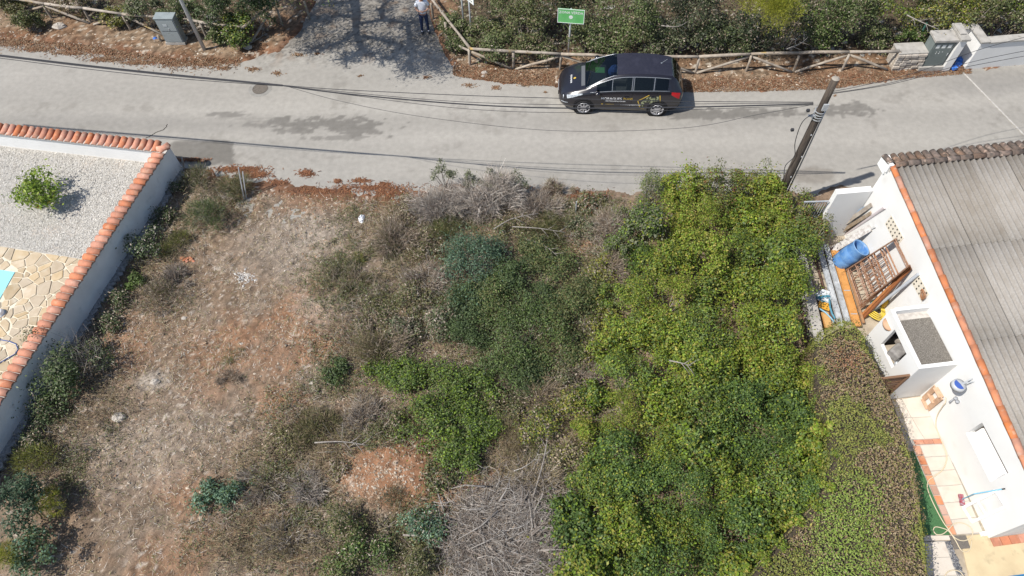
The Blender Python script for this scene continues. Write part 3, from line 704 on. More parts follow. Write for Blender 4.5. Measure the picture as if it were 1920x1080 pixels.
# roof sheets
def sheet(s0, s1, t0, t1, dz):
    wv = .178; n = int(round((t1 - t0) / wv * 8)); ts = np.linspace(t0, t1, n + 1); vs = []
    ss = np.linspace(s0, s1, 3)
    for s_ in ss:
        for t_ in ts: vs.append(hp(s_, t_, zr(s_) + .05 + dz +   .045 * math.cos(2 * PI * (t_ - t0) / wv)))
    for s_ in ss:
        for t_ in ts: vs.append(hp(s_, t_, zr(s_) + .042 + dz +   .045 * math.cos(2 * PI * (t_ - t0) / wv)))
    k = n + 1; f = [(i * k + j, (i + 1) * k + j, (i + 1) * k + j + 1, i * k + j + 1) for i in range(2) for j in range(n)]
    f += [(6 * k - 3 * k + i * k + j + 1, 3 * k + (i + 1) * k + j + 1, 3 * k + (i + 1) * k + j, 3 * k + i * k + j) for i in range(2) for j in range(n)]
    f += [(2 * k + j, 5 * k + j, 5 * k + j + 1, 2 * k + j + 1) for j in range(n)] + [(j + 1, 3 * k + j + 1, 3 * k + j, j) for j in range(n)]
    return mk('roof_sheet', vs, f, M_sheet, house, True)
for ri, (s0, s1) in enumerate([(.22, 2.86), (2.70, 5.48), (5.32, 8.1), (7.94, HL + .25)]):
    for ci in range(7):
        t0 = .09 + ci * 1.068; sheet(s0, s1, t0, t0 + 1.068 + .05, (3 - ri) * .013 + (ci % 2) * .011)
VM = barrel_mesh('verge_tile', .46, .105, 170); VM.materials.append(M_verge)
def htile(s, t, z, ax, tilt, me, name, par=house):
    o = bpy.data.objects.new(name, me); COL.objects.link(o); o.parent = par; w_ = worigin(par); c = hp(s, t, z)
    o.location = tuple(c - w_); o.rotation_euler = (random.uniform(-.03, .03), tilt + random.uniform(-.015, .015), math.atan2(ax[1], ax[0]) + random.uniform(-.025, .025)); return o
i = 0; s_ = .35
while s_ < HL + .2:
    htile(s_, .075, zr(s_) + .015, dS, math.atan(.112) + .03, VM, 'verge_tile'); s_ += .39
RM = barrel_mesh('ridge_tile', .44, .11, 165); RM.materials.append(M_oldtile)
EM = barrel_mesh('eave_tile', .40, .105, 165); EM.materials.append(M_oldtile)
for i in range(19): htile(.12, .30 + i * .385, zr(0) + .06, dX, .03, RM, 'ridge_tile')
for i in range(31): htile(-.10, .02 + i * .235, zr(0) + .035, -dS, .20, EM, 'eave_tile')
m = MB(); hbox(m, -.24, .22, -.02, 7.6, zr(0) - .1, zr(0) + .02); m.build('mortar_bed', M_mortar, house)
# small white horn at the gable corner
m = MB(); hbox(m, -.30, .10, -.06, .16, 2.95, zr(0) + .03); hbox(m, .02, .17, -.07, .06, 3.1, zr(0) + .12); m.build('gable_block', M_white, house)
# perforated cream vent panels in the wall
M_vent = mat('cream_grille', (.66, .60, .50), .9)
def vent(pts):
    ww = [WP(*q_) for q_ in pts]; s0 = min(a[0] for a in ww); s1 = max(a[0] for a in ww); z0 = min(a[1] for a in ww); z1 = max(a[1] for a in ww)
    m = MB(); hbox(m, s0, s1, -.012, .0, z0, z1); o = m.build('vent_panel', M_vent, house)
    d = MB(); nz = max(2, int((z1 - z0) / .13)); ns = max(3, int((s1 - s0) / .13))
    for i in range(ns):
        for j in range(nz):
            cs = s0 + (i + .5) * (s1 - s0) / ns; cz = z0 + (j + .5) * (z1 - z0) / nz
            hbox(d, cs - .022, cs + .022, -.016, -.013, cz - .028, cz + .028)
    d.build('hole', M_dark, o)
vent([(1671, 404), (1660, 420), (1684, 457), (1695, 446)]); vent([(1723, 516), (1711, 532), (1729, 566), (1742, 550)])
# terracotta skirting tiles along the south wall
for i in range(8):
    s_ = HL; m = MB(); hbox(m, HL + .012, HL + .21, .02 + i * .235, .24 + i * .235, 0, .035 + .004 * (i % 3)); m.build('skirting_tile', M_tile, house)

# annex with the reed mat roof
ann = thing('annex', 'small white cooking annex with parapets, reed mat roof and square opening', 'annex', hp(4.9, -.5, 0))
AT = -1.05; AS0, AS1, AZ = 3.98, 5.76, 2.0
o_ = [WP(1678, 616, AT), WP(1698, 663, AT), WP(1674, 691, AT), WP(1650, 648, AT)]
os0 = (o_[0][0] + o_[3][0]) / 2; os1 = (o_[1][0] + o_[2][0]) / 2; oz1 = (o_[0][1] + o_[1][1]) / 2; oz0 = (o_[2][1] + o_[3][1]) / 2
m = MB(); q = .10
hbox(m, AS0, os0, AT, AT + q, 0, AZ); hbox(m, os1, AS1, AT, AT + q, 0, AZ); hbox(m, os0, os1, AT, AT + q, 0, oz0); hbox(m, os0, os1, AT, AT + q, oz1, AZ)
hbox(m, AS1 - q, AS1, AT + q, -.002, 0, AZ - .003); hbox(m, AS0, AS0 + q, AT + q, -.002, 0, AZ + .06); m.build('wall', M_whitewall, ann)
m = MB(); hbox(m, AS0 + q, AS1 - q, AT + q, -.003, 1.78, 1.85); m.build('roof', M_mortar, ann)
m = MB(); nS = 58
for i in range(nS):
    tt = AT + q + .03 + (abs(AT) - q - .05) * (i + .5) / nS
    m.box(hp((AS0 + AS1) / 2 + .08, tt, 1.872 + .006 * ((i * 7) % 5) / 4), (AS1 - AS0 - 2 * q - .26, (abs(AT) - q) / nS * .86, .018), M=np.stack([[dS[0], dS[1], 0], [dX[0], dX[1], 0], [0, 0, 1]], 1))
m.build('reed_mat', mat('reed', (.15, .135, .118), .95, c2=(.25, .23, .20), scale=34, stretch=(1, 1, 1), c3=(.07, .063, .055), s3=60, p3=(.5, .62)), ann, kind='stuff')
m = MB(); hbox(m, AS0 + q, AS1 - q, AT + q + .4, -.01, .8, .9); hbox(m, AS0 + q, AS1 - q, -.06, -.01, .0, 1.7); m.build('inner_shelf', mat('annex_inside', (.10, .08, .075), .95, c2=(.30, .27, .24), scale=4), ann)  # dark, unevenly toned shelf and back lining
m = MB(); hbox(m, os0, os1, AT + q, AT + .6, .6, oz0 - .1); m.build('counter', M_beige, ann)
# things in the opening
cs = (os0 + os1) / 2
t = thing('grey_sack', 'grey crumpled sack on the counter inside the annex opening', 'sack', hp(cs, AT + .3, oz0 - .1))
o = bevel(MB().box(hp(cs - .05, AT + .30, oz0 + .08), (.42, .34, .30), rot=.6).build('sack_body', mat('grey_fabric', (.20, .19, .185), .9, c2=(.28, .27, .26), scale=9), t), .06, 3)
t = thing('metal_canisters', 'small metal canisters standing at the right of the annex opening', 'canister', hp(os1 - .2, AT + .25, oz0 - .1))
for i in range(3): MB().lathe([(0, .18), (.04, .18), (.05, .15), (.05, 0)], hp(os1 - .12 - .12 * i, AT + .18 + .08 * (i % 2), oz0 - .1), 10).build('canister', M_galv, t, True)
t = thing('wall_lamp', 'terracotta half dome lamp on the annex front wall', 'lamp', hp(*[WP(1663, 609, AT)[0], AT, WP(1663, 609, AT)[1]]))
s_, z_ = WP(1663, 611, AT); c = hp(s_, AT, z_); n = 10; vs = []
for i in range(n + 1):
    a = PI * i / n
    for j in range(5):
        b = PI / 2 * j / 4; vs.append(c + np.array([*(dS * (.19 * math.cos(a) * math.cos(b) if True else 0)), 0]) + np.array([0, 0, .10 - .20 * math.sin(b)]) * (1 if True else 0) - np.array([*dX, 0]) * (.13 * math.sin(a) * math.cos(b)))
f = [(i * 5 + j, (i + 1) * 5 + j, (i + 1) * 5 + j + 1, i * 5 + j + 1) for i in range(n) for j in range(4)] + [tuple(i * 5 for i in range(n, -1, -1))]
mk('lamp_shade', vs, f, mat('pale_terracotta', (.48, .30, .19), .9), t, True)
t = thing('slatted_panel', 'brown slatted wooden panel beside the annex corner', 'panel', hp(AS1 - .08, AT - .4, 0))
for i in range(9):
    z_ = .25 + i * .145; a = hp(AS1 - .06, AT - .01, z_); b = hp(AS1 - .06, AT - .95, z_); MB().beam(a, b, .025, .095).build('slat', mat('brown_slat', (.20, .115, .07), .8, rnd=.1) if i == 0 else bpy.data.materials['brown_slat'], t)
for tt in (-.04, -.92): MB().beam(hp(AS1 - .02, AT + tt, 0), hp(AS1 - .02, AT + tt, 1.5), .05, .05, (1, 0, 0)).build('frame_post', bpy.data.materials['brown_slat'], t)
MB().beam(hp(AS1 - .04, AT - .01, 1.53), hp(AS1 - .04, AT - .95, 1.53), .06, .05).build('top_rail', bpy.data.materials['brown_slat'], t)

# garden wall and gate north of the courtyard
gw = thing('garden_wall', 'short white garden wall standing between house corner and road', 'wall', (10.3, 13.1, 0))
m = MB(); a = P(1567, 356, 2.2); m.prism([(a[0], 13.02), (10.845, 13.10), (10.845, 13.30), (a[0], 13.22)], 0, 2.2); m.build('wall', M_whitewall, gw)
gt = thing('metal_gate', 'low grey metal gate beside the short white garden wall', 'gate', (9.3, 13.1, 0))
for i in range(9): MB().tube([(9.0 + i * .08, 13.12, .08), (9.0 + i * .08, 13.12, 1.75)], .012, 5).build('bar', M_galv, gt)
for z_ in (.1, 1.0, 1.76): MB().beam((8.95, 13.12, z_), (9.70, 13.12, z_), .04, .04).build('rail', M_galv, gt)

# ---- courtyard and patio floors
def flat(name, pix, z, mt, th=.02, kind='structure', parent=None):
    pts = [P(a, b, z)[:2] for a, b in pix]; ar = sum(pts[i][0] * pts[(i + 1) % len(pts)][1] - pts[(i + 1) % len(pts)][0] * pts[i][1] for i in range(len(pts)))
    if ar < 0: pts = pts[::-1]
    o = MB().prism(pts, z - th, z).build(name, mt, parent)
    if kind: o['kind'] = kind
    return o
m = MB().prism([(8.6, -1), (16, -1), (16, 3.0), tuple(B0 + np.array([.1, 0])), tuple(A0 + np.array([.1, 0])), (9.3, 13.02), (9.2, 9.2), (8.6, 9.0)], -.15, -.02)
o = m.build('courtyard_floor', M_beige); o['kind'] = 'structure'
M_slab = mat('pale_slab', (.57, .51, .44), .9, c2=(.52, .46, .39), scale=3, bump=.15, rnd=.05, c3=(.44, .38, .32), s3=2, p3=(.60, .78))
M_yellow = mat('yellow_concrete', (.56, .46, .29), .92, c2=(.50, .40, .25), scale=2.2, bump=.2, c3=(.30, .24, .16), s3=2.4, p3=(.60, .76))
path = flat('garden_path', [(1655, 752), (1745, 742), (1852, 1000), (1700, 1006)], -.005, M_concrete)
def slab(pix, mt, nm='paving_slab', z=.012): return flat(nm, pix, z, mt, .03, None, path)
def il(a, b, t): return (a[0] + (b[0] - a[0]) * t, a[1] + (b[1] - a[1]) * t)
slab([(1691, 748), (1729, 743.5), (1744, 781), (1709, 782.5)], M_slab); slab([(1666, 750), (1690, 748), (1708, 782.5), (1684, 783)], M_slab)
slab([(1710, 783.5), (1745, 782), (1762, 821.5), (1734, 823)], M_slab); slab([(1685, 784.5), (1709, 783.5), (1733, 823), (1708, 824)], M_slab)
for i in range(3):
    a, b = (1712, 825), (1765, 822.5); c, d = (1717, 833.5), (1769, 831)
    slab([il(a, b, i / 3 + .01), il(a, b, (i + 1) / 3 - .01), il(c, d, (i + 1) / 3 - .01), il(c, d, i / 3 + .01)], M_tile, 'border_tile', .016)
Lc, Rc = (1725, 834.5), (1769, 832.5); Le, Re = (1795, 1003), (1843, 998)
cuts = [0, .135, .29, .46, .645, .83, 1.0]
for i in range(6):
    g_ = .004; slab([il(Lc, Le, cuts[i] + g_), il(Rc, Re, cuts[i] + g_), il(Rc, Re, cuts[i + 1] - g_), il(Lc, Le, cuts[i + 1] - g_)], M_slab)
a, b = (1712, 834.5), (1783, 1003)
M_btile = mat('border_brick', (.50, .28, .19), .88, c2=(.46, .20, .12), scale=2, rnd=.22, bump=.2)
for i in range(9):
    t0, t1 = i / 9 + .006, (i + 1) / 9 - .006; slab([il(a, b, t0), il((Lc[0] - 1.2, Lc[1]), (Le[0] - 1.2, Le[1]), t0), il((Lc[0] - 1.2, Lc[1]), (Le[0] - 1.2, Le[1]), t1), il(a, b, t1)], M_btile, 'border_tile', .02)
M_turf = mat('artificial_turf', (.07, .17, .07), .95, c2=(.05, .13, .05), scale=40, bump=.6, bscale=200)
flat('artificial_turf', [(1690, 850), (1713, 845), (1782, 1003), (1690, 1003)], .008, M_turf)
flat('stone_strip', [(1741, 765), (1752, 760), (1849, 995), (1844, 997.5)], .004, mat('rubble_strip', (.36, .31, .23), .95, c2=(.25, .22, .17), scale=9, bump=.8, bscale=25, c3=(.46, .42, .35), s3=5))
flat('patio', [(1800, 1006), (1849, 1001), (1925, 985), (2000, 975), (2000, 1140), (1830, 1140)], .006, M_yellow)
flat('patio_slab', [(1690, 1006), (1779, 1004), (1782, 1012), (1690, 1017)], .012, M_slab, kind='structure')
sl2 = flat('side_path', [(1690, 1018), (1771, 1014), (1815, 1130), (1690, 1130)], -.002, M_concrete)
for (v0, v1) in ((1018, 1046), (1047, 1080), (1081, 1130)):
    xr = lambda v: 1770 + (v - 1015) * .36
    flat('paving_slab', [(1700, v0), (xr(v0), v0 - 2), (xr(v1), v1 - 2), (1700, v1)], .012, M_slab, .03, None, sl2)
pst = flat('pebble_strip', [(1771, 1015), (1781, 1013.5), (1830, 1130), (1815, 1130)], .0, M_concrete)
rg = np.random.default_rng(31); n = 420; tt = rg.random(n); ww = rg.random(n); us = (1771 + 44 * tt) + (10 + 5 * tt) * ww; vs = 1015 + 115 * tt
pebbles('pebbles', us, vs, lambda X, Y, u, v: X * 0 + .008, .035, [(.10, .10, .11), (.16, .16, .17), (.22, .22, .23), (.08, .085, .10)], rg, 'grey pebbles filling the strip beside the drain grate')
t = thing('drain_grate', 'dark drain grate set in the patio under the hose loops', 'grate', P(1800, 1016, .01))
flat('grate_frame', [(1779, 1004.5), (1811, 1003.5), (1820, 1028), (1790, 1030)], .014, mat('dark_grate', (.17, .15, .13), .85, c2=(.12, .11, .10), scale=30), .02, None, t)
for i in range(7): flat('grate_bar', [il((1781, 1005.5), (1791, 1028.5), i / 7 + .03), il((1810, 1004.7), (1818.5, 1027), i / 7 + .03), il((1810, 1004.7), (1818.5, 1027), i / 7 + .10), il((1781, 1005.5), (1791, 1028.5), i / 7 + .10)], .024, bpy.data.materials['dark_grate'], .008, None, t)
flat('pool_water', [(1890, 1080), (1925, 1075.5), (1990, 1120), (1910, 1125)], .012, mat('blue_liner', (.03, .16, .36), .15))
t = thing('end_block', 'small white block at the house corner where path meets patio', 'block', P(1846, 1000)); MB().box(P(1844, 1001, .06), (.10, .10, .14)).build('block', M_white, t)

# ------------------------------------------------------------------ things in the courtyard and along the house wall
# low concrete wall on the thicket side
t = thing('low_wall', 'low weathered concrete wall between thicket and courtyard boards', 'wall', P(1527, 560))
a, b = P(1508, 462, .45), P(1549, 645, .45); m = MB(); d_ = unit(b[:2] - a[:2]); n_ = np.array([-d_[1], d_[0]]); n_ = n_ if n_[0] < 0 else -n_
m.prism([a[:2], b[:2], b[:2] + n_ * .30, a[:2] + n_ * .30], -.02, .45); m.build('wall', M_concrete, t)
# blue barrel
M_blue = mat('blue_plastic', (.075, .20, .46), .5, c2=(.14, .28, .50), scale=5, c3=(.36, .43, .52), s3=6, p3=(.6, .75), bump=.1)
t = thing('blue_barrel', 'open blue plastic barrel with pale scuffs leaning at the house wall', 'barrel', P(1597, 492))
bc = P(1573, 493, .10); ax = unit(np.array([.42, -.02, 1.0])); sx = unit(np.cross([0, 1, 0], ax)); R = np.stack([sx, np.cross(ax, sx), ax], 1)
MB().lathe([(0, 0), (.25, 0), (.275, .05), (.29, .30), (.285, .32), (.295, .34), (.295, .62), (.285, .64), (.29, .66), (.275, .84), (.285, .86), (.285, .90), (.255, .905), (.25, .86), (.26, .60), (.25, .25), (0, .22)], bc, 28, R).build('barrel_body', M_blue, t, True)
MB().lathe([(.262, .885), (.29, .885), (.29, .915), (.262, .915), (.262, .885)], bc, 28, R).build('rim', mat('rim_blue', (.16, .30, .52), .5), t, True)
# grey and orange scaffold boards lying on the floor
def board(label, p0, p1, w, z, mt, th=.045, name='scaffold_board', group='scaffold boards lying in the courtyard', cat='board', caps=None):
    a, b = P(*p0, z), P(*p1, z); t = thing(name, label, cat, (*((a + b) / 2)[:2], z - th), group)
    MB().beam(a, b, w, th).build('plank', mt, t)
    if caps:
        d = unit(b - a); sd = np.cross(d, [0, 0, 1]); m = MB()
        for s in (-1, 1): m = MB(); m.beam(a + sd * s * (w / 2 - .012) + [0, 0, th / 2 + .009], b + sd * s * (w / 2 - .012) + [0, 0, th / 2 + .009], .022, .015); m.build('edge_lip', mt, t)
        for k in caps:
            c = a + (b - a) * k; MB().beam(c - sd * w * .42 + [0, 0, th / 2 + .006], c + sd * w * .42 + [0, 0, th / 2 + .006], .03, .01).build('cross_strap', M_galv, t)
    return t
M_gb = mat('bleached_steel', (.38, .40, .42), .6, c2=(.28, .29, .30), scale=9, bump=.15, c3=(.52, .54, .56), s3=3)
M_ob = mat('orange_board', (.55, .27, .085), .7, c2=(.47, .22, .06), scale=6, bump=.15, c3=(.34, .17, .07), s3=3)
M_rw = mat('rough_plank', (.36, .20, .10), .85, c2=(.28, .16, .09), scale=12, stretch=(1, 1, 1))
board('grey steel scaffold board lying nearest the low concrete wall', (1535, 462), (1577, 612), .17, .14, M_gb, caps=(.3, .7))
board('second grey steel scaffold board, lying against the orange one', (1547, 458), (1590, 606), .16, .15, M_gb, caps=(.3, .7))
board('wide orange scaffold board lying between grey boards and rusty frames', (1565, 470), (1607, 612), .24, .15, M_ob, caps=(.22, .55, .85))
board('narrow brown plank lying along the orange board near the rusty frames', (1579, 470), (1619, 606), .07, .13, M_rw)
board('dark timber lying deep beside the grey boards in shade', (1524, 468), (1560, 600), .06, .08, mat('dark_timber', (.10, .055, .04), .9))
# rusty scaffold frames leaning on the wall
M_rust = mat('rusty_steel', (.26, .12, .065), .85, c2=(.34, .20, .12), scale=18, bump=.3, rnd=.2, c3=(.42, .33, .26), s3=7, p3=(.55, .7))
for k in range(6):
    off = k * .055
    b0, b1 = P(1589 + 2 * k, 507, .03), P(1613 + 2 * k, 580 - k, .03); t0, t1 = leanpt(1681, 447, -.05 - off), leanpt(1706, 497, -.05 - off)
    b0 = b0 - np.array([*dX * off, 0]); b1 = b1 - np.array([*dX * off, 0])
    t = thing('rusty_scaffold', ['innermost rusty scaffold frame of the stack leaning on the wall', 'rusty scaffold frame second from the wall in its stack', 'rusty scaffold frame third from the wall in its stack', 'rusty scaffold frame third from outside in its stack', 'rusty scaffold frame second from outside in its stack', 'outermost rusty scaffold frame of the stack leaning on the wall'][k], 'scaffold frame', (b0 + b1) / 2 * np.array([1, 1, 0]), 'rusty scaffold frames leaning on the house wall')
    for a, b in ((b0, t0), (b1, t1)): MB().tube([a, b], .021, 7).build('leg', M_rust, t)
    for f_ in ((.06, .30, .52, .74, .97), (.04, .22, .46, .70, .95), (.08, .34, .58, .80, .98))[k % 3]:
        MB().tube([b0 + (t0 - b0) * f_, b1 + (t1 - b1) * f_], .016, 6).build('rung', M_rust, t)
    for g_ in ((.2, .45, .8), (.33, .67, .12), (.28, .55, .9))[k % 3]:
        a = b0 + (b1 - b0) * g_; b = t0 + (t1 - t0) * g_; MB().tube([a + (b - a) * (.30 if k % 2 else .06), a + (b - a) * (.74 if k % 2 else .52)], .013, 6).build('strut', M_rust, t)
def lean(label, base, top, w, th, mt, name='plank', off=-.04, z=.03, cat='plank', group='planks and poles leaning on the house wall', rnd=False):
    a, b = P(*base, z), leanpt(*top, off); t = thing(name, label, cat, (a[0], a[1], 0), group)
    if rnd: MB().tube([a, b], w, 9).build('pole', mt, t)
    else: MB().beam(a, b, w, th, (dX[0], dX[1], .3)).build('board', mt, t)
M_or = mat('orange_timber', (.42, .17, .05), .8, c2=(.30, .12, .05), scale=10)
lean('long orange brown beam leaning along the lower edge of the rusty frames', (1613, 594), (1706, 499), .07, .05, M_or)
lean('dark orange beam just below the rusty frames, lower of the pair', (1618, 597), (1708, 503), .06, .05, mat('dark_orange_timber', (.26, .095, .035), .8), off=-.10)
lean('grey plastic pipe leaning alone beside the upper cream vent', (1624, 590), (1722, 514), .045, .045, mat('grey_pipe', (.40, .42, .45), .55), name='pipe', cat='pipe', rnd=True)
lean('pinkish white pole with red tip leaning above the blue barrel', (1586, 440), (1659, 389), .045, .04, mat('pinkish_white', (.56, .50, .50), .6), name='pole', cat='pole', rnd=True)
lean('grey weathered board leaning highest, close to the garden wall', (1566, 432), (1634, 384), .13, .03, M_wood)
lean('brown grey board leaning between garden wall and white pole', (1574, 436), (1632, 400), .11, .03, mat('brown_board', (.24, .18, .12), .9, c2=(.32, .26, .2), scale=9))
lean('tan lath leaning just above the pinkish white pole', (1582, 437), (1633, 398), .07, .02, mat('tan_lath', (.38, .28, .18), .9))
lean('bluish metal strip leaning beside the highest grey board', (1562, 426), (1621, 388), .05, .02, mat('bluish_metal', (.30, .38, .48), .4, metal=.3))
lean('wide white painted board leaning low above the blue barrel', (1559, 470), (1632, 427), .22, .03, mat('flaked_white', (.55, .53, .51), .9, c2=(.34, .31, .29), scale=11))
lean('thin white lath leaning right of the wide white board', (1590, 452), (1641, 425), .05, .02, mat('white_lath', (.60, .59, .57), .9))
lean('dark pole lying low against boards at the thicket edge', (1545, 474), (1596, 444), .03, .03, mat('dark_pole', (.07, .05, .045), .8), name='pole', cat='pole', rnd=True)
# bags, boards and coils
t = thing('rubble_bag', 'white and teal plastic bag crumpled beside the low concrete wall', 'bag', P(1543, 553))
M_bag = mat('white_teal_plastic', (.62, .66, .68), .35, c2=(.06, .22, .30), scale=5, mixpos=(.5, .53))
v_, f_ = [], []
def lump(c, r, rg, mt, name, parent, sq=.6, n=12, amp=.3):
    m = MB(); prof = []
    vs = []; K = 8
    for i in range(K):
        th = PI * i / (K - 1)
        for j in range(n):
            ph = 2 * PI * j / n; q = 1 + amp * (rg.random() - .5); vs.append(c + np.array([r[0] * math.sin(th) * math.cos(ph), r[1] * math.sin(th) * math.sin(ph), r[2] * math.cos(th)]) * q)
    f = [(i * n + j, (i + 1) * n + j, (i + 1) * n + (j + 1) % n, i * n + (j + 1) % n) for i in range(K - 1) for j in range(n)]
    return mk(name, vs, f, mt, parent)
rg = np.random.default_rng(12)
lump(P(1544, 556, .12), (.24, .22, .14), rg, M_bag, 'bag_body', t, amp=.5)
t = thing('orange_sheet', 'square orange sheet lying in the courtyard below the crumpled bag', 'panel', P(1545, 573)); MB().beam(P(1535, 569, .16), P(1556, 577, .14), .26, .03).build('sheet', mat('orange_sheet', (.62, .32, .04), .6), t)
t = thing('orange_tray', 'pale orange tray lying lowest by the low concrete wall', 'tray', P(1550, 600)); MB().beam(P(1545, 586, .1), P(1553, 615, .1), .26, .03).build('sheet', mat('pale_orange', (.55, .33, .13), .7, c2=(.45, .26, .1), scale=5), t)
MB().beam(P(1539, 586, .13), P(1547, 615, .13), .02, .05).build('rim', M_ob, t)
t = thing('blue_strap', 'blue hose end lying over the orange panel and tray', 'hose', P(1555, 590)); MB().tube([P(*q, .2) for q in [(1536, 578), (1548, 586), (1558, 596), (1564, 604)]], .025, 7).build('hose_pipe', mat('pale_blue_hose', (.22, .40, .52), .5), t, True)
MB().tube([P(*q, .17) for q in [(1555, 560), (1556, 575), (1560, 588), (1566, 598)]], .03, 7).build('hose_pipe', mat('teal_hose', (.08, .24, .33), .5), t, True)
t = thing('yellow_hose', 'coiled yellow hose beside the north side of the annex', 'hose', P(1640, 590))
for k in range(4):
    pts = [P(1643, 586, .2) + np.array([(.26 - .045 * k) * math.cos(a), (.26 - .045 * k) * math.sin(a), .05 * math.sin(a * 2) + .03 * k]) for a in np.linspace(0, 6.2, 26)]
    MB().tube(pts, .021, 6).build('coil', mat('yellow_hose', (.62, .46, .06), .5) if k == 0 else bpy.data.materials['yellow_hose'], t, True)
t = thing('yellow_jug', 'yellow plastic jug behind the grey pipe against the wall', 'jug', P(1655, 572)); o = MB().lathe([(0, .42), (.05, .42), (.05, .36), (.15, .28), (.16, .03), (.14, 0), (0, 0)], P(1652, 570, .25), 14).build('jug_body', mat('yellow_plastic', (.62, .38, .02), .45, c2=(.5, .28, .03), scale=5), t, True)
t = thing('grey_bucket', 'pale blue grey bucket with green handle next to the yellow jug', 'bucket', P(1636, 577)); MB().lathe([(.12, 0), (.16, .26), (.145, .26), (.11, .03), (0, .03)], P(1637, 577, .1), 16).build('bucket_body', mat('bluegrey_plastic', (.22, .30, .34), .5), t, True)
MB().tube([P(1633, 574, .36), P(1636, 566, .42), P(1641, 574, .36)], .016, 6).build('handle', mat('lime_plastic', (.25, .55, .12), .5), t, True)
t = thing('wire_bundle', 'small tangled rusty wire bundle on the wall above the annex', 'wire', leanpt(1731, 552)); s_, z_ = WP(1731, 552, -.06)
for k in range(5): MB().tube([hp(s_ + .12 * math.cos(a + k) , -.06 - .01 * k, z_ + .10 * math.sin(a * (1 + .1 * k))) for a in np.linspace(0, 6, 16)], .012, 5).build('loop', M_rust, t)

# wall lamp, tap, garden hose, crate, broom, frame
s_, z_ = WP(1824, 712, -.02)
t = thing('enamel_lamp', 'round blue and white enamel lamp on a bracket from the wall', 'lamp', hp(s_, 0, z_))
lc = hp(s_ + .06, -.36, z_ - .12)
MB().tube([hp(s_ - .03, -.01, z_), lc + [0, 0, .08]], .014, 6).build('bracket', M_galv, t); MB().tube([hp(s_ + .05, -.01, z_), lc + [0, 0, .08]], .014, 6).build('bracket', M_galv, t)
MB().lathe([(.0, .09), (.05, .09), (.165, .055), (.17, -.06), (.15, -.06), (.14, .03), (0, .05)], lc, 22).build('shade', mat('grey_enamel', (.42, .43, .44), .4), t, True)
n = 16; vs = [lc + [0, 0, .102]] + [lc + np.array([.13 * math.cos(a), .13 * math.sin(a), .075]) for a in np.linspace(1.9, 5.2, n)]
mk('blue_cover', vs, [(0, i, i + 1) for i in range(1, n)], mat('deep_blue', (.05, .10, .34), .4), t)
s_, z_ = WP(1792, 747, -.05)
t = thing('outdoor_tap', 'small grey double tap fixed to the white wall below the lamp', 'tap', hp(s_, 0, z_))
for k in (0, 1): MB().lathe([(0, .02), (.05, .02), (.05, -.02), (0, -.02)], hp(s_ + .09 * k, -.05, z_), 12).build('knob', mat('grey_metal', (.30, .31, .33), .5), t, True)
MB().tube([hp(s_ - .02, -.05, z_ - .03), hp(s_ + .03, -.16, z_ - .16)], .02, 7).build('spout', bpy.data.materials['grey_metal'], t, True)
t = thing('cream_hose', 'cream garden hose running from the tap and looping over the drain grate', 'hose', P(1755, 790))
s2, z2 = WP(1772, 756, -.06)
M_cream = mat('cream_hose', (.56, .48, .34), .5)
pth = [hp(s2 - .12, -.04, z2 + .10), hp(s2, -.07, z2 + .03), leanpt(1767, 762, -.09), leanpt(1757, 780, -.06), P(1755, 800, .12), P(1765, 825, .05)] + [P(*q, .035) for q in [(1773, 845), (1775, 862), (1768, 880), (1752, 893), (1741, 901), (1739, 915), (1746, 935), (1757, 958), (1768, 978), (1778, 992), (1790, 1008), (1806, 1014), (1820, 1008), (1824, 996), (1815, 985), (1800, 980), (1788, 983), (1779, 992), (1768, 1001), (1756, 1002), (1750, 994), (1754, 988), (1766, 990), (1779, 996), (1792, 1014), (1801, 1030), (1811, 1035), (1819, 1029), (1822, 1014)]]
def smoothpath(p, n=5):
    p = np.array(p); out = []
    for i in range(len(p) - 1):
        p0 = p[max(i - 1, 0)]; p1 = p[i]; p2 = p[i + 1]; p3 = p[min(i + 2, len(p) - 1)]
        for k in range(n):
            x_ = k / n; out.append(.5 * ((2 * p1) + (-p0 + p2) * x_ + (2 * p0 - 5 * p1 + 4 * p2 - p3) * x_ ** 2 + (-p0 + 3 * p1 - 3 * p2 + p3) * x_ ** 3))
    out.append(p[-1]); return out
MB().tube(smoothpath(pth), .0125, 6).build('hose_pipe', M_cream, t, True)
MB().tube(smoothpath([P(*q, .03) for q in [(1772, 1080), (1778, 1072), (1790, 1069), (1802, 1074), (1812, 1090)]]), .0125, 6).build('hose_pipe', M_cream, t, True)
t = thing('wooden_shelf', 'small pale wooden crate shelf leaning in the corner by the annex', 'crate', P(1748, 757))
M_pine = mat('pale_pine', (.52, .35, .24), .8, c2=(.44, .28, .18), scale=10)
fb = [P(1734, 749, .03), P(1743, 767, .03)]; ft = [leanpt(1757, 727, -.04), leanpt(1768, 745, -.04)]; dp = np.array([*(-dX * .12), .06])
for k in (0, 1): MB().beam(fb[k] + dp * .5, ft[k] + dp * .5, .03, .14, np.cross(ft[k] - fb[k], dp)).build('side_board', M_pine, t)
for g_ in (.02, .5, .98):
    a = fb[0] + (ft[0] - fb[0]) * g_; b = fb[1] + (ft[1] - fb[1]) * g_; MB().beam(a + dp * .5, b + dp * .5, .14, .03, ft[0] - fb[0]).build('shelf_board', M_pine, t)
t = thing('broom', 'broom with red brush and pale blue stick leaning on the wall', 'broom', P(1803, 937))
a, b = P(1801, 927, .05), P(1805, 948, .05); MB().beam(a, b, .10, .07).build('brush', mat('red_brush', (.30, .06, .08), .8, c2=(.35, .33, .38), scale=14), t)
MB().tube([P(1804, 936, .1), leanpt(1826, 926, -.45), leanpt(1880, 917, -.03)], .014, 7).build('stick', mat('pale_blue_stick', (.16, .42, .58), .4), t)
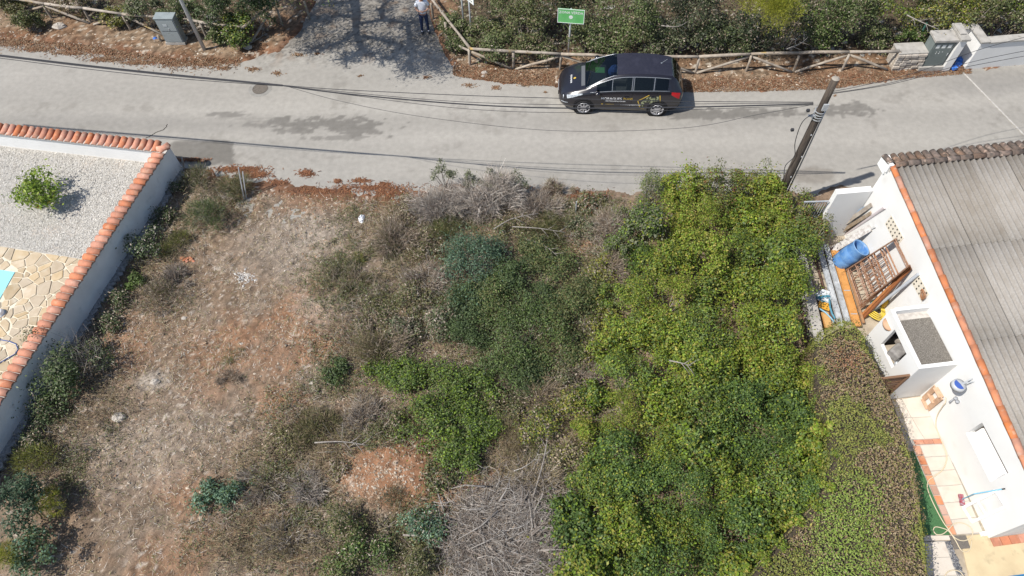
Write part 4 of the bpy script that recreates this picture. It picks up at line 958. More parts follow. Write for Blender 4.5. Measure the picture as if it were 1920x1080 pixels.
MB().tube([leanpt(1877, 917.6, -.035), leanpt(1884, 916.5, -.03)], .017, 7).build('grip', M_black, t)
t = thing('white_ladder', 'white plastic ladder frame leaning on the house wall by the broom', 'frame', P(1815, 965))
M_pl = mat('white_plastic', (.80, .80, .80), .4)
q = [P(1806, 952, .04), P(1823, 979, .04), leanpt(1885, 950, -.04), leanpt(1867, 921, -.04)]
for a, b in ((q[0], q[3]), (q[1], q[2])): MB().beam(a, b, .06, .05, (dX[0], dX[1], .5)).build('rail', M_pl, t)
for g_ in (0.0, .44, 1.0): MB().beam(q[0] + (q[3] - q[0]) * g_, q[1] + (q[2] - q[1]) * g_, .06, .05, (dX[0], dX[1], .5)).build('crossbar', M_pl, t)
for g_ in (0, 1): MB().beam(q[2 + g_] + np.array([*(-dX * .02), .0]), q[2 + g_] + np.array([*(-dX * .02), -.05]) + (q[2] - q[1]) * .06, .07, .07, (dX[0], dX[1], .5)).build('foot', M_pl, t)

# ------------------------------------------------------------------ north-east corner: rubble pillar, meter cabinet, white walls, bags
t = thing('stone_pier', 'rough dry stone pier at the fence end beside the meter cabinet', 'pier', (15.35, 21.1, 0))
M_rub = mat('rubble_stone', (.46, .41, .35), .95, c2=(.34, .30, .26), scale=8, bump=.7, bscale=20, rnd=.16)
rg = np.random.default_rng(17); z_ = 0.0
for row in range(6):
    hh = .13; x_ = 14.84 + .03 * rg.random()
    while x_ < 15.92:
        w_ = .16 + .2 * rg.random(); w_ = min(w_, 15.98 - x_)
        o = MB().box((x_ + w_ / 2, 20.86 + .06 * rg.random() + .12, z_ + hh / 2), (w_ - .012, .36, hh - .012), rot=.06 * (rg.random() - .5)).build('stone', M_rub, t); bevel(o, .022, 2); x_ += w_
    z_ += hh
MB().box((15.4, 21.28, .36), (1.04, .44, .70)).build('core', M_rub, t)
o = MB().box((15.4, 21.17, .80), (1.12, .62, .05), rot=.03).build('cap', M_concrete, t)
mc = thing('meter_cabinet', 'grey green electricity meter cabinet with three white labels and concrete top', 'cabinet', (16.4, 21.0, 0))
M_cab = mat('greygreen_paint', (.17, .20, .195), .6, c2=(.14, .165, .16), scale=3, bump=.1)
bevel(MB().box((16.37, 21.12, .74), (.80, .50, 1.14)).build('cabinet_body', M_cab, mc), .01)
MB().box((16.34, 21.05, .10), (.92, .56, .22)).build('plinth', M_concrete, mc)
bevel(MB().box((16.37, 21.10, 1.36), (.90, .62, .10)).build('cap', M_concrete, mc), .012)
dr = MB().box((16.38, 20.858, .74), (.72, .02, 1.02)).build('door', mat('greygreen_door', (.15, .175, .17), .5, c2=(.125, .15, .145), scale=2), mc); bevel(dr, .005)
for i in range(3):
    MB().box((16.16 + i * .22, 20.845, 1.10), (.13, .004, .15)).build('label', mat('paper_label', (.66, .68, .66), .7) if i == 0 else bpy.data.materials['paper_label'], dr)
for i in range(5): MB().box((16.22 + (i % 3) * .11, 20.845, .86 - .07 * (i // 3)), (.03, .004, .03)).build('sticker', bpy.data.materials['paper_label'], dr)
MB().box((16.68, 20.84, .74), (.02, .03, .12)).build('handle', M_galv, dr)
gp = thing('gate_pier', 'white rendered gate pier with concrete cap between cabinet and recess', 'pier', (16.95, 21.2, 0))
MB().box((16.95, 21.20, .70), (.27, .86, 1.42)).build('pier_body', M_whitewall, gp); bevel(MB().box((16.95, 21.18, 1.46), (.36, .98, .09)).build('cap', M_concrete, gp), .012); bevel(MB().box((16.90, 21.26, 1.535), (.22, .60, .06), rot=.05).build('cap', M_concrete, gp), .01)
rw = thing('roadside_wall', 'white wall with concrete coping stepping back into a recess by the road', 'wall', (19, 21, 0))
wd = np.array([.995, .075]); wn = np.array([-.075, .995]); wo3 = np.array([17.72, 20.83])
m = MB(); m.prism([wo3, wo3 + wd * 7, wo3 + wd * 7 + wn * .25, wo3 + wn * .25], -.1, 1.18); m.build('wall', M_whitewall, rw)
m = MB(); m.prism([wo3 + wn * .252, wo3 + wd * .24 + wn * .252, wo3 + wd * .24 + wn * 1.0, wo3 + wn * 1.0], -.1, 1.22); m.build('wall', M_whitewall, rw)
m = MB(); m.prism([(17.09, 21.60), (17.70, 21.66), (17.70, 21.85), (17.09, 21.80)], -.1, 1.22); m.build('wall', M_whitewall, rw)
m = MB(); m.prism([wo3 + wd * .30 - wn * .05, wo3 + wd * 7 - wn * .05, wo3 + wd * 7 + wn * .31, wo3 + wd * .30 + wn * .31], 1.185, 1.25); bevel(m.build('coping', M_concrete, rw), .01)
m = MB(); m.prism([wo3 - wd * .06 - wn * .05, wo3 + wd * .295 - wn * .05, wo3 + wd * .295 + wn * 1.05, wo3 - wd * .06 + wn * 1.05], 1.225, 1.29); bevel(m.build('coping', M_concrete, rw), .01)
m = MB(); m.prism([(17.09, 21.55), (17.64, 21.60), (17.64, 21.92), (17.09, 21.86)], 1.225, 1.29); bevel(m.build('coping', M_concrete, rw), .01)
rg = np.random.default_rng(4)
for i, (a_, b_, s_) in enumerate([(1800, 113, .17), (1796, 121, .14), (1789, 127, .14)]):
    t = thing('blue_bag', ['topmost of the blue plastic bags dumped in the white wall recess', 'blue plastic bag lying between two others in the recess', 'lowest blue plastic bag at the mouth of the wall recess'][i], 'bag', P(a_, b_), 'blue bags in the recess')
    lump(P(a_, b_, s_ * .7), (s_, s_ * .8, s_ * .7), rg, mat('blue_bag', (.04, .16, .55), .35, c2=(.35, .45, .6), scale=7, mixpos=(.6, .66)) if i == 0 else bpy.data.materials['blue_bag'], 'bag_body', t, amp=.5)
t = thing('fence_post', 'slanted green metal post among bushes behind the stone pier', 'post', P(1708, 97)); MB().tube([P(1708, 97), P(1708, 97) + np.array([.05, .1, 1.25])], .035, 8).build('post', mat('green_metal', (.05, .14, .11), .5), t)
pipe = MB().beam(P(1806, 136, .012), P(1925, 258, .012), .055, .018); t = thing('white_conduit', 'thin whitish conduit crossing the road from the white wall', 'conduit', P(1860, 190)); pipe.build('conduit', mat('whitish', (.46, .44, .41), .9, c2=(.36, .34, .31), scale=9), t)

# ------------------------------------------------------------------ fences, cabinet, lamp post, signs
def log(a, b, r, name, t, n=8):
    a = np.array(a); b = np.array(b); k = 3; pts = [a + (b - a) * i / k + (RNG.normal(0, .010, 3) if 0 < i < k else 0) for i in range(k + 1)]
    return MB().tube(pts, [r * (1 + .08 * RNG.normal()) for _ in pts], n).build(name, M_rail, t, True)
def vert(base, h): p = P(*base); return p, p + np.array([0, 0, h])
FH = .82
def fence(label, posts, rails, diags, loc):
    t = thing('wooden_fence', label, 'fence', P(*loc))
    for b in posts:
        a, c = vert(b[:2], b[2] if len(b) > 2 else FH - .02); a[2] -= .1; log(a, c, .05, 'post', t)
    for q in rails:
        pts = [P(a, b, FH) for a, b in q]
        for i in range(len(pts) - 1): log(pts[i] + [0, 0, .02], pts[i + 1] + [0, 0, .02], .055, 'top_rail', t)
    for (a, za), (b, zb) in diags: log(P(*a, za), P(*b, zb), .048, 'diagonal_rail', t)
fence('rustic round timber fence with diagonal rails along the right verge behind the car',
      [(838, 74), (882, 124), (963, 131), (1050, 133), (1130, 135), (1216, 136), (1303, 139), (1398, 136), (1485, 137), (1577, 134), (812, 38), (1669, 131, .85)],
      [[(795, -22), (820, 13), (882, 92), (965, 97), (1052, 102), (1135, 106), (1220, 107), (1310, 107), (1408, 102), (1497, 100), (1592, 98), (1686, 97)]],
      [(((822, 28), .6), ((840, 75), .1)), (((840, 76), .1), ((882, 96), .70)), (((884, 97), .72), ((960, 129), .08)), (((966, 130), .08), ((1050, 105), .70)), (((1054, 105), .72), ((1128, 132), .08)),
       (((1134, 132), .08), ((1218, 110), .70)), (((1222, 110), .72), ((1300, 137), .08)), (((1306, 137), .08), ((1405, 106), .70)), (((1411, 106), .72), ((1484, 135), .08)), (((1490, 135), .08), ((1590, 103), .70)), (((1594, 103), .72), ((1664, 131), .10))], (1250, 137))
fence('rustic round timber fence with diagonal rails along the left verge by the grey cabinet',
      [(100, 38), (174, 46), (246, 58), (22, 28), (303, 80, .35), (390, 76), (467, 83), (531, 50), (580, 35)],
      [[(-30, -6), (38, 0), (85, 8), (157, 16), (230, 27), (300, 33)], [(345, 38), (400, 45), (455, 53)], [(455, 53), (516, 5), (600, -40)]],
      [(((52, 20), .1), ((82, 11), .7)), (((86, 11), .72), ((168, 44), .1)), (((176, 46), .1), ((227, 28), .7)), (((232, 29), .72), ((310, 67), .1)), (((350, 66), .1), ((380, 47), .7)), (((384, 47), .72), ((412, 58), .5)), (((470, 80), .1), ((505, 25), .6)), (((-20, 2), .75), ((14, 20), .1))], (240, 58))

cb = thing('utility_cabinet', 'grey metal utility cabinet on a concrete plinth by the left fence', 'cabinet', P(333, 86))
cx, cy = P(332, 86)[:2] + np.array([0, .18])
M_cg = mat('grey_cabinet_paint', (.26, .295, .30), .5, c2=(.22, .25, .255), scale=2.5, bump=.08)
bevel(MB().box((cx, cy, .70), (.74, .36, 1.10), rot=-.05).build('cabinet_body', M_cg, cb), .012)
MB().box((cx, cy, .06), (.80, .42, .20), rot=-.05).build('plinth', M_concrete, cb)
bevel(MB().box((cx, cy, 1.275), (.80, .42, .05), rot=-.05).build('lid', M_cg, cb), .015)
dr = bevel(MB().box((cx - .01, cy - .186, .70), (.66, .02, 1.0), rot=-.05).build('door', mat('grey_cabinet_door', (.29, .325, .33), .45), cb), .006)
MB().box((cx, cy - .2, .72), (.60, .008, .01), rot=-.05).build('seam', M_cable, dr); MB().box((cx - .06, cy - .2, .98), (.16, .006, .10), rot=-.05).build('label', mat('faded_label', (.42, .45, .46), .6), dr); MB().box((cx + .02, cy - .2, .80), (.03, .02, .09), rot=-.05).build('handle', M_galv, dr)
lp = thing('lamp_post', 'slim galvanised street lamp post at the left roadside', 'lamp post', P(385, 96))
a = P(385, 96); MB().tube([a, a + [0, 0, 5.4]], [.075, .06], 12).build('post', M_galv, lp, True); MB().tube([a, a + [0, 0, .02]], .12, 10).build('base_plate', M_galv, lp)
MB().box(a + [0, -.3, 5.42], (.2, .7, .09)).build('lamp_head', M_galv, lp)

def text(body, size, mt, parent, Mx, name='lettering', extr=.0008, align='CENTER'):
    cu = bpy.data.curves.new('lettering', 'FONT'); cu.body = body; cu.size = size; cu.align_x = align; cu.align_y = 'CENTER'; cu.extrude = extr; cu.resolution_u = 2; cu.offset = size * .012
    o = bpy.data.objects.new('lettering', cu); COL.objects.link(o); bpy.context.view_layer.update()
    me = bpy.data.meshes.new_from_object(o.evaluated_get(bpy.context.evaluated_depsgraph_get())); bpy.data.objects.remove(o); bpy.data.curves.remove(cu)
    me.materials.clear(); me.materials.append(mt)
    q = bpy.data.objects.new(name, me); COL.objects.link(q); q.parent = parent
    w_ = Matrix.Translation(Vector(worigin(parent))).inverted(); q.matrix_local = w_ @ Mx; return q
def frame_m(o, x, y):
    x = unit(np.array(x, float)); y = np.array(y, float); z = unit(np.cross(x, y)); y = np.cross(z, x)
    return Matrix(((x[0], y[0], z[0], o[0]), (x[1], y[1], z[1], o[1]), (x[2], y[2], z[2], o[2]), (0, 0, 0, 1)))
M_sgreen = mat('sign_green', (.13, .46, .14), .5, c2=(.17, .50, .18), scale=4); M_swhite = mat('sign_white', (.78, .80, .78), .5)
sg = thing('green_sign', 'green sign reading ZONA VERDA with a white round emblem on a post', 'sign', P(1065, 112))
p0 = P(1065, 112); MB().tube([p0 - [0, 0, .1], p0 + [0, .0, 2.30]], .036, 10).build('post', M_galv, sg, True)
s0 = p0 + [0, -.06, 2.02]; xx = np.array([.985, -.17, 0]); up_ = np.array([0, 0, 1.0]); nn_ = np.cross(xx, up_)
bd = bevel(MB().box(s0, (1.0, .025, .60), M=np.stack([xx, -nn_, up_], 1)).build('board', M_sgreen, sg), .008)
fr_ = lambda x_, z_, d: s0 + xx * x_ + up_ * z_ + nn_ * d
for (x_, z_, w_, h_) in [(0, .288, 1.0, .022), (0, -.288, 1.0, .022), (-.489, 0, .022, .552), (.489, 0, .022, .552)]:
    MB().box(fr_(x_, z_, .014), (w_, .006, h_), M=np.stack([xx, -nn_, up_], 1)).build('border', M_swhite, bd)
text('ZONA VERDA', .142, M_swhite, bd, frame_m(fr_(0, .15, .0145), xx, up_))
m = MB(); m.add([fr_(.075 * math.cos(a), -.03 + .075 * math.sin(a), .0150) for a in np.linspace(0, 2 * PI, 20, endpoint=False)], [tuple(range(20))]); m.build('emblem', M_swhite, bd)
text('• • •', .06, mat('emblem_green', (.2, .5, .22), .5), bd, frame_m(fr_(.075 * 0, -.04, .0155), xx, up_), 'emblem_print')
ws = thing('white_sign', 'white two post information sign seen at an angle beyond the fence corner', 'sign', P(882, 72))
pa, pb = P(871, 62), P(885, 78)
for q in (pa, pb): MB().tube([q - [0, 0, .1], q + [0, 0, 2.7]], .034, 10).build('post', M_galv, ws, True)
xd = np.array([.60, -.80, 0]); cc_ = (pa + pb) / 2 + [0, 0, 2.25] + np.array([-.80, -.60, 0]) * .0; nv = np.cross(xd, up_)
cc_ = cc_ + nv * .05
b2 = bevel(MB().box(cc_, (1.3, .03, .80), M=np.stack([xd, -nv, up_], 1)).build('board', M_swhite, ws), .006)
M_ink = mat('ink', (.10, .13, .12), .6)
rg = np.random.default_rng(2)
for (z_, h_) in ((.12, .09), (-.06, .07), (-.18, .06), (-.30, .05)):      # rows of small print too far away to read
    x_ = -.55
    while x_ < .52:
        w_ = .03 + .05 * rg.random(); MB().box(cc_ + xd * (x_ + w_ / 2) + up_ * z_ + nv * .0165, (w_, .003, h_ * (.7 + .3 * rg.random())), M=np.stack([xd, -nv, up_], 1)).build('print', M_ink, b2); x_ += w_ + .03

# ------------------------------------------------------------------ utility pole and overhead cables
PB = P(1450, 390); PH = 5.45
up = thing('utility_pole', 'dark weathered timber utility pole with clamps and cables by the road', 'utility pole', PB)
M_pole = mat('pole_wood', (.062, .048, .040), .95, c2=(.105, .085, .068), scale=5, stretch=(6, 6, .6), bump=.5, bscale=40, c3=(.15, .135, .115), s3=3, p3=(.62, .78))
lean_ = np.array([.02, .02, 0])
MB().tube([PB + lean_ * k * 0 + [0, 0, PH * k / 8] for k in range(9)], [.138 - .040 * k / 8 for k in range(9)], 14).build('pole', M_pole, up, True)
M_ptop = mat('pole_cut_end', (.30, .27, .23), .95)
MB().lathe([(.105, 0), (.06, .03), (0, .035)], PB + [0, 0, PH], 14).build('pole_top', M_ptop, up)
pz = lambda v: PB + np.array([0, 0, v])
for z_ in (4.05, 4.14, 4.23, 4.32): MB().lathe([(.135, -.012), (.15, -.012), (.15, .012), (.135, .012)], pz(z_), 14).build('clamp', M_galv, up)
MB().box(pz(4.18) + [-.2, -.05, 0], (.22, .05, .05)).build('bracket', M_galv, up); MB().box(pz(4.55) + [.02, -.13, 0], (.14, .05, .22)).build('bracket', M_galv, up)
for (dx, z_) in ((-.42, 4.45), (-.62, 3.72)): bevel(MB().box(pz(z_) + [dx, -.12, 0], (.09, .08, .08)).build('junction_box', M_cable, up), .015)
for k, z_ in enumerate((1.7, 2.6, 3.5)): MB().lathe([(0, .02), (.02, .015), (.02, -.015), (0, -.02)], pz(z_) + [.03 * (k % 2), -.15 + .012 * z_ / 3, 0], 8).build('bolt', M_galv, up)
MB().tube(smoothpath([pz(4.3) + [-.15, -.05, 0], pz(4.0) + [-.42, -.1, 0], pz(3.2) + [-.36, -.1, 0], pz(2.6) + [-.18, -.1, 0], pz(2.2) + [-.32, -.1, 0], pz(1.7) + [-.22, -.12, 0], pz(1.2) + [-.12, -.1, 0]]), .012, 5).build('drop_cable', M_cable, up)
MB().tube([pz(4.2) + [.14, -.02, 0], pz(2.4) + [.17, -.04, 0], pz(.6) + [.19, -.05, 0]], .02, 6).build('riser_pipe', mat('grey_riser', (.25, .24, .23), .6), up, True)
def cable(label, pix, r, n=10):
    """pix: (u, v, z) points along the cable"""
    q = smoothpath([P(a, b, z) for a, b, z in pix], n); t = thing('overhead_cable', label, 'cable', q[len(q) // 2], 'overhead cables above the road')
    MB().tube(q, r, 5).build('cable', M_cable, t); return t
zt = 4.2
cable('thick twisted cable bundle crossing the left road above the manhole', [(-420, 56, 5.3), (-200, 81, 5.05), (0, 105, 4.75), (160, 124, 4.55), (330, 142, 4.4), (530, 160.5, 4.25)], .024)
cable('thin cable running tight below the thick bundle over the left road', [(-420, 59, 5.3), (-200, 84, 5.05), (0, 109, 4.73), (160, 129, 4.5), (330, 147, 4.34), (530, 161.5, 4.22)], .010)
cable('second cable of the twisted bundle over the left road', [(-420, 54, 5.3), (-200, 79, 5.05), (0, 103, 4.77), (160, 122, 4.58), (330, 140, 4.42), (530, 159.5, 4.27)], .016)
cable('uppermost cable from the bundle split to the pole, passing over the car', [(530, 160, 4.25), (640, 168, 4.2), (850, 178, 4.15), (1040, 184, 4.12), (1280, 190, 4.12), (1525, 191.5, 4.25)], .010)
cable('dark thicker cable from the bundle split to the pole, over the car', [(530, 160.5, 4.25), (640, 175, 4.15), (850, 194, 4.05), (1040, 202.5, 4.0), (1280, 201, 4.05), (1525, 195, 4.2)], .020)
cable('middle thin cable between bundle split and pole', [(530, 160.5, 4.25), (640, 172, 4.15), (850, 190, 4.05), (1040, 196, 4.0), (1280, 195, 4.05), (1525, 193, 4.22)], .008)
cable('thin cable just under the dark thick cable, ending at the pole', [(530, 161, 4.25), (640, 176, 4.1), (850, 202, 3.95), (1040, 211, 3.9), (1280, 206, 3.95), (1525, 197, 4.15)], .007)
cable('thin slack drop cable hanging lowest across the road', [(535, 161, 4.25), (640, 190, 3.9), (800, 220, 3.6), (1040, 245, 3.4), (1280, 240, 3.5), (1420, 215, 3.8), (1520, 197, 4.1)], .006)
cable('cable from the pole rising past the white roadside wall, upper one', [(1548, 174, 4.55), (1620, 160, 4.5), (1720, 135, 4.6), (1840, 92, 4.8), (1960, 60, 5.0)], .008)
cable('cable from the pole passing over the white roadside wall, middle one', [(1548, 176, 4.5), (1640, 162, 4.4), (1740, 138, 4.45), (1840, 112, 4.6), (1960, 88, 4.8)], .008)
cable('cable from the pole passing over the white roadside wall, lower one', [(1546, 178, 4.45), (1660, 160, 4.3), (1760, 136, 4.4), (1840, 120, 4.55), (1960, 98, 4.7)], .008)
t = thing('manhole_cover', 'round iron manhole cover set in a concrete ring on the road', 'manhole cover', P(488, 166))
c = P(488, 166.5); MB().lathe([(.30, .004), (.45, .004), (.46, -.02)], c, 32).build('concrete_ring', mat('patch_concrete', (.27, .26, .24), .95, c2=(.22, .21, .19), scale=7), t)
MB().lathe([(.265, .005), (.30, .012), (.30, -.01)], c, 32).build('frame_ring', mat('iron', (.10, .09, .08), .8, c2=(.14, .12, .10), scale=12), t)
MB().lathe([(0, .008), (.265, .008), (.265, -.01)], c, 32).build('lid', mat('iron_lid', (.15, .13, .11), .85, c2=(.11, .095, .08), scale=20, bump=.6, bscale=60), t)
rg = np.random.default_rng(6)
cr = [P(*q, .006) for q in [(272, 260), (282, 255), (290, 250), (298, 246), (306, 243), (311, 238), (314, 233)]]; MB().tube([q + rg.normal(0, .012, 3) * [1, 1, 0] for q in smoothpath(cr, 4)], .011, 4).build('road_crack', mat('crack', (.05, .045, .04), .95))['kind'] = 'structure'

# ------------------------------------------------------------------ the car
pf = P(1093, 212.5)[:2]; pr_ = P(1229, 216.5)[:2]; fw = (pf - pr_) / np.linalg.norm(pf - pr_); WB = np.linalg.norm(pf - pr_)
lat = np.array([fw[1], -fw[0]]); lat = lat if lat[1] > 0 else -lat           # towards the far side
HWD = .90; cen = (pf + pr_) / 2 + lat * (HWD - .03)
car = thing('parked_car', 'black people carrier with white and gold lettering parked by the fence', 'car', (cen[0], cen[1], 0))
FX = WB / 2 + .93                                                             # nose ahead of the centre
CL = 4.46
def cw(x, y, z):  # x from the nose backwards, y to the far side (+) or near side (-), z up
    q = cen + fw * (FX - x) + lat * y; return np.array([q[0], q[1], z])
st = np.array([0, .08, .22, .45, .70, .95, 1.12, 1.35, 1.62, 1.90, 2.05, 2.30, 2.58, 2.66, 3.00, 3.34, 3.42, 3.72, 3.88, 4.00, 4.12, 4.26, 4.38, 4.46])
def I(x, xs, ys): return float(np.interp(x, xs, ys))
def section(x):
    w = I(x, [0, .08, .22, .45, .8, 1.4, 3.2, 3.9, 4.2, 4.38, 4.46], [.50, .66, .78, .855, .895, .91, .91, .89, .85, .79, .70])
    zb = I(x, [0, .22, .7, 1.12, 2.0, 3.4, 4.0, 4.46], [.60, .76, .90, .965, 1.02, 1.07, 1.07, .98])
    zrf = I(x, [0, .08, .22, .45, .7, .95, 1.12, 1.35, 1.62, 1.9, 2.05, 2.3, 2.66, 3.0, 3.42, 3.88, 4.0, 4.12, 4.26, 4.38, 4.46], [.62, .70, .80, .90, .985, 1.05, 1.13, 1.28, 1.42, 1.535, 1.58, 1.625, 1.645, 1.645, 1.63, 1.575, 1.545, 1.47, 1.30, 1.10, 1.0])
    wr = I(x, [0, .22, .7, .95, 1.12, 1.9, 2.3, 3.4, 3.9, 4.12, 4.38, 4.46], [.42, .66, .74, .74, .72, .62, .61, .60, .575, .56, .60, .60])
    zl = I(x, [0, .1, .3, .6, 3.9, 4.3, 4.46], [.36, .26, .21, .20, .20, .25, .38])
    wl = w * .93
    hh = max(zrf - zb, .012); gt_ = lambda k: (w * .955 * (1 - k) + wr * k, zb + hh * k * .93)
    pts = [(0, zl), (wl, zl), (w * .985, zl + (zb - zl) * .22), (w, zl + (zb - zl) * .50), (w * .995, zl + (zb - zl) * .78), (w * .955, zb), gt_(.10), gt_(.55), gt_(.90), (wr * .93, zb + hh * .975), (wr * .55, zrf - .012 * min(1, hh * 3)), (0, zrf)]
    return pts
SEC = [section(x) for x in st]; NJ = 12
parts = {}
def addq(nm, a, b, c, d): parts.setdefault(nm, []).append((a, b, c, d))
for i in range(len(st) - 1):
    x0, x1 = st[i], st[i + 1]; xm = (x0 + x1) / 2
    for j in range(NJ - 1):
        for sg_ in (-1, 1):
            nm = 'body'
            if j in (6, 7) :
                if 1.35 <= x0 and x1 <= 1.91: nm = 'quarter_glass' 
                elif 1.90 <= x0 and x1 <= 2.59: nm = 'door_window'
                elif 2.65 <= x0 and x1 <= 3.35: nm = 'rear_door_window'
                elif 3.41 <= x0 and x1 <= 3.89: nm = 'rear_quarter_glass'
                if nm != 'body': nm += '|n' if sg_ < 0 else '|f'
            if j >= 9:
                if .94 <= x0 and x1 <= 2.06: nm = 'windscreen'
                elif 3.99 <= x0 and x1 <= 4.39: nm = 'rear_window'
            a = cw(x0, sg_ * SEC[i][j][0], SEC[i][j][1]); b = cw(x1, sg_ * SEC[i + 1][j][0], SEC[i + 1][j][1]); c = cw(x1, sg_ * SEC[i + 1][j + 1][0], SEC[i + 1][j + 1][1]); d = cw(x0, sg_ * SEC[i][j + 1][0], SEC[i][j + 1][1])
            addq(nm, *((a, b, c, d) if sg_ < 0 else (d, c, b, a)))
M_paint = bpy.data.materials.new('black_paint'); M_paint.use_nodes = True; b = M_paint.node_tree.nodes['Principled BSDF']; b.inputs['Base Color'].default_value = (.012, .011, .016, 1); b.inputs['Roughness'].default_value = .28; b.inputs['Coat Weight'].default_value = .6; b.inputs['Coat Roughness'].default_value = .08
M_roofp = mat('dusty_black_roof', (.020, .020, .032), .42, c2=(.026, .026, .038), scale=16, c3=(.03, .03, .045), s3=3)
M_glass = bpy.data.materials.new('tinted_glass'); M_glass.use_nodes = True; N = M_glass.node_tree.nodes; L = M_glass.node_tree.links
gl = N.new('ShaderNodeBsdfGlossy'); gl.inputs['Roughness'].default_value = .04; gl.inputs['Color'].default_value = (.9, .95, 1, 1); tr = N.new('ShaderNodeBsdfTransparent'); tr.inputs['Color'].default_value = (.42, .46, .45, 1)
fz = N.new('ShaderNodeFresnel'); fz.inputs['IOR'].default_value = 1.45; mx = N.new('ShaderNodeMixShader'); L.new(fz.outputs[0], mx.inputs[0]); L.new(tr.outputs[0], mx.inputs[1]); L.new(gl.outputs[0], mx.inputs[2]); L.new(mx.outputs[0], N['Material Output'].inputs['Surface'])
M_trim = mat('window_trim', (.30, .32, .35), .35, metal=.5)
def quads(nm, qs, mt, smoothf=True, merge=True):
    bm = bmesh.new()
    for q in qs:
        vs = [bm.verts.new(p - np.array([cen[0], cen[1], 0])) for p in q]
        try: bm.faces.new(vs)
        except Exception: pass
    bmesh.ops.remove_doubles(bm, verts=bm.verts, dist=.0008); bmesh.ops.dissolve_degenerate(bm, edges=bm.edges, dist=.0005); me = bpy.data.meshes.new(nm); bm.to_mesh(me); bm.free()
    if smoothf: me.polygons.foreach_set('use_smooth', [True] * len(me.polygons))
    me.materials.append(mt); o = bpy.data.objects.new(nm, me); COL.objects.link(o); o.parent = car; return o
# nose and tail caps join the body
for i, sgx in ((0, 1), (len(st) - 1, -1)):
    for j in range(NJ - 1):
        p = [cw(st[i], -SEC[i][j][0], SEC[i][j][1]), cw(st[i], SEC[i][j][0], SEC[i][j][1]), cw(st[i], SEC[i][j + 1][0], SEC[i][j + 1][1]), cw(st[i], -SEC[i][j + 1][0], SEC[i][j + 1][1])]
        addq('body', *(p if sgx < 0 else p[::-1]))
for nm, qs in parts.items():
    base = nm.split('|')[0]; o = quads(base, qs, M_paint if base == 'body' else M_glass)
# roof skin, slightly proud, dusty
qs = []
for i in range(len(st) - 1):
    if st[i] >= 2.04 and st[i + 1] <= 4.01:
        for j in (9, 10):
            for sg_ in (-1, 1):
                k = .004; a = cw(st[i], sg_ * SEC[i][j][0], SEC[i][j][1] + k); b_ = cw(st[i + 1], sg_ * SEC[i + 1][j][0], SEC[i + 1][j][1] + k); c = cw(st[i + 1], sg_ * SEC[i + 1][j + 1][0], SEC[i + 1][j + 1][1] + k); d = cw(st[i], sg_ * SEC[i][j + 1][0], SEC[i][j + 1][1] + k); qs.append((a, b_, c, d) if sg_ < 0 else (d, c, b_, a))
quads('roof', qs, M_roofp)
def line(xs, j, sg_, off=.008, nm='window_trim', r=.011, fr=0.0):
    pts = []
    for x in xs:
        s_ = section(x); y, z = s_[j]; pts.append(cw(x, sg_ * (y + off * .6), z + off * .5))
    return MB().tube(pts, r, 5).build(nm, M_trim, car, True)
for sg_ in (-1, 1):
    line(np.linspace(1.12, 3.95, 22), 6, sg_); line(np.linspace(1.12, 3.95, 22), 8, sg_, r=.014)
    for x in (1.90, 2.60, 2.66, 3.38):
        s_ = section(x); MB().tube([cw(x, sg_ * (s_[k][0] + .004), s_[k][1]) for k in (6, 7, 8)], .012, 5).build('window_trim', M_trim, car)
    line(np.linspace(.97, 2.04, 10), 9, sg_, r=.012, nm='pillar_trim')
# door gaps
M_gap = mat('door_gap', (.004, .004, .004), .9)
for sg_ in (-1, 1):
    for x in (1.16, 2.63, 3.52):
        s_ = section(x); MB().tube([cw(x, sg_ * (s_[k][0] + .0015), s_[k][1]) for k in (2, 3, 4, 5)], .005, 4).build('door_gap', M_gap, car)
    for x in (2.45, 3.40):
        s_ = section(x); a = cw(x - .09, sg_ * (s_[4][0] + .012), s_[4][1] + .02); b_ = cw(x + .09, sg_ * (s_[4][0] + .012), s_[4][1] + .025); MB().tube([a, b_], .016, 6).build('door_handle', M_paint, car)
    s_ = section(1.42); mc_ = cw(1.38, sg_ * (s_[5][0] + .11), s_[5][1] + .07)
    o = lump(mc_, (.10, .11, .075), np.random.default_rng(1), M_paint, 'wing_mirror', car, amp=.04); o.data.polygons.foreach_set('use_smooth', [True] * len(o.data.polygons))
# wheels
M_rim = mat('alloy', (.50, .50, .52), .35, metal=.6)
cy_ = {}
for x in (.93, .93 + WB):
    for sg_ in (-1, 1):
        s_ = section(x); yo = s_[3][0] + .012; R = np.stack([np.array([*fw, 0]), np.array([0, 0, 1.0]), np.array([*(lat * sg_), 0])], 1)
        hub = cw(x, sg_ * (yo - .10), .325)
        MB().lathe([(.372, .04), (.392, .098), (.372, .106), (.345, .104)], hub, 28, R).build('wheel_arch', M_black, car)
        MB().lathe([(0, .02), (.372, .102)], hub, 28, R).build('arch_liner', M_black, car)
        tw = MB().lathe([(.20, -.08), (.29, -.10), (.325, -.06), (.325, .07), (.30, .108), (.235, .116), (.215, .10)], hub + np.array([*(lat * sg_ * .016), 0]), 28, R).build('wheel', M_black, car, True)
        MB().lathe([(.222, .085), (.236, .118), (.214, .118), (.20, .085)], hub + np.array([*(lat * sg_ * .016), 0]), 28, R).build('rim', M_rim, tw, True)
        for k in range(8):
            a = 2 * PI * k / 8; e0 = hub + R @ np.array([.03 * math.cos(a), .03 * math.sin(a), .13]); e1 = hub + R @ np.array([.212 * math.cos(a), .212 * math.sin(a), .125]); MB().beam(e0, e1, .058, .016, R[:, 2]).build('spoke', M_rim, tw)
        MB().lathe([(0, .142), (.045, .138), (.05, .12)], hub, 12, R).build('hub_cap', M_rim, tw)
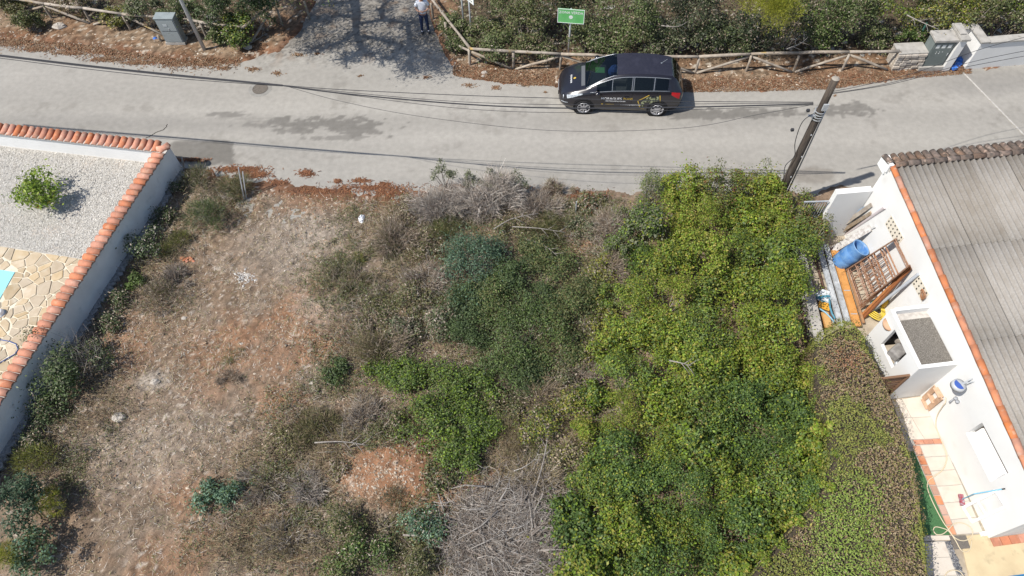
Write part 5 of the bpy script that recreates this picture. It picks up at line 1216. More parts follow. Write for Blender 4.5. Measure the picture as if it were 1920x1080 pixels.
# lights, grille, plate, wipers, badges
M_lens = mat('clear_lens', (.62, .66, .70), .12, c2=(.30, .33, .36), scale=14); M_red = mat('red_lens', (.45, .015, .02), .15)
def patch(nm, x0, x1, j0, j1, sg_, mt, off=.006, n=4):
    qs = []
    xs = np.linspace(x0, x1, n + 1)
    def pt(x, f):
        s_ = section(x); k = int(min(f, NJ - 2)); r_ = f - k; y = s_[k][0] * (1 - r_) + s_[k + 1][0] * r_; z = s_[k][1] * (1 - r_) + s_[k + 1][1] * r_
        return cw(x - (off * .6 if x < 2 else -off * .6), sg_ * (y + off), z + off * .7)
    fs = np.linspace(0, 1, 4)
    for i in range(n):
        ja = lambda x: j0[0] + (j0[1] - j0[0]) * (x - x0) / (x1 - x0); jb = lambda x: j1[0] + (j1[1] - j1[0]) * (x - x0) / (x1 - x0)
        for q in range(3):
            g0, g1 = fs[q], fs[q + 1]; f_ = lambda x, g_: ja(x) + (jb(x) - ja(x)) * g_
            p = [pt(xs[i], f_(xs[i], g0)), pt(xs[i + 1], f_(xs[i + 1], g0)), pt(xs[i + 1], f_(xs[i + 1], g1)), pt(xs[i], f_(xs[i], g1))]; qs.append(tuple(p) if sg_ < 0 else tuple(p[::-1]))
    return quads(nm, qs, mt)
for sg_ in (-1, 1):
    patch('headlight', .16, .86, (3.7, 4.75), (5.6, 5.35), sg_, M_lens)
    patch('tail_light', 4.02, 4.34, (4.5, 3.6), (5.25, 5.4), sg_, M_red)
    patch('fog_light', .10, .34, (2.5, 2.7), (2.75, 2.9), sg_, M_lens)
g_ = section(.0)
MB().beam(cw(-.012, -.42, .52), cw(-.012, .42, .52), .03, .05).build('grille', M_black, car); MB().beam(cw(-.02, -.30, .575), cw(-.02, .30, .575), .02, .014).build('badge_bar', M_rim, car)
MB().beam(cw(-.018, -.26, .40), cw(-.018, .26, .40), .012, .11).build('number_plate', M_swhite, car)
MB().beam(cw(4.475, -.26, .80), cw(4.475, .26, .80), .012, .11).build('number_plate', M_swhite, car)
for (a, b_) in ((-.55, .05), (.10, .62)):
    MB().tube([cw(1.0, a, section(1.0)[11][1] - .03 + .012), cw(1.13, b_, section(1.13)[11][1] + .012)], .012, 5).build('wiper', M_black, car)
qs = []
for k in range(6):
    y0, y1 = -.55 + k * .18, -.55 + (k + 1) * .18; f_ = lambda x, y: cw(x, y, np.interp(abs(y), [0, section(x)[10][0], section(x)[9][0]], [section(x)[11][1], section(x)[10][1], section(x)[9][1]]) + .006); qs.append((f_(.80, y0), f_(.80, y1), f_(.93, y1), f_(.93, y0)))
quads('cowl_panel', qs, mat('grey_cowl', (.10, .105, .115), .6))
MB().tube([cw(3.62, .08, 1.61), cw(3.80, .08, 1.78)], .008, 5).build('aerial', M_trim, car); MB().lathe([(0, .02), (.03, .015), (.035, 0)], cw(3.62, .08, 1.60), 8).build('aerial_base', M_trim, car)
# inside: seats, dashboard, wheel, things on the seats
M_seat = mat('grey_seat', (.06, .06, .065), .9, c2=(.09, .09, .095), scale=12); MI = np.stack([np.array([*fw, 0]), np.array([*lat, 0]), np.array([0, 0, 1.0])], 1)
for (x, y) in ((2.25, -.38), (2.25, .38), (3.15, -.40), (3.15, .0), (3.15, .40)):
    s_ = bevel(MB().box(cw(x, y, .62), (.50, .42, .16), M=MI).build('seat', M_seat, car), .03); bevel(MB().box(cw(x + .28, y, .92), (.14, .42, .56), M=MI).build('backrest', M_seat, s_), .04); bevel(MB().box(cw(x + .33, y, 1.27), (.09, .24, .16), M=MI).build('headrest', M_seat, s_), .03)
bevel(MB().box(cw(1.42, 0, .93), (.62, 1.36, .14), M=MI).build('dashboard', mat('dark_dash', (.025, .03, .03), .7), car), .04)
MB().box(cw(2.4, 0, .34), (3.2, 1.5, .05), M=MI).build('floor', M_seat, car)
Rw = np.stack([np.array([*lat, 0]), unit(np.array([*(fw * .45), .9])), unit(np.cross(np.array([*lat, 0]), np.array([*(fw * .45), .9])))], 1)
ring = [cw(1.85, -.38, 1.0) + Rw @ np.array([.185 * math.cos(a), .185 * math.sin(a), 0]) for a in np.linspace(0, 2 * PI, 20)]; MB().tube(ring, .016, 6).build('steering_wheel', M_black, car)
MB().box(cw(1.48, .34, 1.01), (.34, .30, .012), M=MI).build('green_folder', mat('green_card', (.10, .30, .12), .6), car)
lump(cw(1.98, .28, 1.02), (.20, .13, .26), np.random.default_rng(9), mat('blue_cloth', (.03, .08, .30), .8), 'blue_jacket', car, amp=.25); MB().box(cw(2.15, .30, 1.12), (.10, .30, .22), M=MI).build('white_paper', mat('white_card', (.55, .56, .54), .6), car)
# lettering on the near flank and the bonnet
fx = np.array([*(-fw), 0])
M_gold = mat('gold_print', (.50, .34, .06), .5); M_lw = mat('white_print', (.75, .75, .76), .5)
def flank(x, z, d=.006):
    s_ = section(x); zs = [q[1] for q in s_[1:6]]; ys = [q[0] for q in s_[1:6]]; return cw(x, -(np.interp(z, zs, ys) + d), z)
def ftext(body, x, z, size, mt): 
    o = flank(x, z, .008); return text(body, size, mt, car, frame_m(o, flank(x + .3, z) - flank(x - .3, z), flank(x, z + .06) - flank(x, z - .06)))
ftext('MORAGUES', 1.90, .78, .142, M_lw); ftext('PONS', 2.50, .785, .13, M_gold); ftext('MEDITERRANEAN HOUSES', 2.05, .67, .062, M_lw); ftext('www.moraguespons.com', 2.62, .52, .072, M_lw)
def fstrip(nm, pts, w, mt):
    for a, b_ in zip(pts[:-1], pts[1:]):
        n = 4; vs = []
        d = np.array(b_) - np.array(a); d = d / np.linalg.norm(d); pn = np.array([-d[1], d[0]]) * w / 2
        for k in range(n + 1):
            c = np.array(a) + (np.array(b_) - np.array(a)) * k / n
            for s_ in (-1, 1): vs.append(flank(c[0] + pn[0] * s_, c[1] + pn[1] * s_, .007))
        mk(nm, vs, [(2 * k, 2 * k + 1, 2 * k + 3, 2 * k + 2) for k in range(n)], mt, car)
fstrip('gold_print', [(1.56, .52), (1.62, .52)], .05, M_gold); fstrip('gold_print', [(1.70, .52), (2.02, .52)], .022, M_gold)
fstrip('gold_outline', [(3.00, .34), (2.86, .72), (3.20, .95), (3.24, .97)], .035, M_gold); fstrip('gold_outline', [(3.62, .96), (3.68, .62)], .035, M_gold); fstrip('gold_outline', [(3.00, .34), (3.14, .33)], .03, M_gold)
M_leafy = mat('leafy_print', (.32, .34, .20), .6, c2=(.05, .055, .03), scale=16, mixpos=(.47, .53))
def fpoly(nm, a, b_, c, d, mt, n=4):
    vs = []
    for i in range(n + 1):
        for j in range(n + 1):
            u_, v_ = i / n, j / n; q = (np.array(a) * (1 - u_) + np.array(b_) * u_) * (1 - v_) + (np.array(d) * (1 - u_) + np.array(c) * u_) * v_; vs.append(flank(q[0], q[1], .006))
    mk(nm, vs, [(i * (n + 1) + j, (i + 1) * (n + 1) + j, (i + 1) * (n + 1) + j + 1, i * (n + 1) + j + 1) for i in range(n) for j in range(n)], mt, car)
fpoly('logo_print', (2.98, .64), (3.60, .68), (3.58, .92), (3.20, .90), M_leafy); fpoly('logo_print', (3.02, .40), (3.12, .40), (3.10, .64), (2.98, .64), M_leafy); fpoly('logo_print', (3.30, .55), (3.38, .55), (3.40, .68), (3.30, .67), M_leafy)
hb = lambda x, y: cw(x, y, np.interp(abs(y), [0, section(x)[10][0], section(x)[9][0], section(x)[8][0]], [section(x)[11][1], section(x)[10][1], section(x)[9][1], section(x)[8][1]]) + .008)
text('MORAGUES', .085, M_lw, car, frame_m(hb(.44, -.05), hb(.44, .15) - hb(.44, -.25), hb(.34, -.05) - hb(.54, -.05)))
mk('bonnet_emblem', [hb(.56 + .05 * math.cos(a), -.05 + .05 * math.sin(a)) for a in np.linspace(0, 2 * PI, 6, endpoint=False)], [tuple(range(6))], M_gold, car)

# ------------------------------------------------------------------ vegetation of the vacant lot
S = shrub
D = 'shrub'
# along the terrace wall
S('broom_shrub', 'olive wispy shrub near the road, by the wall corner', D, 372, 335, .52, .7, 1500, OLIVE + GREYGREEN, .16, .5, .09, 9, style='needle', pal2=DRY, p2=.25)
S('broom_shrub', 'grey green feathery broom shrub with a dark shadow to its right', D, 382, 405, .62, .95, 2800, GREYGREEN + MIDGREEN[:2], .16, .72, .08, 9, style='needle')
S('low_shrub', 'low olive yellow shrub just left of the feathery broom', D, 328, 462, .55, .5, 1600, OLIVE + YELLOW[1:2], .12, .5, .12, 9, style='needle')
S('dark_shrub', 'dark twiggy shrub with pale branches against the shaded wall, upper one', D, 268, 455, .6, .95, 1300, DARK + GREYGREEN[:1], .07, k=8, pal2=GREYDRY, p2=.15)
S('green_shrub', 'small fresh green shrub at the foot of the shaded wall', D, 248, 520, .36, .45, 800, MIDGREEN, .07, k=7)
S('dry_shrub', 'wide dry olive shrub patch between wall shadow and bare ground', D, 295, 560, .8, .45, 2300, OLIVE + DRY, .14, .65, k=12, style='needle', aspect=.09, pal2=DRY, p2=.5)
S('dry_shrub', 'grey twiggy shrub right of the wall shadow, above the olive patch', D, 330, 520, .6, .35, 1500, DRY + GREYDRY, .16, .45, k=10, style='dry')
S('broom_shrub', 'grey green grassy tuft around the leaning metal stakes', D, 440, 352, .68, .5, 2000, GREYGREEN + OLIVE, .17, .5, .08, 10, style='needle', pal2=STRAW, p2=.3)
S('dark_shrub', 'large dark leafy shrub with bare white branches against the wall', D, 128, 690, 1.0, 1.15, 3600, DARK + MIDGREEN[:1], .075, .85, k=13, pal2=GREYGREEN, p2=.25)
S('dead_branches', 'bare whitish branches standing through the dark shrub by the wall', 'branches', 160, 660, .8, 1.3, 220, GREYDRY, .45, k=8, style='dry', up=1.2)
S('sprig', 'thin olive sprigs reaching over the terracotta coping from the lot', 'shrub', 62, 645, .62, 1.65, 420, OLIVE + DARK, .06, .4, k=9, pal2=DRY, p2=.4, lobe=.5)
S('olive_shrub', 'yellowish olive shrub below the end of the shaded wall', D, 66, 868, .65, .6, 1900, OLIVE + YELLOW[:2], .12, .5, .12, 10, style='needle')
S('bluish_shrub', 'bluish green leafy tree crown in the lower left corner', 'tree', 32, 940, .62, 1.6, 3200, [(.06, .10, .055), (.075, .12, .065), (.05, .08, .045)], .07, .8, k=11)
S('pine_sapling', 'yellow green young pine above the bluish leafy crown', 'tree', 93, 938, .36, 1.35, 1800, PINE, .10, .34, .08, 7, style='needle')
S('pine_sapling', 'yellow green young pine in the extreme lower left corner', 'tree', 14, 1052, .42, 1.3, 2000, PINE, .10, .4, .08, 8, style='needle')
S('bluish_shrub', 'dark blue green shrub between the two yellow green young pines', D, 70, 1035, .62, 1.2, 2400, DARK + TEAL[:2], .07, k=10)
S('teal_shrub', 'low teal green bush alone on the bare lower left ground', D, 405, 930, .62, .55, 2200, TEAL + MIDGREEN[2:3], .075, .45, k=10)
S('green_tuft', 'small green tuft in the middle of the bare ground', D, 437, 668, .28, .22, 420, OLIVE + MIDGREEN[:1], .11, k=6, style='needle', aspect=.1)
S('dry_tuft', 'brown dry tuft just below the small green tuft', D, 430, 705, .36, .22, 420, DRY, .16, k=6, style='dry')
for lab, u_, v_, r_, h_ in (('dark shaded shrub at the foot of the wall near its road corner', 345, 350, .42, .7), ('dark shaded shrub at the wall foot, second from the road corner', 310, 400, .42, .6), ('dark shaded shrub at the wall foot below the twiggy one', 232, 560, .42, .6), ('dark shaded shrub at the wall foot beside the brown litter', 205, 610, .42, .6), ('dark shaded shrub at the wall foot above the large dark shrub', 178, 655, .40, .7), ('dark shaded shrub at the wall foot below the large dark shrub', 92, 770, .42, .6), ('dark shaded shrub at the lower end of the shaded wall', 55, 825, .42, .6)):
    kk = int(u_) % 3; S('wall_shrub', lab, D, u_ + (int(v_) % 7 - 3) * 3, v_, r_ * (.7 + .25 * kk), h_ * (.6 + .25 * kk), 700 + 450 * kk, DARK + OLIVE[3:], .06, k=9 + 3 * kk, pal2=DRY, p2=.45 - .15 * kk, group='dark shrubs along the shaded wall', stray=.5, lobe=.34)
# brown scrub in the middle
S('dry_shrub', 'low brown scrub at the edge of the bare ground, left of the twig tangle', D, 655, 525, .95, .42, 2300, DRY + OLIVE[1:2], .17, .65, k=12, style='dry', pal2=OLIVE, p2=.2)
S('green_tuft', 'bright yellowish tuft inside the low brown scrub', D, 668, 488, .30, .30, 520, YELLOW + OLIVE, .10, k=6, style='needle', aspect=.1)
S('dry_shrub', 'dark brown twig tangle right of the white rubbish', D, 745, 445, 1.05, .65, 3400, DRY, .20, .95, k=13, style='dry', pal2=OLIVE, p2=.12)
S('dry_shrub', 'pinkish brown dry shrub left of the teal bush', D, 800, 520, .8, .55, 2300, DRY + GREYDRY[:2], .2, .7, k=11, style='dry')
S('broom_shrub', 'olive green broom just above the teal bush', D, 838, 425, .45, .7, 1300, OLIVE + MIDGREEN[2:3], .14, .45, .09, 8, style='needle')
S('teal_shrub', 'large teal green fine leaved bush in the centre of the lot', D, 888, 478, 1.12, 1.25, 8500, _sc(TEAL, .8) + DARK[:1], .062, .95, .42, 28, lobe=.30, stray=.3)
S('dead_shrub', 'grey lilac dead shrub enclosed by the teal bush and green bushes', D, 905, 505, .40, .8, 900, GREYDRY + DRY[:1], .16, k=7, style='dry')
S('dead_shrub', 'grey dead branch tangle on the road edge, left part', D, 830, 382, 1.15, .9, 4200, _sc(GREYDRY, 1.15), .30, .55, k=14, style='dry')
S('dead_shrub', 'silvery dead branch tangle on the road edge, central part', D, 918, 365, 1.35, 1.25, 5200, _sc(GREYDRY, 1.25), .34, .75, k=16, style='dry')
S('dead_shrub', 'dead grey twig tangle on the road edge, right part', D, 1010, 385, 1.0, .5, 2600, GREYDRY + DRY, .22, .6, k=12, style='dry')
for lab, u_, v_, r_ in (('tallest grey green leafy sprig sticking out over the road edge', 832, 332, .42), ('second grey green sprig over the road edge from the left', 885, 345, .34), ('third grey green sprig over the road edge from the left', 926, 345, .36), ('rightmost grey green sprig over the road edge beside the dead tangle', 968, 350, .45)):
    S('leafy_sprig', lab, D, u_, v_ - 8, r_ * 1.15, 1.6, 760, GREYGREEN, .075, r_ * .6, .38, 12, style='leaf', up=.1, lobe=.5, group='leafy sprigs along the road edge')
S('olive_shrub', 'small olive and rust shrub by the grey stake at the road edge', D, 1100, 375, .62, .45, 1800, OLIVE + RUST[:1] + GREYGREEN, .08, .45, k=10, pal2=DRY, p2=.3)
S('dry_shrub', 'hazy thin brown shrub reaching over the asphalt left of the thicket', D, 1040, 352, .7, .4, 1200, DRY + OLIVE[:1], .12, .35, k=10, style='dry')
S('broom_shrub', 'dark olive broom below the dead branch tangle', D, 1030, 425, .62, .65, 2300, OLIVE + DARK[:1], .15, .55, .085, 9, style='needle')
S('grey_shrub', 'grey green low shrub right of the dark olive broom', D, 1090, 425, .55, .5, 1400, GREYGREEN + DRY[:1], .075, .4, k=9)
S('dry_shrub', 'dry pinkish brown shrub beside the thicket near the road', D, 1150, 425, .62, .95, 2600, DRY + GREYDRY[:1], .2, .6, k=11, style='dry')
S('dry_shrub', 'dry lilac brown scrub between pale clearing and thicket', D, 1150, 500, .5, .7, 1700, DRY, .18, .6, k=10, style='dry')
# the green bushes in the middle
GB = 'green bushes in the middle of the lot'
for lab, u_, v_, r_, h_, p_ in (('dull green bush directly below the teal bush', 930, 560, .72, .95, MIDGREEN + OLIVE), ('olive green bush right of the teal bush, nearest the clearing', 1025, 500, .70, .75, OLIVE + MIDGREEN[2:]), ('dull green bush at the right end of the middle clump', 1060, 575, .70, .9, MIDGREEN[2:] + OLIVE), ('broad dull green bush in the centre of the middle clump', 990, 625, .85, 1.05, MIDGREEN + GREYGREEN[:1]), ('lowest dull green bush of the middle clump', 955, 675, .70, .8, MIDGREEN + GREYGREEN[:1]), ('shaded green bush at the lower right of the middle clump', 1050, 650, .62, .75, MIDGREEN + OLIVE), ('dark green bush pressed against the right side of the teal bush', 968, 512, .55, .9, DARK + MIDGREEN[:1]), ('dull olive bush above the middle clump by the dark olive broom', 1005, 462, .50, .6, OLIVE + DARK[:2]), ('dark green bush between the grey twiggy shrub and the middle clump', 880, 612, .55, .75, DARK + MIDGREEN[2:3]), ('olive bush at the far right tip of the middle clump', 1100, 540, .45, .7, OLIVE + MIDGREEN[:1]), ('small dark bush under the lilac dead shrub', 925, 545, .45, .6, DARK), ('dark green bush at the left tip of the middle clump', 872, 560, .5, .7, DARK + TEAL[:1]), ('shaded dark bush between the two lobes of the middle clump', 1010, 560, .55, .75, DARK + MIDGREEN[:1]), ('dark green bush over the hay mound, under the middle clump', 985, 700, .5, .6, DARK + OLIVE[:1])):
    S('green_bush', lab, 'bush', u_, v_, r_ * 1.28, h_ * 1.15, 5200, p_, .056, k=20, group=GB, lobe=.32, stray=.3, pal2=DARK, p2=.25)
S('grey_shrub', 'grey green twiggy shrub left of the middle green clump', D, 835, 600, .62, .7, 1900, GREYGREEN + MIDGREEN[2:3], .07, k=10, pal2=DRY, p2=.3)
S('dry_shrub', 'brown grey scrub below the stony patch, left of the leafy bushes', D, 715, 640, .85, .7, 3000, DRY + OLIVE[:1], .20, .75, k=12, style='dry')
S('broom_shrub', 'straw coloured upright broom in the brown scrub', D, 690, 655, .55, .6, 1500, STRAW + OLIVE, .22, .5, .05, 9, style='needle', up=.9)
S('dark_shrub', 'low dark green leafy shrub at the edge of the red earth', D, 634, 695, .42, .42, 1200, DARK + MIDGREEN[:1], .07, k=8)
S('grey_shrub', 'faint grey green shrub above the bright leafy bushes', D, 760, 610, .55, .6, 1500, GREYGREEN + DARK[:1], .07, k=9, pal2=DRY, p2=.35)
LB = 'bright leafy bushes left of centre'
for lab, u_, v_, r_, h_ in (('bright green leafy bush nearest the brown scrub', 765, 700, .60, .7), ('bright green leafy bush with a pale shoot, upper middle', 830, 725, .72, .85), ('bright green leafy bush beside the hay clearing', 890, 735, .66, .85), ('big bright green leafy bush over the red bank, centre left', 800, 790, .75, .95), ('bright green leafy bush left of the dark hollow', 860, 800, .62, .85), ('lowest bright green leafy bush above the brushwood heap', 860, 860, .55, .8), ('bright green leafy bush on the top left of its clump by a bare stem', 720, 690, .45, .55), ('bright green leafy bush furthest right, over a dark hollow', 915, 800, .45, .7)):
    S('leafy_bush', lab, 'bush', u_, v_, r_ * 1.12, h_, 3900, MIDGREEN + BRIGHT[:2], .062, k=18, group=LB, lobe=.32, stray=.32, pal2=OLIVE + DARK, p2=.2)
S('dry_shrub', 'hay coloured dry mound in the clearing right of the leafy bushes', D, 1010, 738, .68, .45, 2200, DRY + STRAW, .22, .6, k=10, style='dry')
S('dry_shrub', 'dark brown dry scrub above the hay mound', D, 960, 720, .5, .4, 1300, DRY, .2, .5, k=9, style='dry')
S('straw_shrub', 'pale straw grass below the hay mound', D, 950, 820, .7, .45, 2000, STRAW, .24, .55, .04, 10, style='needle', up=.8)
for lab, u_, v_, r_, p_ in (('light green shrub mixed with straw beside the thicket', 1010, 805, .66, YELLOW + MIDGREEN[:2]), ('light green shrub right of the straw grass', 1070, 770, .58, YELLOW + MIDGREEN[:1]), ('thin yellowish green shrub between clearing and thicket, upper', 1128, 500, .50, YELLOW + GREYGREEN[:1]), ('thin yellowish green shrub between clearing and thicket, middle', 1120, 585, .55, YELLOW + OLIVE[:1]), ('thin yellowish green shrub between clearing and thicket, lower', 1120, 660, .55, YELLOW + DRY[:1] + OLIVE[:1]), ('pale green straggling shrub against the lower thicket edge', 1070, 850, .60, OLIVE + STRAW + YELLOW[:1])):
    S('light_shrub', lab, D, u_, v_, r_, .8, 1700, p_, .06, k=10, pal2=DRY, p2=.2, group='thin light shrubs beside the thicket')
S('dry_shrub', 'brown dry scrub at the lower left edge of the thicket, upper', D, 1100, 715, .6, .5, 1700, DRY + GREYDRY[:1], .2, .6, k=9, style='dry')
S('straw_shrub', 'straw and grey dry scrub at the thicket foot above the brushwood', D, 1010, 900, .75, .5, 2400, STRAW + GREYDRY, .24, .6, k=11, style='dry')
for lab, u_, v_, r_, h_, p_ in (('mixed olive shrub between twig tangle and teal bush', 800, 455, .6, .6, OLIVE + DRY[:1]), ('mixed olive shrub between brown scrub and grey twiggy shrub', 770, 560, .65, .6, OLIVE + GREYGREEN[:1]), ('olive scrub left of the grey twiggy shrub, above bare straw broom', 700, 590, .6, .5, OLIVE + DRY[:1] + GREYGREEN[:1]), ('dull olive shrub above the tangle of hay right of the leafy bushes', 945, 765, .5, .55, OLIVE + DARK[:1]), ('olive shrub under the dead tangle, left of the dark olive broom', 955, 430, .55, .5, OLIVE + GREYGREEN[:1]), ('olive shrub below the road edge tangle, above the twig tangle', 760, 390, .6, .5, OLIVE + DRY), ('dark olive scrub between red bank and leafy bushes', 745, 800, .5, .5, OLIVE + DARK[:1]), ('dark olive shrub below the leafy bushes at the red bank end', 825, 890, .5, .6, DARK + OLIVE), ('grey olive shrub left of the thicket, beside brown scrub', 1060, 700, .55, .6, GREYGREEN + OLIVE), ('olive shrub in the lower left scrub beside the grey tangle', 640, 880, .45, .4, OLIVE + DRY), ('olive scrub by the broom tangle, upper left of the red bank', 530, 830, .55, .4, OLIVE + STRAW[:1])):
    S('olive_shrub', lab, D, u_, v_, r_, h_, 2000, p_, .06, k=16, group='olive shrubs scattered through the scrub', lobe=.34, stray=.4, pal2=DRY, p2=.25)
# lower left scrub
S('broom_shrub', 'olive broom tangle left of the red bank', D, 585, 810, .75, .5, 2400, OLIVE + DRY[:1], .17, .6, .08, 11, style='needle', pal2=STRAW, p2=.2)
S('dry_shrub', 'grey brown twig scrub above the red bank', D, 680, 790, .75, .45, 2400, DRY + GREYDRY[:2], .22, .6, k=11, style='dry')
S('dead_branches', 'long bare pale branches lying above the red bank', 'branches', 640, 835, .75, .3, 160, GREYDRY + STRAW[:1], .55, .35, k=9, style='dry', up=.05)
S('dead_shrub', 'round grey tangle of dead twigs left of the red bank', D, 580, 918, .42, .42, 1300, GREYDRY, .2, k=8, style='dry')
S('dry_shrub', 'pale dry grass scrub in the lower left middle', D, 500, 900, .85, .3, 2200, DRY + STRAW[:1] + GREYDRY, .2, .7, k=12, style='dry')
S('dry_shrub', 'pale dry scrub at the bottom edge left of the green shrubs', D, 540, 1010, .8, .32, 2200, STRAW + GREYDRY, .2, .7, k=12, style='dry')
for lab, u_, v_, r_, h_, p_ in (('olive green shrub below the red bank, left one', 640, 985, .62, .75, OLIVE + MIDGREEN[2:3]), ('dark green shrub below the red bank, beside a black hollow', 690, 1030, .62, .75, MIDGREEN + DARK[:1]), ('blue green shrub below the red bank, nearest the brushwood', 790, 985, .50, .75, TEAL + MIDGREEN[:1]), ('dull olive shrub at the bottom edge next to the brushwood heap', 770, 1055, .58, .7, OLIVE + GREYGREEN[:1]), ('green shrub on the bottom edge left of the dull olive shrub', 650, 1070, .55, .7, MIDGREEN + OLIVE)):
    S('lower_shrub', lab, D, u_, v_, r_, h_, 2100, p_, .06, k=10, group='shrubs below the red bank', pal2=DRY, p2=.12)
S('broom_shrub', 'spiky grey olive shrub growing from the red bank', D, 735, 935, .45, .4, 900, GREYGREEN + DRY[:1], .2, .35, .05, 7, style='needle', up=.7)

# heap of cut brushwood at the bottom
bp = thing('brushwood_heap', 'big heap of grey cut brushwood and dead branches at the bottom centre', 'brushwood', P(945, 1000))
rg = np.random.default_rng(44); n = 7500; th = rg.random(n) * 2 * PI; q = np.sqrt(rg.random(n)); a = np.stack([q * 1.75 * np.cos(th), q * 1.35 * np.sin(th), 0 * q], 1); a[:, 2] = (.06 + .5 * (1 - q ** 2)) * rg.random(n) ** .6
ang = .9 * np.sin(a[:, 0] * 1.3) + rg.normal(0, .65, n) + np.where(rg.random(n) < .4, 1.3, 0); dd = np.stack([np.cos(ang), np.sin(ang), rg.normal(0, .16, n)], 1); ln = (.12 + .5 * rg.random(n) ** 2)[:, None]
b_ = a + unit(dd) * ln; b_[:, 2] = np.maximum(b_[:, 2], .02); base = np.array(bp.location)
fast('twig_mass', twig_quads(base + a, base + b_, .0028 + .006 * rg.random(n) ** 4, rg), 4, M_twig, bp, np.repeat(pick(_sc(GREYDRY, .85) + DRY[:1] + [(.44, .42, .40), (.12, .10, .085)], n, rng=rg, jit=.3), 8, 0), 'stuff')
na = 1100; pos = np.stack([rg.normal(0, .75, na), rg.normal(0, .58, na), .08 + .48 * rg.random(na)], 1); an = .9 * np.sin(pos[:, 0] * 1.3) + rg.normal(0, .7, na); cu_ = rg.normal(0, .35, na); A_, B_, W_, K_ = [], [], [], []
for sgm in range(5):
    dv = np.stack([np.cos(an), np.sin(an), rg.normal(0, .18, na)], 1) * (.10 + .12 * rg.random(na))[:, None]; nx_ = pos + dv; nx_[:, 2] = np.maximum(nx_[:, 2], .02); A_.append(pos); B_.append(nx_); W_.append(np.full(na, .0085 - .0013 * sgm)); K_.append(np.arange(na))
    fk = rg.random(na) < .4; fd = an[fk] + rg.choice([-.8, .8], fk.sum()); A_.append(nx_[fk]); B_.append(nx_[fk] + np.stack([np.cos(fd), np.sin(fd), rg.normal(0.1, .2, fk.sum())], 1) * .16); W_.append(np.full(fk.sum(), .004)); K_.append(np.arange(na)[fk]); pos = nx_; an = an + cu_
cs_ = pick(_sc(GREYDRY, .75) + [(.36, .34, .32), (.13, .105, .09)], na, rg, .2); K_ = np.concatenate(K_)
fast('bent_twigs', twig_quads(base + np.concatenate(A_), base + np.concatenate(B_), np.concatenate(W_), rg), 4, M_twig, bp, np.repeat(cs_[K_], 8, 0), 'stuff')
M_branch = mat('dead_bark', (.30, .275, .25), .95, c2=(.20, .175, .155), scale=14, bump=.4)
for i in range(26):
    p = base + np.array([rg.normal(0, .8), rg.normal(0, .6), .25 + .3 * rg.random()]); a_ = rg.random() * 6.28; L_ = .5 + .7 * rg.random(); d = np.array([math.cos(a_), math.sin(a_), rg.normal(0, .12)])
    MB().tube([p, p + d * L_ * .5 + rg.normal(0, .05, 3), p + d * L_ + rg.normal(0, .08, 3)], [.028, .02, .008], 6).build('branch', M_branch, bp, True)
# loose branches
for lab, pts in (('long silvery bare branch lying among shrubs below the dead tangle', [(960, 425), (1010, 428), (1060, 436)]), ('pale forked bare branch in front of the dead tangle', [(925, 430), (960, 410), (1010, 400)]), ('thin pale branch beside the dark olive broom', [(985, 448), (1020, 460), (1045, 480)]), ('bare curved branch lying at the road edge tangle', [(930, 365), (965, 360), (985, 352)]), ('long bare twig on the red bank top', [(590, 830), (640, 828), (690, 835)]), ('pale bare stem rising along the lower thicket edge', [(1000, 930), (1020, 860), (1030, 790)]), ('short pale branch at the thicket edge near the brushwood', [(1060, 942), (1040, 955), (1020, 962)]), ('grey broken stick showing on the thicket crown', [(1255, 676), (1275, 680), (1297, 686)])):
    z_ = 2.05 if 'crown' in lab else .5; t = thing('bare_branch', lab, 'branch', P(*pts[1], z_ - .1), 'bare branches'); q = [P(a, b, z_ + .1 * (k == 1)) for k, (a, b) in enumerate(pts)]
    MB().tube(smoothpath(q, 4), np.linspace(.022, .008, 9), 6).build('branch', M_branch, t, True)
    for k in range(4):
        a_ = q[1] + (q[2] - q[1]) * (.1 + .22 * k); d = unit(q[2] - q[1]); sd = np.array([-d[1], d[0], .3]) * (1 if k % 2 else -1); MB().tube([a_, a_ + d * .15 + sd * .12, a_ + d * .26 + sd * .24], [.011, .008, .004], 5).build('side_twig', M_branch, t, True)

# rocks, rubbish and stakes
M_rock = mat('pale_rock', (.46, .42, .37), .95, c2=(.34, .30, .26), scale=7, bump=.7, bscale=18)
rg = np.random.default_rng(77)
for lab, u_, v_, s_ in (('big pale boulder on the left verge under the fence', 112, 50, .30), ('long pale flat stone at the edge of the brown scrub', 655, 568, .22), ('round pale stone right of the long flat stone', 703, 563, .14), ('tan stone just below the long flat stone', 657, 583, .12), ('pale stone near the straw broom at the scrub edge', 675, 541, .13), ('pale stone by the low dark green shrub', 588, 718, .13), ('reddish stone at the foot of the red earth scrape', 525, 762, .12), ('white stone on the verge left of the car', 908, 137, .15), ('smaller white stone on the verge touching another', 906, 143, .10), ('pale stone in the brushwood edge clearing', 928, 908, .12), ('tan stone left of the white stone in the clearing', 905, 882, .14), ('reddish boulder in bushes behind the stone pier', 1690, 66, .24), ('pale stone showing below the cut grey branches', 465, 89, .2), ('flat pale rock slab in the lower left bare ground', 222, 783, .20), ('pale rock beside the flat slab on bare ground', 290, 716, .15), ('pale stone in the clearing beside the dark olive broom', 1075, 490, .16), ('pale stone on the bare ground near the wall shrubs', 345, 597, .09), ('pale stone at the middle of the bare ground', 453, 646, .10)):
    z_ = .0; t = thing('rock', lab, 'rock', P(u_, v_, z_)); lump(P(u_, v_, s_ * .3), (s_, s_ * .72, s_ * .55), rg, M_rock, 'stone', t, n=9, amp=.35)
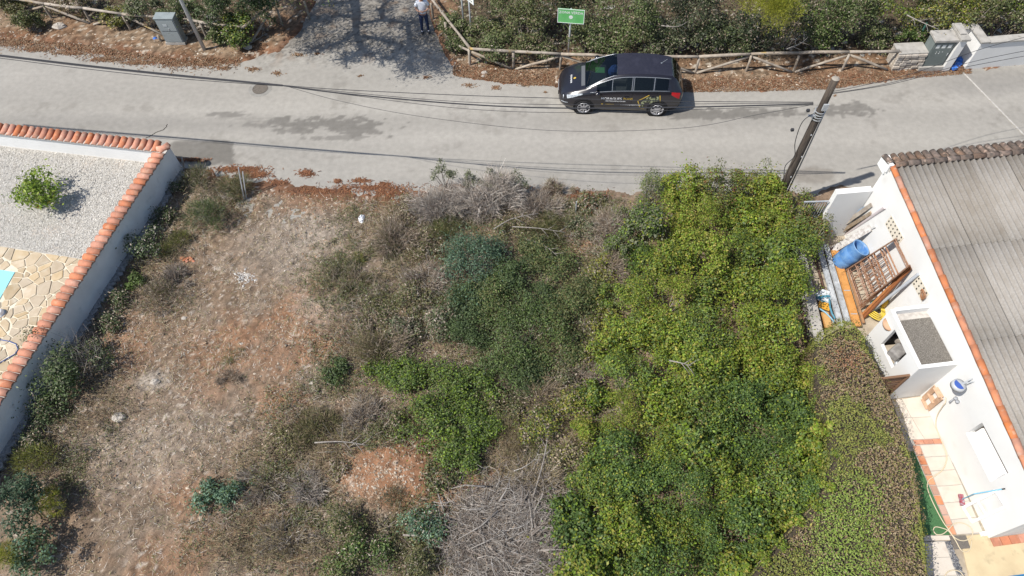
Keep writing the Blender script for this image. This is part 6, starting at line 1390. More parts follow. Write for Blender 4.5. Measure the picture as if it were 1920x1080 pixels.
t = thing('white_rubbish', 'crumpled white plastic sheet lying on stones near the road', 'rubbish', P(678, 409)); lump(P(678, 410, .08), (.10, .17, .10), rg, mat('white_plastic_sheet', (.78, .80, .84), .5), 'sheet', t, n=9, amp=.5)
t = thing('lime_patch', 'spilled patch of white lime on the bare ground', 'lime', P(460, 521)); us = rg.normal(460, 9, 130); vs = rg.normal(521, 6, 130)
o = pebbles('pebbles', us, vs, lot_z, .05, [(.52, .50, .47), (.44, .41, .38)], rg, 'white lime lumps spilled on the bare ground'); o.parent = t; o.location = np.array(o.location) - np.array(t.location); del o['category'], o['label']; o.name = 'lime_lumps'
t = thing('blue_litter', 'scrap of blue plastic litter on the verge left of the cabinet', 'litter', P(291, 73)); lump(P(291, 73, .06), (.12, .09, .08), rg, bpy.data.materials['blue_bag'], 'scrap', t, n=8, amp=.6)
t = thing('brick_shards', 'broken red brick shards on the ground beside the wall shrubs', 'bricks', P(348, 486))
for k in range(6): MB().box(P(342 + 4 * k, 484 + 3 * (k % 3), .05), (.13, .08, .06), rot=k * 1.1).build('shard', M_tile, t)
for lab, b0, tp, h_ in (('grey metal stake leaning at the near road edge beside the wall corner', (458, 375), (447, 314), 1.3), ('shorter grey stake tied beside the leaning metal stake', (462, 372), (455, 322), 1.0), ('grey stake standing right of the road edge tangle', (1079, 402), (1081, 378), .6), ('thin dark stake at the left end of the road edge tangle', (785, 368), (786, 350), .45)):
    t = thing('metal_stake', lab, 'stake', P(*b0), 'stakes along the near road edge'); MB().tube([P(*b0), P(*tp, h_)], .022, 7).build('stake', M_galv, t)
t = thing('dark_stake', 'dark stake leaning at the road edge beside the wall corner', 'stake', P(340, 318)); MB().tube([P(346, 320), P(341, 296, .55)], .03, 6).build('stake', M_wood, t)

# ------------------------------------------------------------------ the dense thicket
TG = 'crowns of the dense green thicket'
LBL = {'y': 'yellow green thicket crown', 'b': 'bright lime green thicket crown', 'd': 'dark green thicket crown', 'm': 'mid green thicket crown', 'o': 'brownish olive thicket crown', 'g': 'dull grey green thicket crown'}
PAL = {'y': YELLOW + BRIGHT[:2], 'b': BRIGHT + MIDGREEN[:2], 'd': [(.075, .13, .034), (.095, .155, .038), (.06, .105, .03), (.115, .175, .048)], 'm': MIDGREEN + BRIGHT[:2], 'o': OLIVE + RUST[:1] + YELLOW[1:2] + MIDGREEN[:1], 'g': GREYGREEN + MIDGREEN[:2]}
TH_ = [(1230, 348, 'g', .8, 1.7), (1292, 335, 'y', .85, 1.9), (1345, 335, 'o', .75, 1.9), (1400, 335, 'o', .8, 1.9), (1450, 345, 'y', .85, 1.8), (1500, 372, 'o', .75, 1.7), (1525, 415, 'o', .7, 1.6), (1545, 400, 'o', .45, 1.3),
       (1212, 405, 'g', .75, 1.6), (1268, 400, 'y', .85, 2.0), (1330, 395, 'y', .85, 2.1), (1395, 390, 'b', .85, 2.1), (1455, 405, 'y', .85, 2.0), (1500, 440, 'm', .8, 1.8),
       (1205, 470, 'd', .7, 1.5), (1262, 465, 'b', .85, 2.0), (1330, 460, 'y', .9, 2.1), (1395, 455, 'm', .85, 2.1), (1455, 470, 'b', .85, 2.0), (1495, 505, 'b', .8, 1.9),
       (1205, 540, 'b', .8, 1.7), (1270, 530, 'b', .9, 2.1), (1340, 525, 'm', .9, 2.1), (1405, 525, 'b', .9, 2.1), (1465, 540, 'b', .85, 2.0),
       (1190, 610, 'b', .8, 1.6), (1258, 600, 'b', .9, 2.0), (1330, 595, 'm', .9, 2.1), (1400, 600, 'b', .9, 2.1), (1470, 605, 'b', .85, 1.9),
       (1180, 685, 'b', .8, 1.6), (1250, 675, 'b', .9, 2.0), (1325, 670, 'b', .9, 2.1), (1400, 670, 'b', .9, 2.0), (1468, 675, 'b', .85, 1.9),
       (1170, 760, 'y', .75, 1.5), (1240, 750, 'b', .9, 1.9), (1315, 745, 'm', .9, 2.0), (1390, 745, 'd', .9, 2.1), (1465, 750, 'd', .85, 2.0), (1505, 770, 'd', .6, 1.7),
       (1165, 840, 'm', .75, 1.5), (1235, 825, 'd', .85, 1.9), (1310, 820, 'd', .9, 2.0), (1385, 820, 'd', .9, 2.1), (1460, 825, 'd', .85, 2.0), (1520, 840, 'm', .6, 1.7),
       (1140, 920, 'm', .8, 1.6), (1215, 905, 'd', .85, 1.8), (1290, 900, 'm', .9, 1.9), (1370, 900, 'd', .9, 2.0), (1450, 905, 'd', .85, 1.9), (1515, 915, 'd', .65, 1.6),
       (1105, 1000, 'm', .75, 1.5), (1180, 985, 'm', .85, 1.7), (1260, 980, 'b', .9, 1.8), (1340, 980, 'm', .9, 1.8), (1420, 985, 'd', .85, 1.8), (1490, 990, 'm', .75, 1.6),
       (1150, 545, 'm', .5, 1.1), (1140, 640, 'b', .5, 1.1), (1115, 735, 'm', .5, 1.0), (1100, 800, 'y', .5, 1.0), (1105, 880, 'm', .55, 1.2), (1065, 950, 'm', .5, 1.0), (1168, 450, 'g', .5, 1.1), (1170, 400, 'g', .5, 1.2), (1548, 700, 'm', .4, 1.6), (1556, 765, 'm', .4, 1.6), (1566, 830, 'd', .4, 1.6), (1572, 900, 'm', .42, 1.6), (1560, 960, 'm', .45, 1.6), (1525, 1020, 'm', .5, 1.6), (1470, 1050, 'b', .55, 1.6),
       (1095, 1075, 'm', .75, 1.5), (1170, 1065, 'm', .85, 1.6), (1250, 1060, 'd', .9, 1.7), (1330, 1065, 'm', .9, 1.7), (1400, 1075, 'm', .85, 1.6)]
TH_ = [(u_, v_, ('dmbd'[(i * 7) % 4] if v_ > 780 and c_ in 'dm' else 'bymb'[(i * 5) % 4] if c_ == 'b' and i % 3 == 0 else c_), r_, h_ * (.68 + .58 * ((i * 37) % 11) / 10)) for i, (u_, v_, c_, r_, h_) in enumerate(TH_)]
TH_ += [(1533, 690, 'y', .42, 2.15), (1545, 745, 'm', .42, 2.15), (1553, 800, 'y', .42, 2.15), (1560, 855, 'm', .42, 2.15), (1552, 905, 'y', .45, 2.15), (1530, 945, 'b', .45, 2.15), (1500, 980, 'y', .45, 2.15), (1468, 1012, 'b', .45, 2.1), (1436, 1048, 'y', .45, 2.1), (1400, 1085, 'b', .45, 2.1)]
def where(u_, v_):
    row = ['by the road', 'second row from the road', 'level with the blue barrel', 'level with the grey boards', 'level with the hedge top', 'level with the annex', 'level with the enamel lamp', 'level with the house window', 'level with the broom', 'at the picture bottom'][int(np.clip((v_ - 325) / 76, 0, 9))]
    return ('left edge' if u_ < 1215 else 'left middle' if u_ < 1290 else 'centre' if u_ < 1365 else 'right middle' if u_ < 1440 else 'right edge') + ', ' + row
LABS = [LBL[c_] + ', ' + where(u_, v_) for (u_, v_, c_, r_, h_) in TH_]
for lb in set(LABS):
    ids = sorted([i for i, l in enumerate(LABS) if l == lb], key=lambda i: TH_[i][0])
    if len(ids) > 1:
        for n_, i in enumerate(ids): LABS[i] = lb + (', farther from house' if n_ == 0 else ', nearer the house' if n_ == len(ids) - 1 else ', between two alike')
for i, (u_, v_, c_, r_, h_) in enumerate(TH_):
    c0 = P(u_, v_, h_ * .8)
    S('thicket_shrub', LABS[i], 'shrub', u_ + ((i * 53) % 17 - 8) * 1.6, v_ + ((i * 29) % 13 - 6) * 1.6, r_ * (.78 + .26 * ((i * 31) % 7) / 6), h_, 4600 if r_ > .5 else 2200, PAL[c_], .046 + .034 * ((i * 19) % 7) / 6, r_ * .95, .45 + .25 * ((i * 23) % 5) / 4, 18 if r_ > .5 else 12, TG, style='leaf', seed=500 + i, xy=(c0[0], c0[1]), pal2=(YELLOW if c_ in 'bm' else BRIGHT), p2=.20, twig=(i % 3 == 0), lobe=.335, up=.5, stray=.2)
for lab, u_, v_ in (('feathery sprig standing above the thicket in front of the pole', 1447, 300), ('thin sprig standing out of the thicket top over the asphalt', 1352, 305), ('thin sprig at the left top of the thicket', 1228, 315), ('sprig of pale leaves against the short white wall', 1556, 405)):
    c0 = P(u_, v_, 2.0); S('leafy_sprig', lab, D, u_, v_, .36, 2.2, 420, GREYGREEN + OLIVE, .07, .25, .4, 8, xy=(c0[0], c0[1]), lobe=.6, up=.1, group='sprigs on the thicket top')

# ------------------------------------------------------------------ clipped hedge beside the house
hd = thing('clipped_hedge', 'flat clipped hedge with brown dry patches beside the white house', 'hedge', (8.6, 5.5, 0))
hz = 1.78
hp_ = [P(a, b, hz)[:2] for a, b in [(1527, 640), (1545, 612), (1580, 592), (1612, 594), (1632, 630), (1650, 665), (1668, 705), (1690, 750), (1705, 800), (1720, 850), (1730, 900), (1737, 960), (1748, 1030), (1756, 1100), (1760, 1180), (1330, 1180), (1400, 1090), (1470, 1010), (1530, 945), (1562, 860), (1545, 780), (1528, 700)]]
hp_ = np.array(hp_); hc = hp_.mean(0)
def inpoly(x, y, p):
    c = np.zeros(len(x), bool); j = len(p) - 1
    for i in range(len(p)):
        k = ((p[i, 1] > y) != (p[j, 1] > y)) & (x < (p[j, 0] - p[i, 0]) * (y - p[i, 1]) / (p[j, 1] - p[i, 1] + 1e-9) + p[i, 0]); c ^= k; j = i
    return c
def edged(x, y, p):
    d = np.full(len(x), 9.0)
    for i in range(len(p)):
        a, b = p[i - 1], p[i]; ab = b - a; t = np.clip(((x - a[0]) * ab[0] + (y - a[1]) * ab[1]) / (ab @ ab), 0, 1); d = np.minimum(d, np.hypot(x - a[0] - t * ab[0], y - a[1] - t * ab[1]))
    return d
rg = np.random.default_rng(91); n = 62000
x = rg.uniform(hp_[:, 0].min(), hp_[:, 0].max(), n); y = rg.uniform(hp_[:, 1].min(), hp_[:, 1].max(), n); k = inpoly(x, y, hp_); x, y = x[k], y[k]; e = edged(x, y, hp_)
zt_ = hz - .30 * smooth(.32, 0, e) ** 2 + (fbm(x, y, .7, 92) - .5) * .34 + (fbm(x, y, .2, 93) - .5) * .22
z = zt_ - .10 * rg.random(len(x)) ** 2
# flanks
m_ = 26000; tt = rg.random(m_); L_ = np.concatenate([[0], np.cumsum(np.hypot(*(np.roll(hp_, -1, 0) - hp_).T))]); PP = np.concatenate([hp_, hp_[:1]]); xs = np.interp(tt * L_[-1], L_, PP[:, 0]); ys = np.interp(tt * L_[-1], L_, PP[:, 1]); o_ = unit(np.stack([xs - hc[0], ys - hc[1]], 1)); j_ = rg.normal(0, .05, m_); zs = rg.random(m_) * (hz - .1)
bul = .06 * np.sin(zs / hz * 3); P1 = np.stack([x, y, z], 1); P2 = np.stack([xs + o_[:, 0] * (j_ + bul - .04), ys + o_[:, 1] * (j_ + bul - .04), zs], 1)
c = np.concatenate([P1, P2]); nn = np.concatenate([unit(np.stack([0 * x - .3, 0 * x - .1, 1 + 0 * x], 1) + rg.normal(0, .38, (len(x), 3))), unit(np.concatenate([o_, .4 * np.ones((m_, 1))], 1) + rg.normal(0, .5, (m_, 3)))])
uu, vv = PX(c); nz = fbm(c[:, 0], c[:, 1], .8, 95); nz2 = fbm(c[:, 0], c[:, 1], .25, 96)
HG = [(.23, .24, .05), (.18, .21, .045), (.28, .27, .07), (.15, .18, .04)]; HB = [(.27, .20, .115), (.32, .245, .15), (.24, .155, .085), (.28, .21, .135), (.22, .19, .07)]; HL_ = [(.22, .30, .05), (.26, .34, .07), (.17, .25, .045)]
col = pick(HG, len(c), rg, .13); brown = smooth(.56, .64, nz + .25 * (nz2 - .5) + .20 * np.exp(-((uu - 1690) / 42.) ** 2) * (vv > 730) + .42 * np.exp(-((uu - 1608) / 46.) ** 2 - ((vv - 690) / 60.) ** 2) - .12 * smooth(700, 620, vv)); sel = rg.random(len(c)) < brown * .85; col[sel] = pick(HB, len(c), rg)[sel]
sel = (rg.random(len(c)) < .85 * smooth(95, 30, np.abs(uu - 1585)) * smooth(860, 940, vv)); col[sel] = pick(HL_, len(c), rg)[sel]
sel = (rg.random(len(c)) < .75 * np.exp(-((uu - 1590) / 26.) ** 2 - ((vv - 675) / 30.) ** 2)); col[sel] = pick([(.32, .16, .085), (.27, .15, .085)], len(c), rg)[sel]
fast('crown', leaf_quads(c, nn, .042 * (.6 + .8 * rg.random(len(c))), .6, rg), 4, M_leaf, hd, np.repeat(col, 4, 0))
cin = hc + (hp_ - hc) * .93; MB().prism([tuple(q) for q in cin], 0, hz - .22).build('twig_core', mat('hedge_twigs', (.075, .058, .04), .95, c2=(.03, .026, .016), scale=18, bump=.8), hd)

# ------------------------------------------------------------------ low scrub between the shrubs: a mass nobody could count
rg = np.random.default_rng(123); us, vs = [], []
for (cu, cv, ru, rv, n) in [(740, 460, 110, 90, 3600), (890, 385, 150, 45, 3800), (1060, 430, 110, 60, 2800), (1140, 470, 40, 110, 1600), (800, 560, 120, 70, 2600), (1000, 700, 130, 120, 3800), (1110, 620, 60, 120, 2200), (700, 660, 100, 60, 2600), (640, 800, 120, 60, 2800), (540, 900, 120, 100, 2600), (700, 1010, 140, 70, 2800), (990, 880, 90, 70, 2800), (1060, 800, 70, 130, 2400), (640, 540, 60, 60, 1200), (300, 500, 60, 90, 1100), (180, 760, 80, 60, 900), (120, 870, 70, 60, 900), (430, 380, 60, 40, 800), (480, 1020, 100, 50, 1300), (880, 600, 120, 80, 1800)]:
    us.append(rg.normal(cu, ru * .62, n * 2)); vs.append(rg.normal(cv, rv * .62, n * 2))
u, v = np.concatenate(us), np.concatenate(vs); p = ground_at(u, v); k = lot_in(p[:, 0] - .3, p[:, 1]) & (polydist(u, v, LOW_EDGE) > 16) & (blob(u, v, 720, 900, 85, 45) < .5) & (u < 1230) & (p[:, 1] > .8); u, v, p = u[k], v[k], p[k]
p[:, 2] = lot_z(p[:, 0], p[:, 1], u, v); tone = fbm(p[:, 0], p[:, 1], .9, 131); clump = fbm(p[:, 0], p[:, 1], .45, 132); k = clump > .37; p, tone, clump = p[k], tone[k], clump[k]; n = len(p)
hgt_ = (.06 + .42 * smooth(.42, .68, clump)) * (.4 + .8 * rg.random(n)); a = p + np.stack([rg.normal(0, .08, n), rg.normal(0, .08, n), hgt_ * .6 * rg.random(n)], 1)
d = unit(np.stack([rg.normal(0, 1, n), rg.normal(0, 1, n), .25 + .9 * rg.random(n)], 1)); b_ = a + d * (.08 + .20 * rg.random(n))[:, None]
col = pick(DRY + GREYDRY, n, rg, .2); sel = tone > .54; col[sel] = pick(STRAW + DRY[:1], n, rg)[sel]; sel = (tone < .47); col[sel] = pick(OLIVE + OLIVE + DRY, n, rg)[sel]
o = fast('dry_scrub', twig_quads(a, b_, .003 + .004 * rg.random(n), rg), 4, M_twig, None, np.repeat(col, 8, 0), 'stuff'); o['label'] = 'low dry twiggy scrub filling the gaps between shrubs'; o['category'] = 'scrub'
sel = rg.random(n) < (.12 + .8 * smooth(.54, .42, tone)); q = a[sel] + rg.normal(0, .05, (sel.sum(), 3)); q[:, 2] = np.abs(q[:, 2]) + .02; q = np.repeat(q, 2, 0) + rg.normal(0, .04, (2 * sel.sum(), 3)); m_ = len(q)
o = fast('green_undergrowth', leaf_quads(q, unit(np.array([-.2, -.2, 1.0]) + rg.normal(0, .5, (m_, 3))), .05 * (.5 + rg.random(m_)), .5, rg), 4, M_leaf, None, np.repeat(pick(OLIVE + GREYGREEN + MIDGREEN[:1], m_, rg), 4, 0), 'stuff'); o['label'] = 'small leafy undergrowth mixed with dry scrub'; o['category'] = 'undergrowth'

# ------------------------------------------------------------------ shrubs and trees beyond the fences
VG = 'shrubs behind the right roadside fence'
SHADEV = [(.05, .066, .034), (.065, .082, .042), (.04, .052, .028)]
VL = [(848, 30, .55, 1.3, VERGEG, 'narrow olive shrub at the bend of the right fence'), (862, 72, .45, .9, VERGEG, 'low shrub at the corner post of the right fence'), (905, 42, .8, 1.5, VERGEG + OLIVE[:1], 'olive shrub under the white sign shadow'), (938, 80, .75, 1.1, VERGEG, 'olive shrub behind the first straight fence bay'), (985, 52, .9, 1.4, VERGEG + OLIVE, 'dense olive shrub left of the green sign'), (1010, 92, .6, .9, VERGEG + DRY[:1], 'low dry olive shrub at the foot of the green sign'), (960, 12, .9, 1.8, VERGEG, 'taller olive shrub at the top edge left of the green sign'), (1030, 8, .9, 2.0, SHADEV + VERGEG[:1], 'dark shrub at the top edge above the green sign'), (1100, 70, .85, 1.3, VERGEG, 'olive green shrub right of the green sign'), (1090, 22, .9, 1.7, VERGEG + SHADEV[:1], 'green shrub beside the top of the green sign'), (1150, 88, .85, 1.2, VERGEG + MIDGREEN[:1], 'green shrub directly behind the car bonnet'), (1190, 55, .9, 1.6, VERGEG + MIDGREEN[:1], 'tall green shrub behind the middle of the car'), (1165, 15, .9, 2.0, MIDGREEN + VERGEG, 'green shrub at the top edge behind the car'), (1235, 95, .8, 1.15, GREYGREEN + MIDGREEN[:1], 'grey green leafy shrub behind the car roof'), (1285, 80, .85, 1.3, GREYGREEN + VERGEG[:1], 'silvery green shrub just right of the car'), (1240, 30, .95, 2.0, SHADEV, 'dark shrub in shade above the silvery green one'), (1305, 28, .9, 2.0, SHADEV + GREYGREEN[:1], 'dark twiggy shrub left of the yellow pine'), (1345, 72, .8, 1.5, SHADEV + VERGEG[:1], 'dark shrub behind a dry yellowish branch'), (1385, 85, .75, 1.1, SHADEV + VERGEG, 'dark shrub at the fence left of the pole top'), (1420, 70, .85, 1.6, SHADEV, 'shaded dark shrub under the yellow pine'), (1490, 60, .85, 1.6, SHADEV + VERGEG[:1], 'shaded shrub right under the yellow pine'), (1535, 30, .95, 2.0, VERGEG + MIDGREEN, 'broad green shrub right of the yellow pine'), (1545, 72, .75, 1.4, MIDGREEN + VERGEG, 'light green shrub overhanging the fence by the pole top'), (1600, 55, .9, 1.7, VERGEG + MIDGREEN[:1], 'green shrub with bare grey twigs above the fence'), (1605, 12, .95, 2.1, VERGEG + GREYGREEN[:1], 'grey green shrub at the top edge near the earth bank'), (1665, 12, .8, 2.0, BRIGHT + VERGEG, 'bright green shrub at the top edge by the earth bank'), (1645, 70, .5, .9, VERGEG + SHADEV[:1], 'small shrub at the end of the right fence'), (1740, 45, .8, 1.6, YELLOW + VERGEG, 'yellow leaved straggling shrub behind the meter cabinet'), (1720, 85, .40, .9, MIDGREEN, 'small green shrub beside the stone pier'), (1775, 15, .9, 2.0, YELLOW + BRIGHT[:1], 'yellow green shrub at the top edge behind the cabinet'), (1825, 28, .9, 1.7, VERGEG + OLIVE, 'olive shrub behind the white wall recess'), (1855, 8, .9, 2.0, BRIGHT[:2] + VERGEG, 'bright olive shrub at the top edge near the right corner'), (1895, 38, .9, 1.6, OLIVE + VERGEG, 'brownish olive shrub behind the white wall at the right edge'), (1930, 8, .9, 2.0, OLIVE + VERGEG, 'olive shrub in the upper right corner')]
for i, (u_, v_, r_, h_, p_, lab) in enumerate(VL):
    c0 = P(u_, v_, h_ * .7); S('roadside_shrub', lab, D, u_, v_, r_ * 1.15, h_ * (.75 if u_ < 920 else 1.25 if v_ > 60 else 1.75), 3800, p_, .075, r_, .55, 20, VG, seed=800 + i, xy=(c0[0], max(c0[1], 21.95 + r_ * .45)), lobe=.34, up=.35, pal2=DRY, p2=.10, twig=(i % 2 == 0))
c0 = P(1442, -2, 3.2); S('pine_tree', 'bright yellow green bushy pine at the top edge above dark shrubs', 'tree', 1438, 6, 1.25, 3.9, 14000, PINE, .09, .95, .17, 20, style='needle', seed=77, low=.62, twig=False, xy=(c0[0], c0[1]), lobe=.38)
VL2 = [(45, 40, .65, .8, OLIVE + VERGEG, 'low olive shrub in front of the left fence end'), (215, 22, .6, .9, YELLOW + OLIVE, 'yellowish olive shrub behind the left fence'), (268, 12, .85, 1.5, GREYGREEN + VERGEG, 'grey green shrub behind the left fence near the cabinet'), (335, 10, .85, 1.7, DARK + VERGEG, 'dark green shrub behind the grey cabinet'), (395, 8, .9, 1.9, DARK, 'dark shrub at the top edge behind the lamp post'), (435, 34, .7, 1.5, MIDGREEN + BRIGHT[3:], 'fresh green leafy shrub right of the lamp post'), (450, 68, .55, .8, MIDGREEN + BRIGHT[3:], 'fresh green shrub hanging over the fence corner'), (405, 66, .45, .6, VERGEG + MIDGREEN[:1], 'small green shrub at the foot of the lamp post'), (480, 8, .9, 1.9, DARK, 'dark shrub at the top edge left of the driveway'), (130, -6, .9, 1.2, OLIVE + DRY, 'dry olive shrub at the top edge by the left corner'), (15, 5, .7, 1.0, OLIVE, 'olive shrub in the upper left corner')]
for i, (u_, v_, r_, h_, p_, lab) in enumerate(VL2):
    c0 = P(u_, v_, h_ * .7); S('roadside_shrub', lab, D, u_, v_, r_, h_ * 1.15, 3200, p_, .08, r_ * .8, .55, 14, 'shrubs along the left roadside fence', seed=900 + i, xy=(c0[0], c0[1]), lobe=.36, up=.35, pal2=DRY, p2=.08)
for lab, pts in (('bare grey twigs reaching over the yellow shrub behind the cabinet', [(1700, 28), (1725, 40), (1760, 55)]), ('dead grey branch in the dark gap between shrubs above the fence', [(1475, 92), (1500, 82), (1515, 70)]), ('silvery dead twigs right behind the car among shrubs', [(1240, 48), (1270, 50), (1290, 40)]), ('bare cut branches lying on the left driveway verge', [(455, 88), (480, 75), (500, 62)])):
    z_ = 1.6 if 'cut' not in lab else .12; t = thing('bare_branch', lab, 'branch', P(*pts[1], z_ - .1), 'bare branches beyond the fence'); q = [P(a, b, z_) for a, b in pts]
    MB().tube(smoothpath(q, 4), np.linspace(.025, .008, 9), 6).build('branch', M_branch, t, True)
    for k in range(4):
        a_ = q[0] + (q[2] - q[0]) * (.2 + .2 * k); d = unit(q[2] - q[0]); sd = np.array([-d[1], d[0], .3]) * (1 if k % 2 else -1); MB().tube([a_, a_ + d * .15 + sd * .14, a_ + d * .28 + sd * .3], [.012, .008, .004], 5).build('side_twig', M_branch, t, True)
# undergrowth behind the fences
rg = np.random.default_rng(321); u = np.concatenate([rg.uniform(840, 1960, 13000), rg.uniform(-10, 500, 5000)]); v = rg.uniform(-60, 112, len(u)); p = ground_at(u, v); lim = np.interp(u, [0, 300, 500, 840, 880, 1680, 1700, 1960], [30, 60, 60, 60, 100, 108, 70, 40]); k = v < lim; p = p[k]; n = len(p); cl = fbm(p[:, 0], p[:, 1], .8, 322); k = cl > .36; p = p[k]; n = len(p)
p[:, 2] = .05 + .5 * rg.random(n) ** 1.5
o = fast('verge_undergrowth', leaf_quads(p, unit(np.array([-.2, -.3, 1.0]) + rg.normal(0, .5, (n, 3))), .08 * (.5 + rg.random(n)), .45, rg), 4, M_leaf, None, np.repeat(pick(VERGEG + OLIVE + DRY[:2], n, rg), 4, 0), 'stuff'); o['label'] = 'low leafy undergrowth behind the roadside fences'; o['category'] = 'undergrowth'

# tree north of the frame whose limbs hang over the driveway and shade it
pt_ = thing('shade_tree', 'sparse tree behind the frame top whose limbs shade the driveway', 'tree', (-10.2, 28.6, 0))
kx = 1 / math.tan(SUN_EL)
def SH(u, v, z): q = P(u, v); return np.array([q[0] - z * kx * math.cos(SUN_AZ), q[1] - z * kx * math.sin(SUN_AZ), z])
M_bark = mat('tree_bark', (.13, .10, .08), .95, c2=(.20, .165, .135), scale=12, bump=.5)
root = np.array([-10.2, 28.6, 0.0]); top = SH(662, -10, 5.0)
MB().tube(smoothpath([root, root + [.1, -.4, 2.0], root + [.3, -1.4, 3.8], top], 5), np.linspace(.26, .13, 16), 10).build('trunk', M_bark, pt_, True)
limbs = [[(662, -10, 5.0), (668, 25, 5.0), (668, 60, 5.0), (680, 92, 4.9), (700, 104, 4.8)], [(668, 45, 5.0), (720, 38, 5.0), (765, 42, 4.9), (800, 40, 4.8)], [(765, 42, 4.9), (768, 75, 4.8), (772, 110, 4.7), (765, 130, 4.7)], [(680, 68, 5.0), (720, 75, 4.9), (750, 85, 4.8), (790, 100, 4.7), (825, 118, 4.6)], [(668, 60, 5.0), (640, 78, 4.9), (610, 88, 4.8), (585, 92, 4.8)], [(668, 30, 5.0), (630, 30, 5.1), (590, 40, 5.0), (560, 55, 4.9)], [(662, 5, 5.0), (620, 5, 5.2), (560, 15, 5.1)], [(720, 38, 5.0), (715, 15, 5.2), (740, -5, 5.3)], [(680, 90, 4.9), (660, 105, 4.8), (650, 112, 4.7)], [(750, 85, 4.8), (740, 105, 4.7), (715, 108, 4.7)], [(590, 40, 5.0), (575, 20, 5.2), (540, 5, 5.3)]]
rg = np.random.default_rng(55); tw_a, tw_b = [], []; lc = []
for i, l in enumerate(limbs):
    q = smoothpath([SH(*w_) for w_ in l], 6); MB().tube(q, np.linspace(.20 if i == 0 else .11, .04, len(q)), 7).build('limb', M_bark, pt_, True)
    for p_ in q[3:]:
        for _ in range(9):
            d = unit(np.array([rg.normal(), rg.normal(), rg.normal(0, .4)])); L_ = .15 + .45 * rg.random(); tw_a.append(p_); tw_b.append(p_ + d * L_); lc.append(p_ + d * L_)
            if rg.random() < .6: d2 = unit(d + rg.normal(0, .6, 3)); tw_a.append(p_ + d * L_ * .6); tw_b.append(p_ + d * L_ * .6 + d2 * .3); lc.append(p_ + d * L_ * .6 + d2 * .3)
tw_a, tw_b, lc = np.array(tw_a), np.array(tw_b), np.array(lc)
fast('twigs', twig_quads(tw_a, tw_b, .019 + 0 * tw_a[:, 0], rg), 4, M_twig, pt_, np.repeat(pick([(.13, .10, .08)], len(tw_a), rg), 8, 0), 'stuff')
n = 8000; i = rg.integers(0, len(lc), n); c = lc[i] + rg.normal(0, .10, (n, 3))
ex = [SH(*q, 4.7) for q in [(830, 112), (815, 95), (800, 80), (840, 128), (770, 132), (785, 118), (610, 30), (585, 60), (560, 30), (640, 20), (600, 5), (620, 60), (800, 60), (820, 130), (560, 5), (530, 20), (545, 50), (580, 80), (790, 75), (815, 78), (825, 100), (605, 40), (570, 5), (745, 100), (800, 120), (590, 20), (640, 5), (795, 30), (782, 8), (808, 52), (790, 55), (800, 10), (775, 35), (835, 95)]]
c2 = np.concatenate([np.array(e_) + rg.normal(0, .30, (460, 3)) for e_ in ex]); c = np.concatenate([c, c2]); n = len(c)
fast('foliage', leaf_quads(c, unit(rg.normal(0, 1, (n, 3)) + [0, 0, .4]), .10 * (.6 + .8 * rg.random(n)), .35, rg), 4, M_leaf, pt_, np.repeat(pick(MIDGREEN + OLIVE, n, rg), 4, 0))

# ------------------------------------------------------------------ the person on the driveway
def skin(name, verts, edges, radii, mt, parent, sub=2, root=0):
    me = bpy.data.meshes.new(name); me.from_pydata([tuple(map(float, v_)) for v_ in verts], edges, []); me.update(); o = bpy.data.objects.new(name, me); COL.objects.link(o)
    m = o.modifiers.new('skin', 'SKIN'); m.use_smooth_shade = True; sv = me.skin_vertices[0].data if me.skin_vertices else None
    if sv is None: bpy.context.view_layer.objects.active = o; sv = me.skin_vertices[0].data
    for k, r_ in enumerate(radii): sv[k].radius = r_ if isinstance(r_, tuple) else (r_, r_)
    sv[root].use_root = True; s2_ = o.modifiers.new('sub', 'SUBSURF'); s2_.levels = sub; s2_.render_levels = sub
    bpy.context.view_layer.update(); m2 = bpy.data.meshes.new_from_object(o.evaluated_get(bpy.context.evaluated_depsgraph_get())); m2.name = name
    bpy.data.objects.remove(o); m2.polygons.foreach_set('use_smooth', [True] * len(m2.polygons)); m2.materials.clear(); m2.materials.append(mt)
    q = bpy.data.objects.new(name, m2); COL.objects.link(q); q.parent = parent; return q
fp = P(798, 60); pe = thing('person', 'person in white T-shirt and dark jeans standing with hands together at the driveway edge', 'person', (fp[0], fp[1], 0))
pe.rotation_euler = (0, 0, .10)
M_skin = mat('skin', (.42, .24, .17), .6); M_shirt = mat('white_shirt', (.72, .74, .80), .9, c2=(.66, .68, .74), scale=6); M_jean = mat('dark_denim', (.018, .03, .075), .85, c2=(.03, .045, .10), scale=14); M_shoe = mat('dark_shoe', (.03, .03, .035), .6); M_hair = mat('dark_hair', (.03, .02, .015), .7)
V = [(0, 0, .94), (0, .01, 1.12), (0, .01, 1.32), (0, 0, 1.44), (0, -.01, 1.50), (0, -.03, 1.58), (0, -.025, 1.66)]; E_ = [(0, 1), (1, 2), (2, 3), (3, 4), (4, 5), (5, 6)]; Rr = [(.145, .10), (.135, .095), (.15, .10), (.075, .07), .055, (.078, .095), (.07, .085)]
def chain(base, pts, rad):
    pr = base
    for p_, r_ in zip(pts, rad): V.append(p_); Rr.append(r_); E_.append((pr, len(V) - 1)); pr = len(V) - 1
    return pr
wr_ = {}
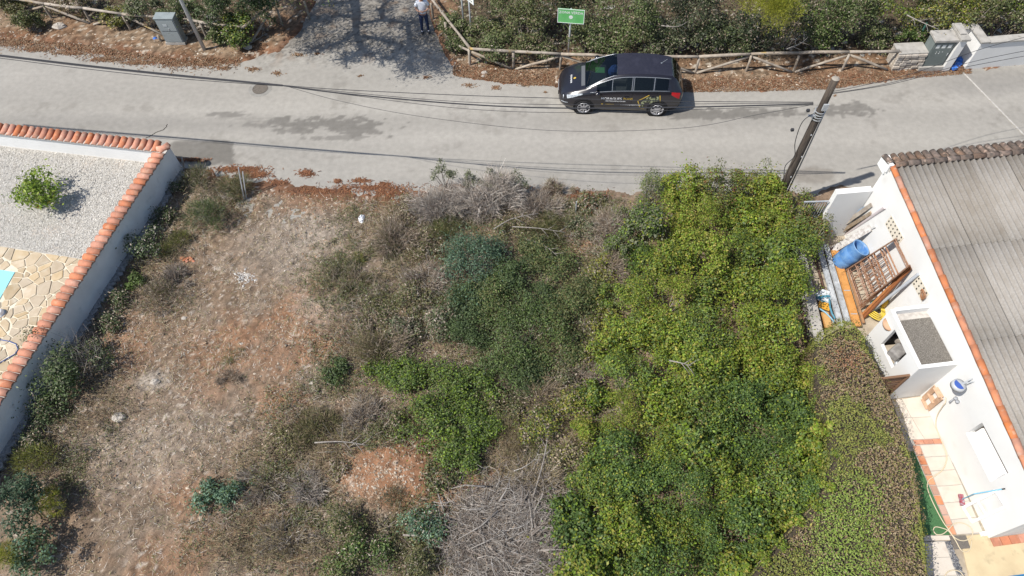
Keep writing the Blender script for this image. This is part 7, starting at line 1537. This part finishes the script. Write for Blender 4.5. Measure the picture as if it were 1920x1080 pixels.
for sx_ in (-1, 1):
    wr_[sx_] = chain(2, [(sx_ * .17, .01, 1.385), (sx_ * .245, .02, 1.24), (sx_ * .255, -.01, 1.10), (sx_ * .16, -.16, 1.105), (sx_ * .075, -.235, 1.125)], [.058, .046, .040, .033, .025])
    chain(0, [(sx_ * .095, 0, .84), (sx_ * .115, -.015, .50), (sx_ * .125, .02, .10), (sx_ * .13, -.02, .05), (sx_ * .145, -.14, .035)], [.085, .058, .040, .042, .036])
    w0 = V[wr_[sx_]]; pm = chain(wr_[sx_], [(w0[0] - sx_ * .045, w0[1] - .03, w0[2] + .005)], [(.034, .018)])
    for k in range(4):
        b0 = np.array(V[pm]) + np.array([-sx_ * .012, -.004, .026 - .017 * k]); L_ = (.068, .078, .073, .056)[k]
        chain(pm, [b0, b0 + np.array([-sx_ * .026 * L_ / .07, -.014, -.006]), b0 + np.array([-sx_ * .036 * L_ / .07, -.004, -.024])], [.0095, .0085, .0075])
    t0_ = np.array(w0) + np.array([-sx_ * .02, -.02, .022]); chain(wr_[sx_], [t0_, t0_ + np.array([-sx_ * .025, -.018, .016])], [.012, .010])
skin('body', V, E_, Rr, M_skin, pe, 2)
lumpn = lambda nm, c, r_, mt, par: (lambda o: (o.data.polygons.foreach_set('use_smooth', [True] * len(o.data.polygons)), o)[1])(lump(np.array(c) + worigin(par), r_, np.random.default_rng(1), mt, nm, par, n=14, amp=.03))
lumpn('nose', (0, -.125, 1.60), (.015, .022, .025), M_skin, pe); lumpn('hair', (0, -.005, 1.685), (.088, .105, .075), M_hair, pe)
for sx_ in (-1, 1): lumpn('ear', (sx_ * .082, -.02, 1.60), (.012, .022, .035), M_skin, pe); lumpn('eye', (sx_ * .032, -.112, 1.628), (.012, .008, .009), M_hair, pe)
lumpn('mouth', (0, -.118, 1.553), (.024, .006, .006), mat('lips', (.32, .12, .10), .6), pe)
V = [(0, 0, .86), (0, 0, 1.02), (0, .01, 1.20), (0, .01, 1.36), (0, .0, 1.435)]; E_ = [(0, 1), (1, 2), (2, 3), (3, 4)]; Rr = [(.175, .125), (.168, .12), (.168, .118), (.155, .105), (.085, .078)]
for sx_ in (-1, 1): chain(3, [(sx_ * .175, .01, 1.39), (sx_ * .235, .018, 1.27), (sx_ * .25, .018, 1.19)], [.078, .072, .072])
skin('shirt', V, E_, Rr, M_shirt, pe, 2)
V = [(0, 0, .95)]; E_ = []; Rr = [(.155, .112)]
for sx_ in (-1, 1): chain(0, [(sx_ * .095, 0, .84), (sx_ * .108, -.01, .66), (sx_ * .115, -.015, .48), (sx_ * .122, .012, .25), (sx_ * .125, .02, .07)], [.102, .088, .073, .062, .058])
skin('jeans', V, E_, Rr, M_jean, pe, 2)
for sx_ in (-1, 1): lumpn('shoe', (sx_ * .137, -.065, .045), (.052, .135, .05), M_shoe, pe); lumpn('shoe_tongue', (sx_ * .135, -.05, .082), (.030, .05, .022), M_shirt, pe)
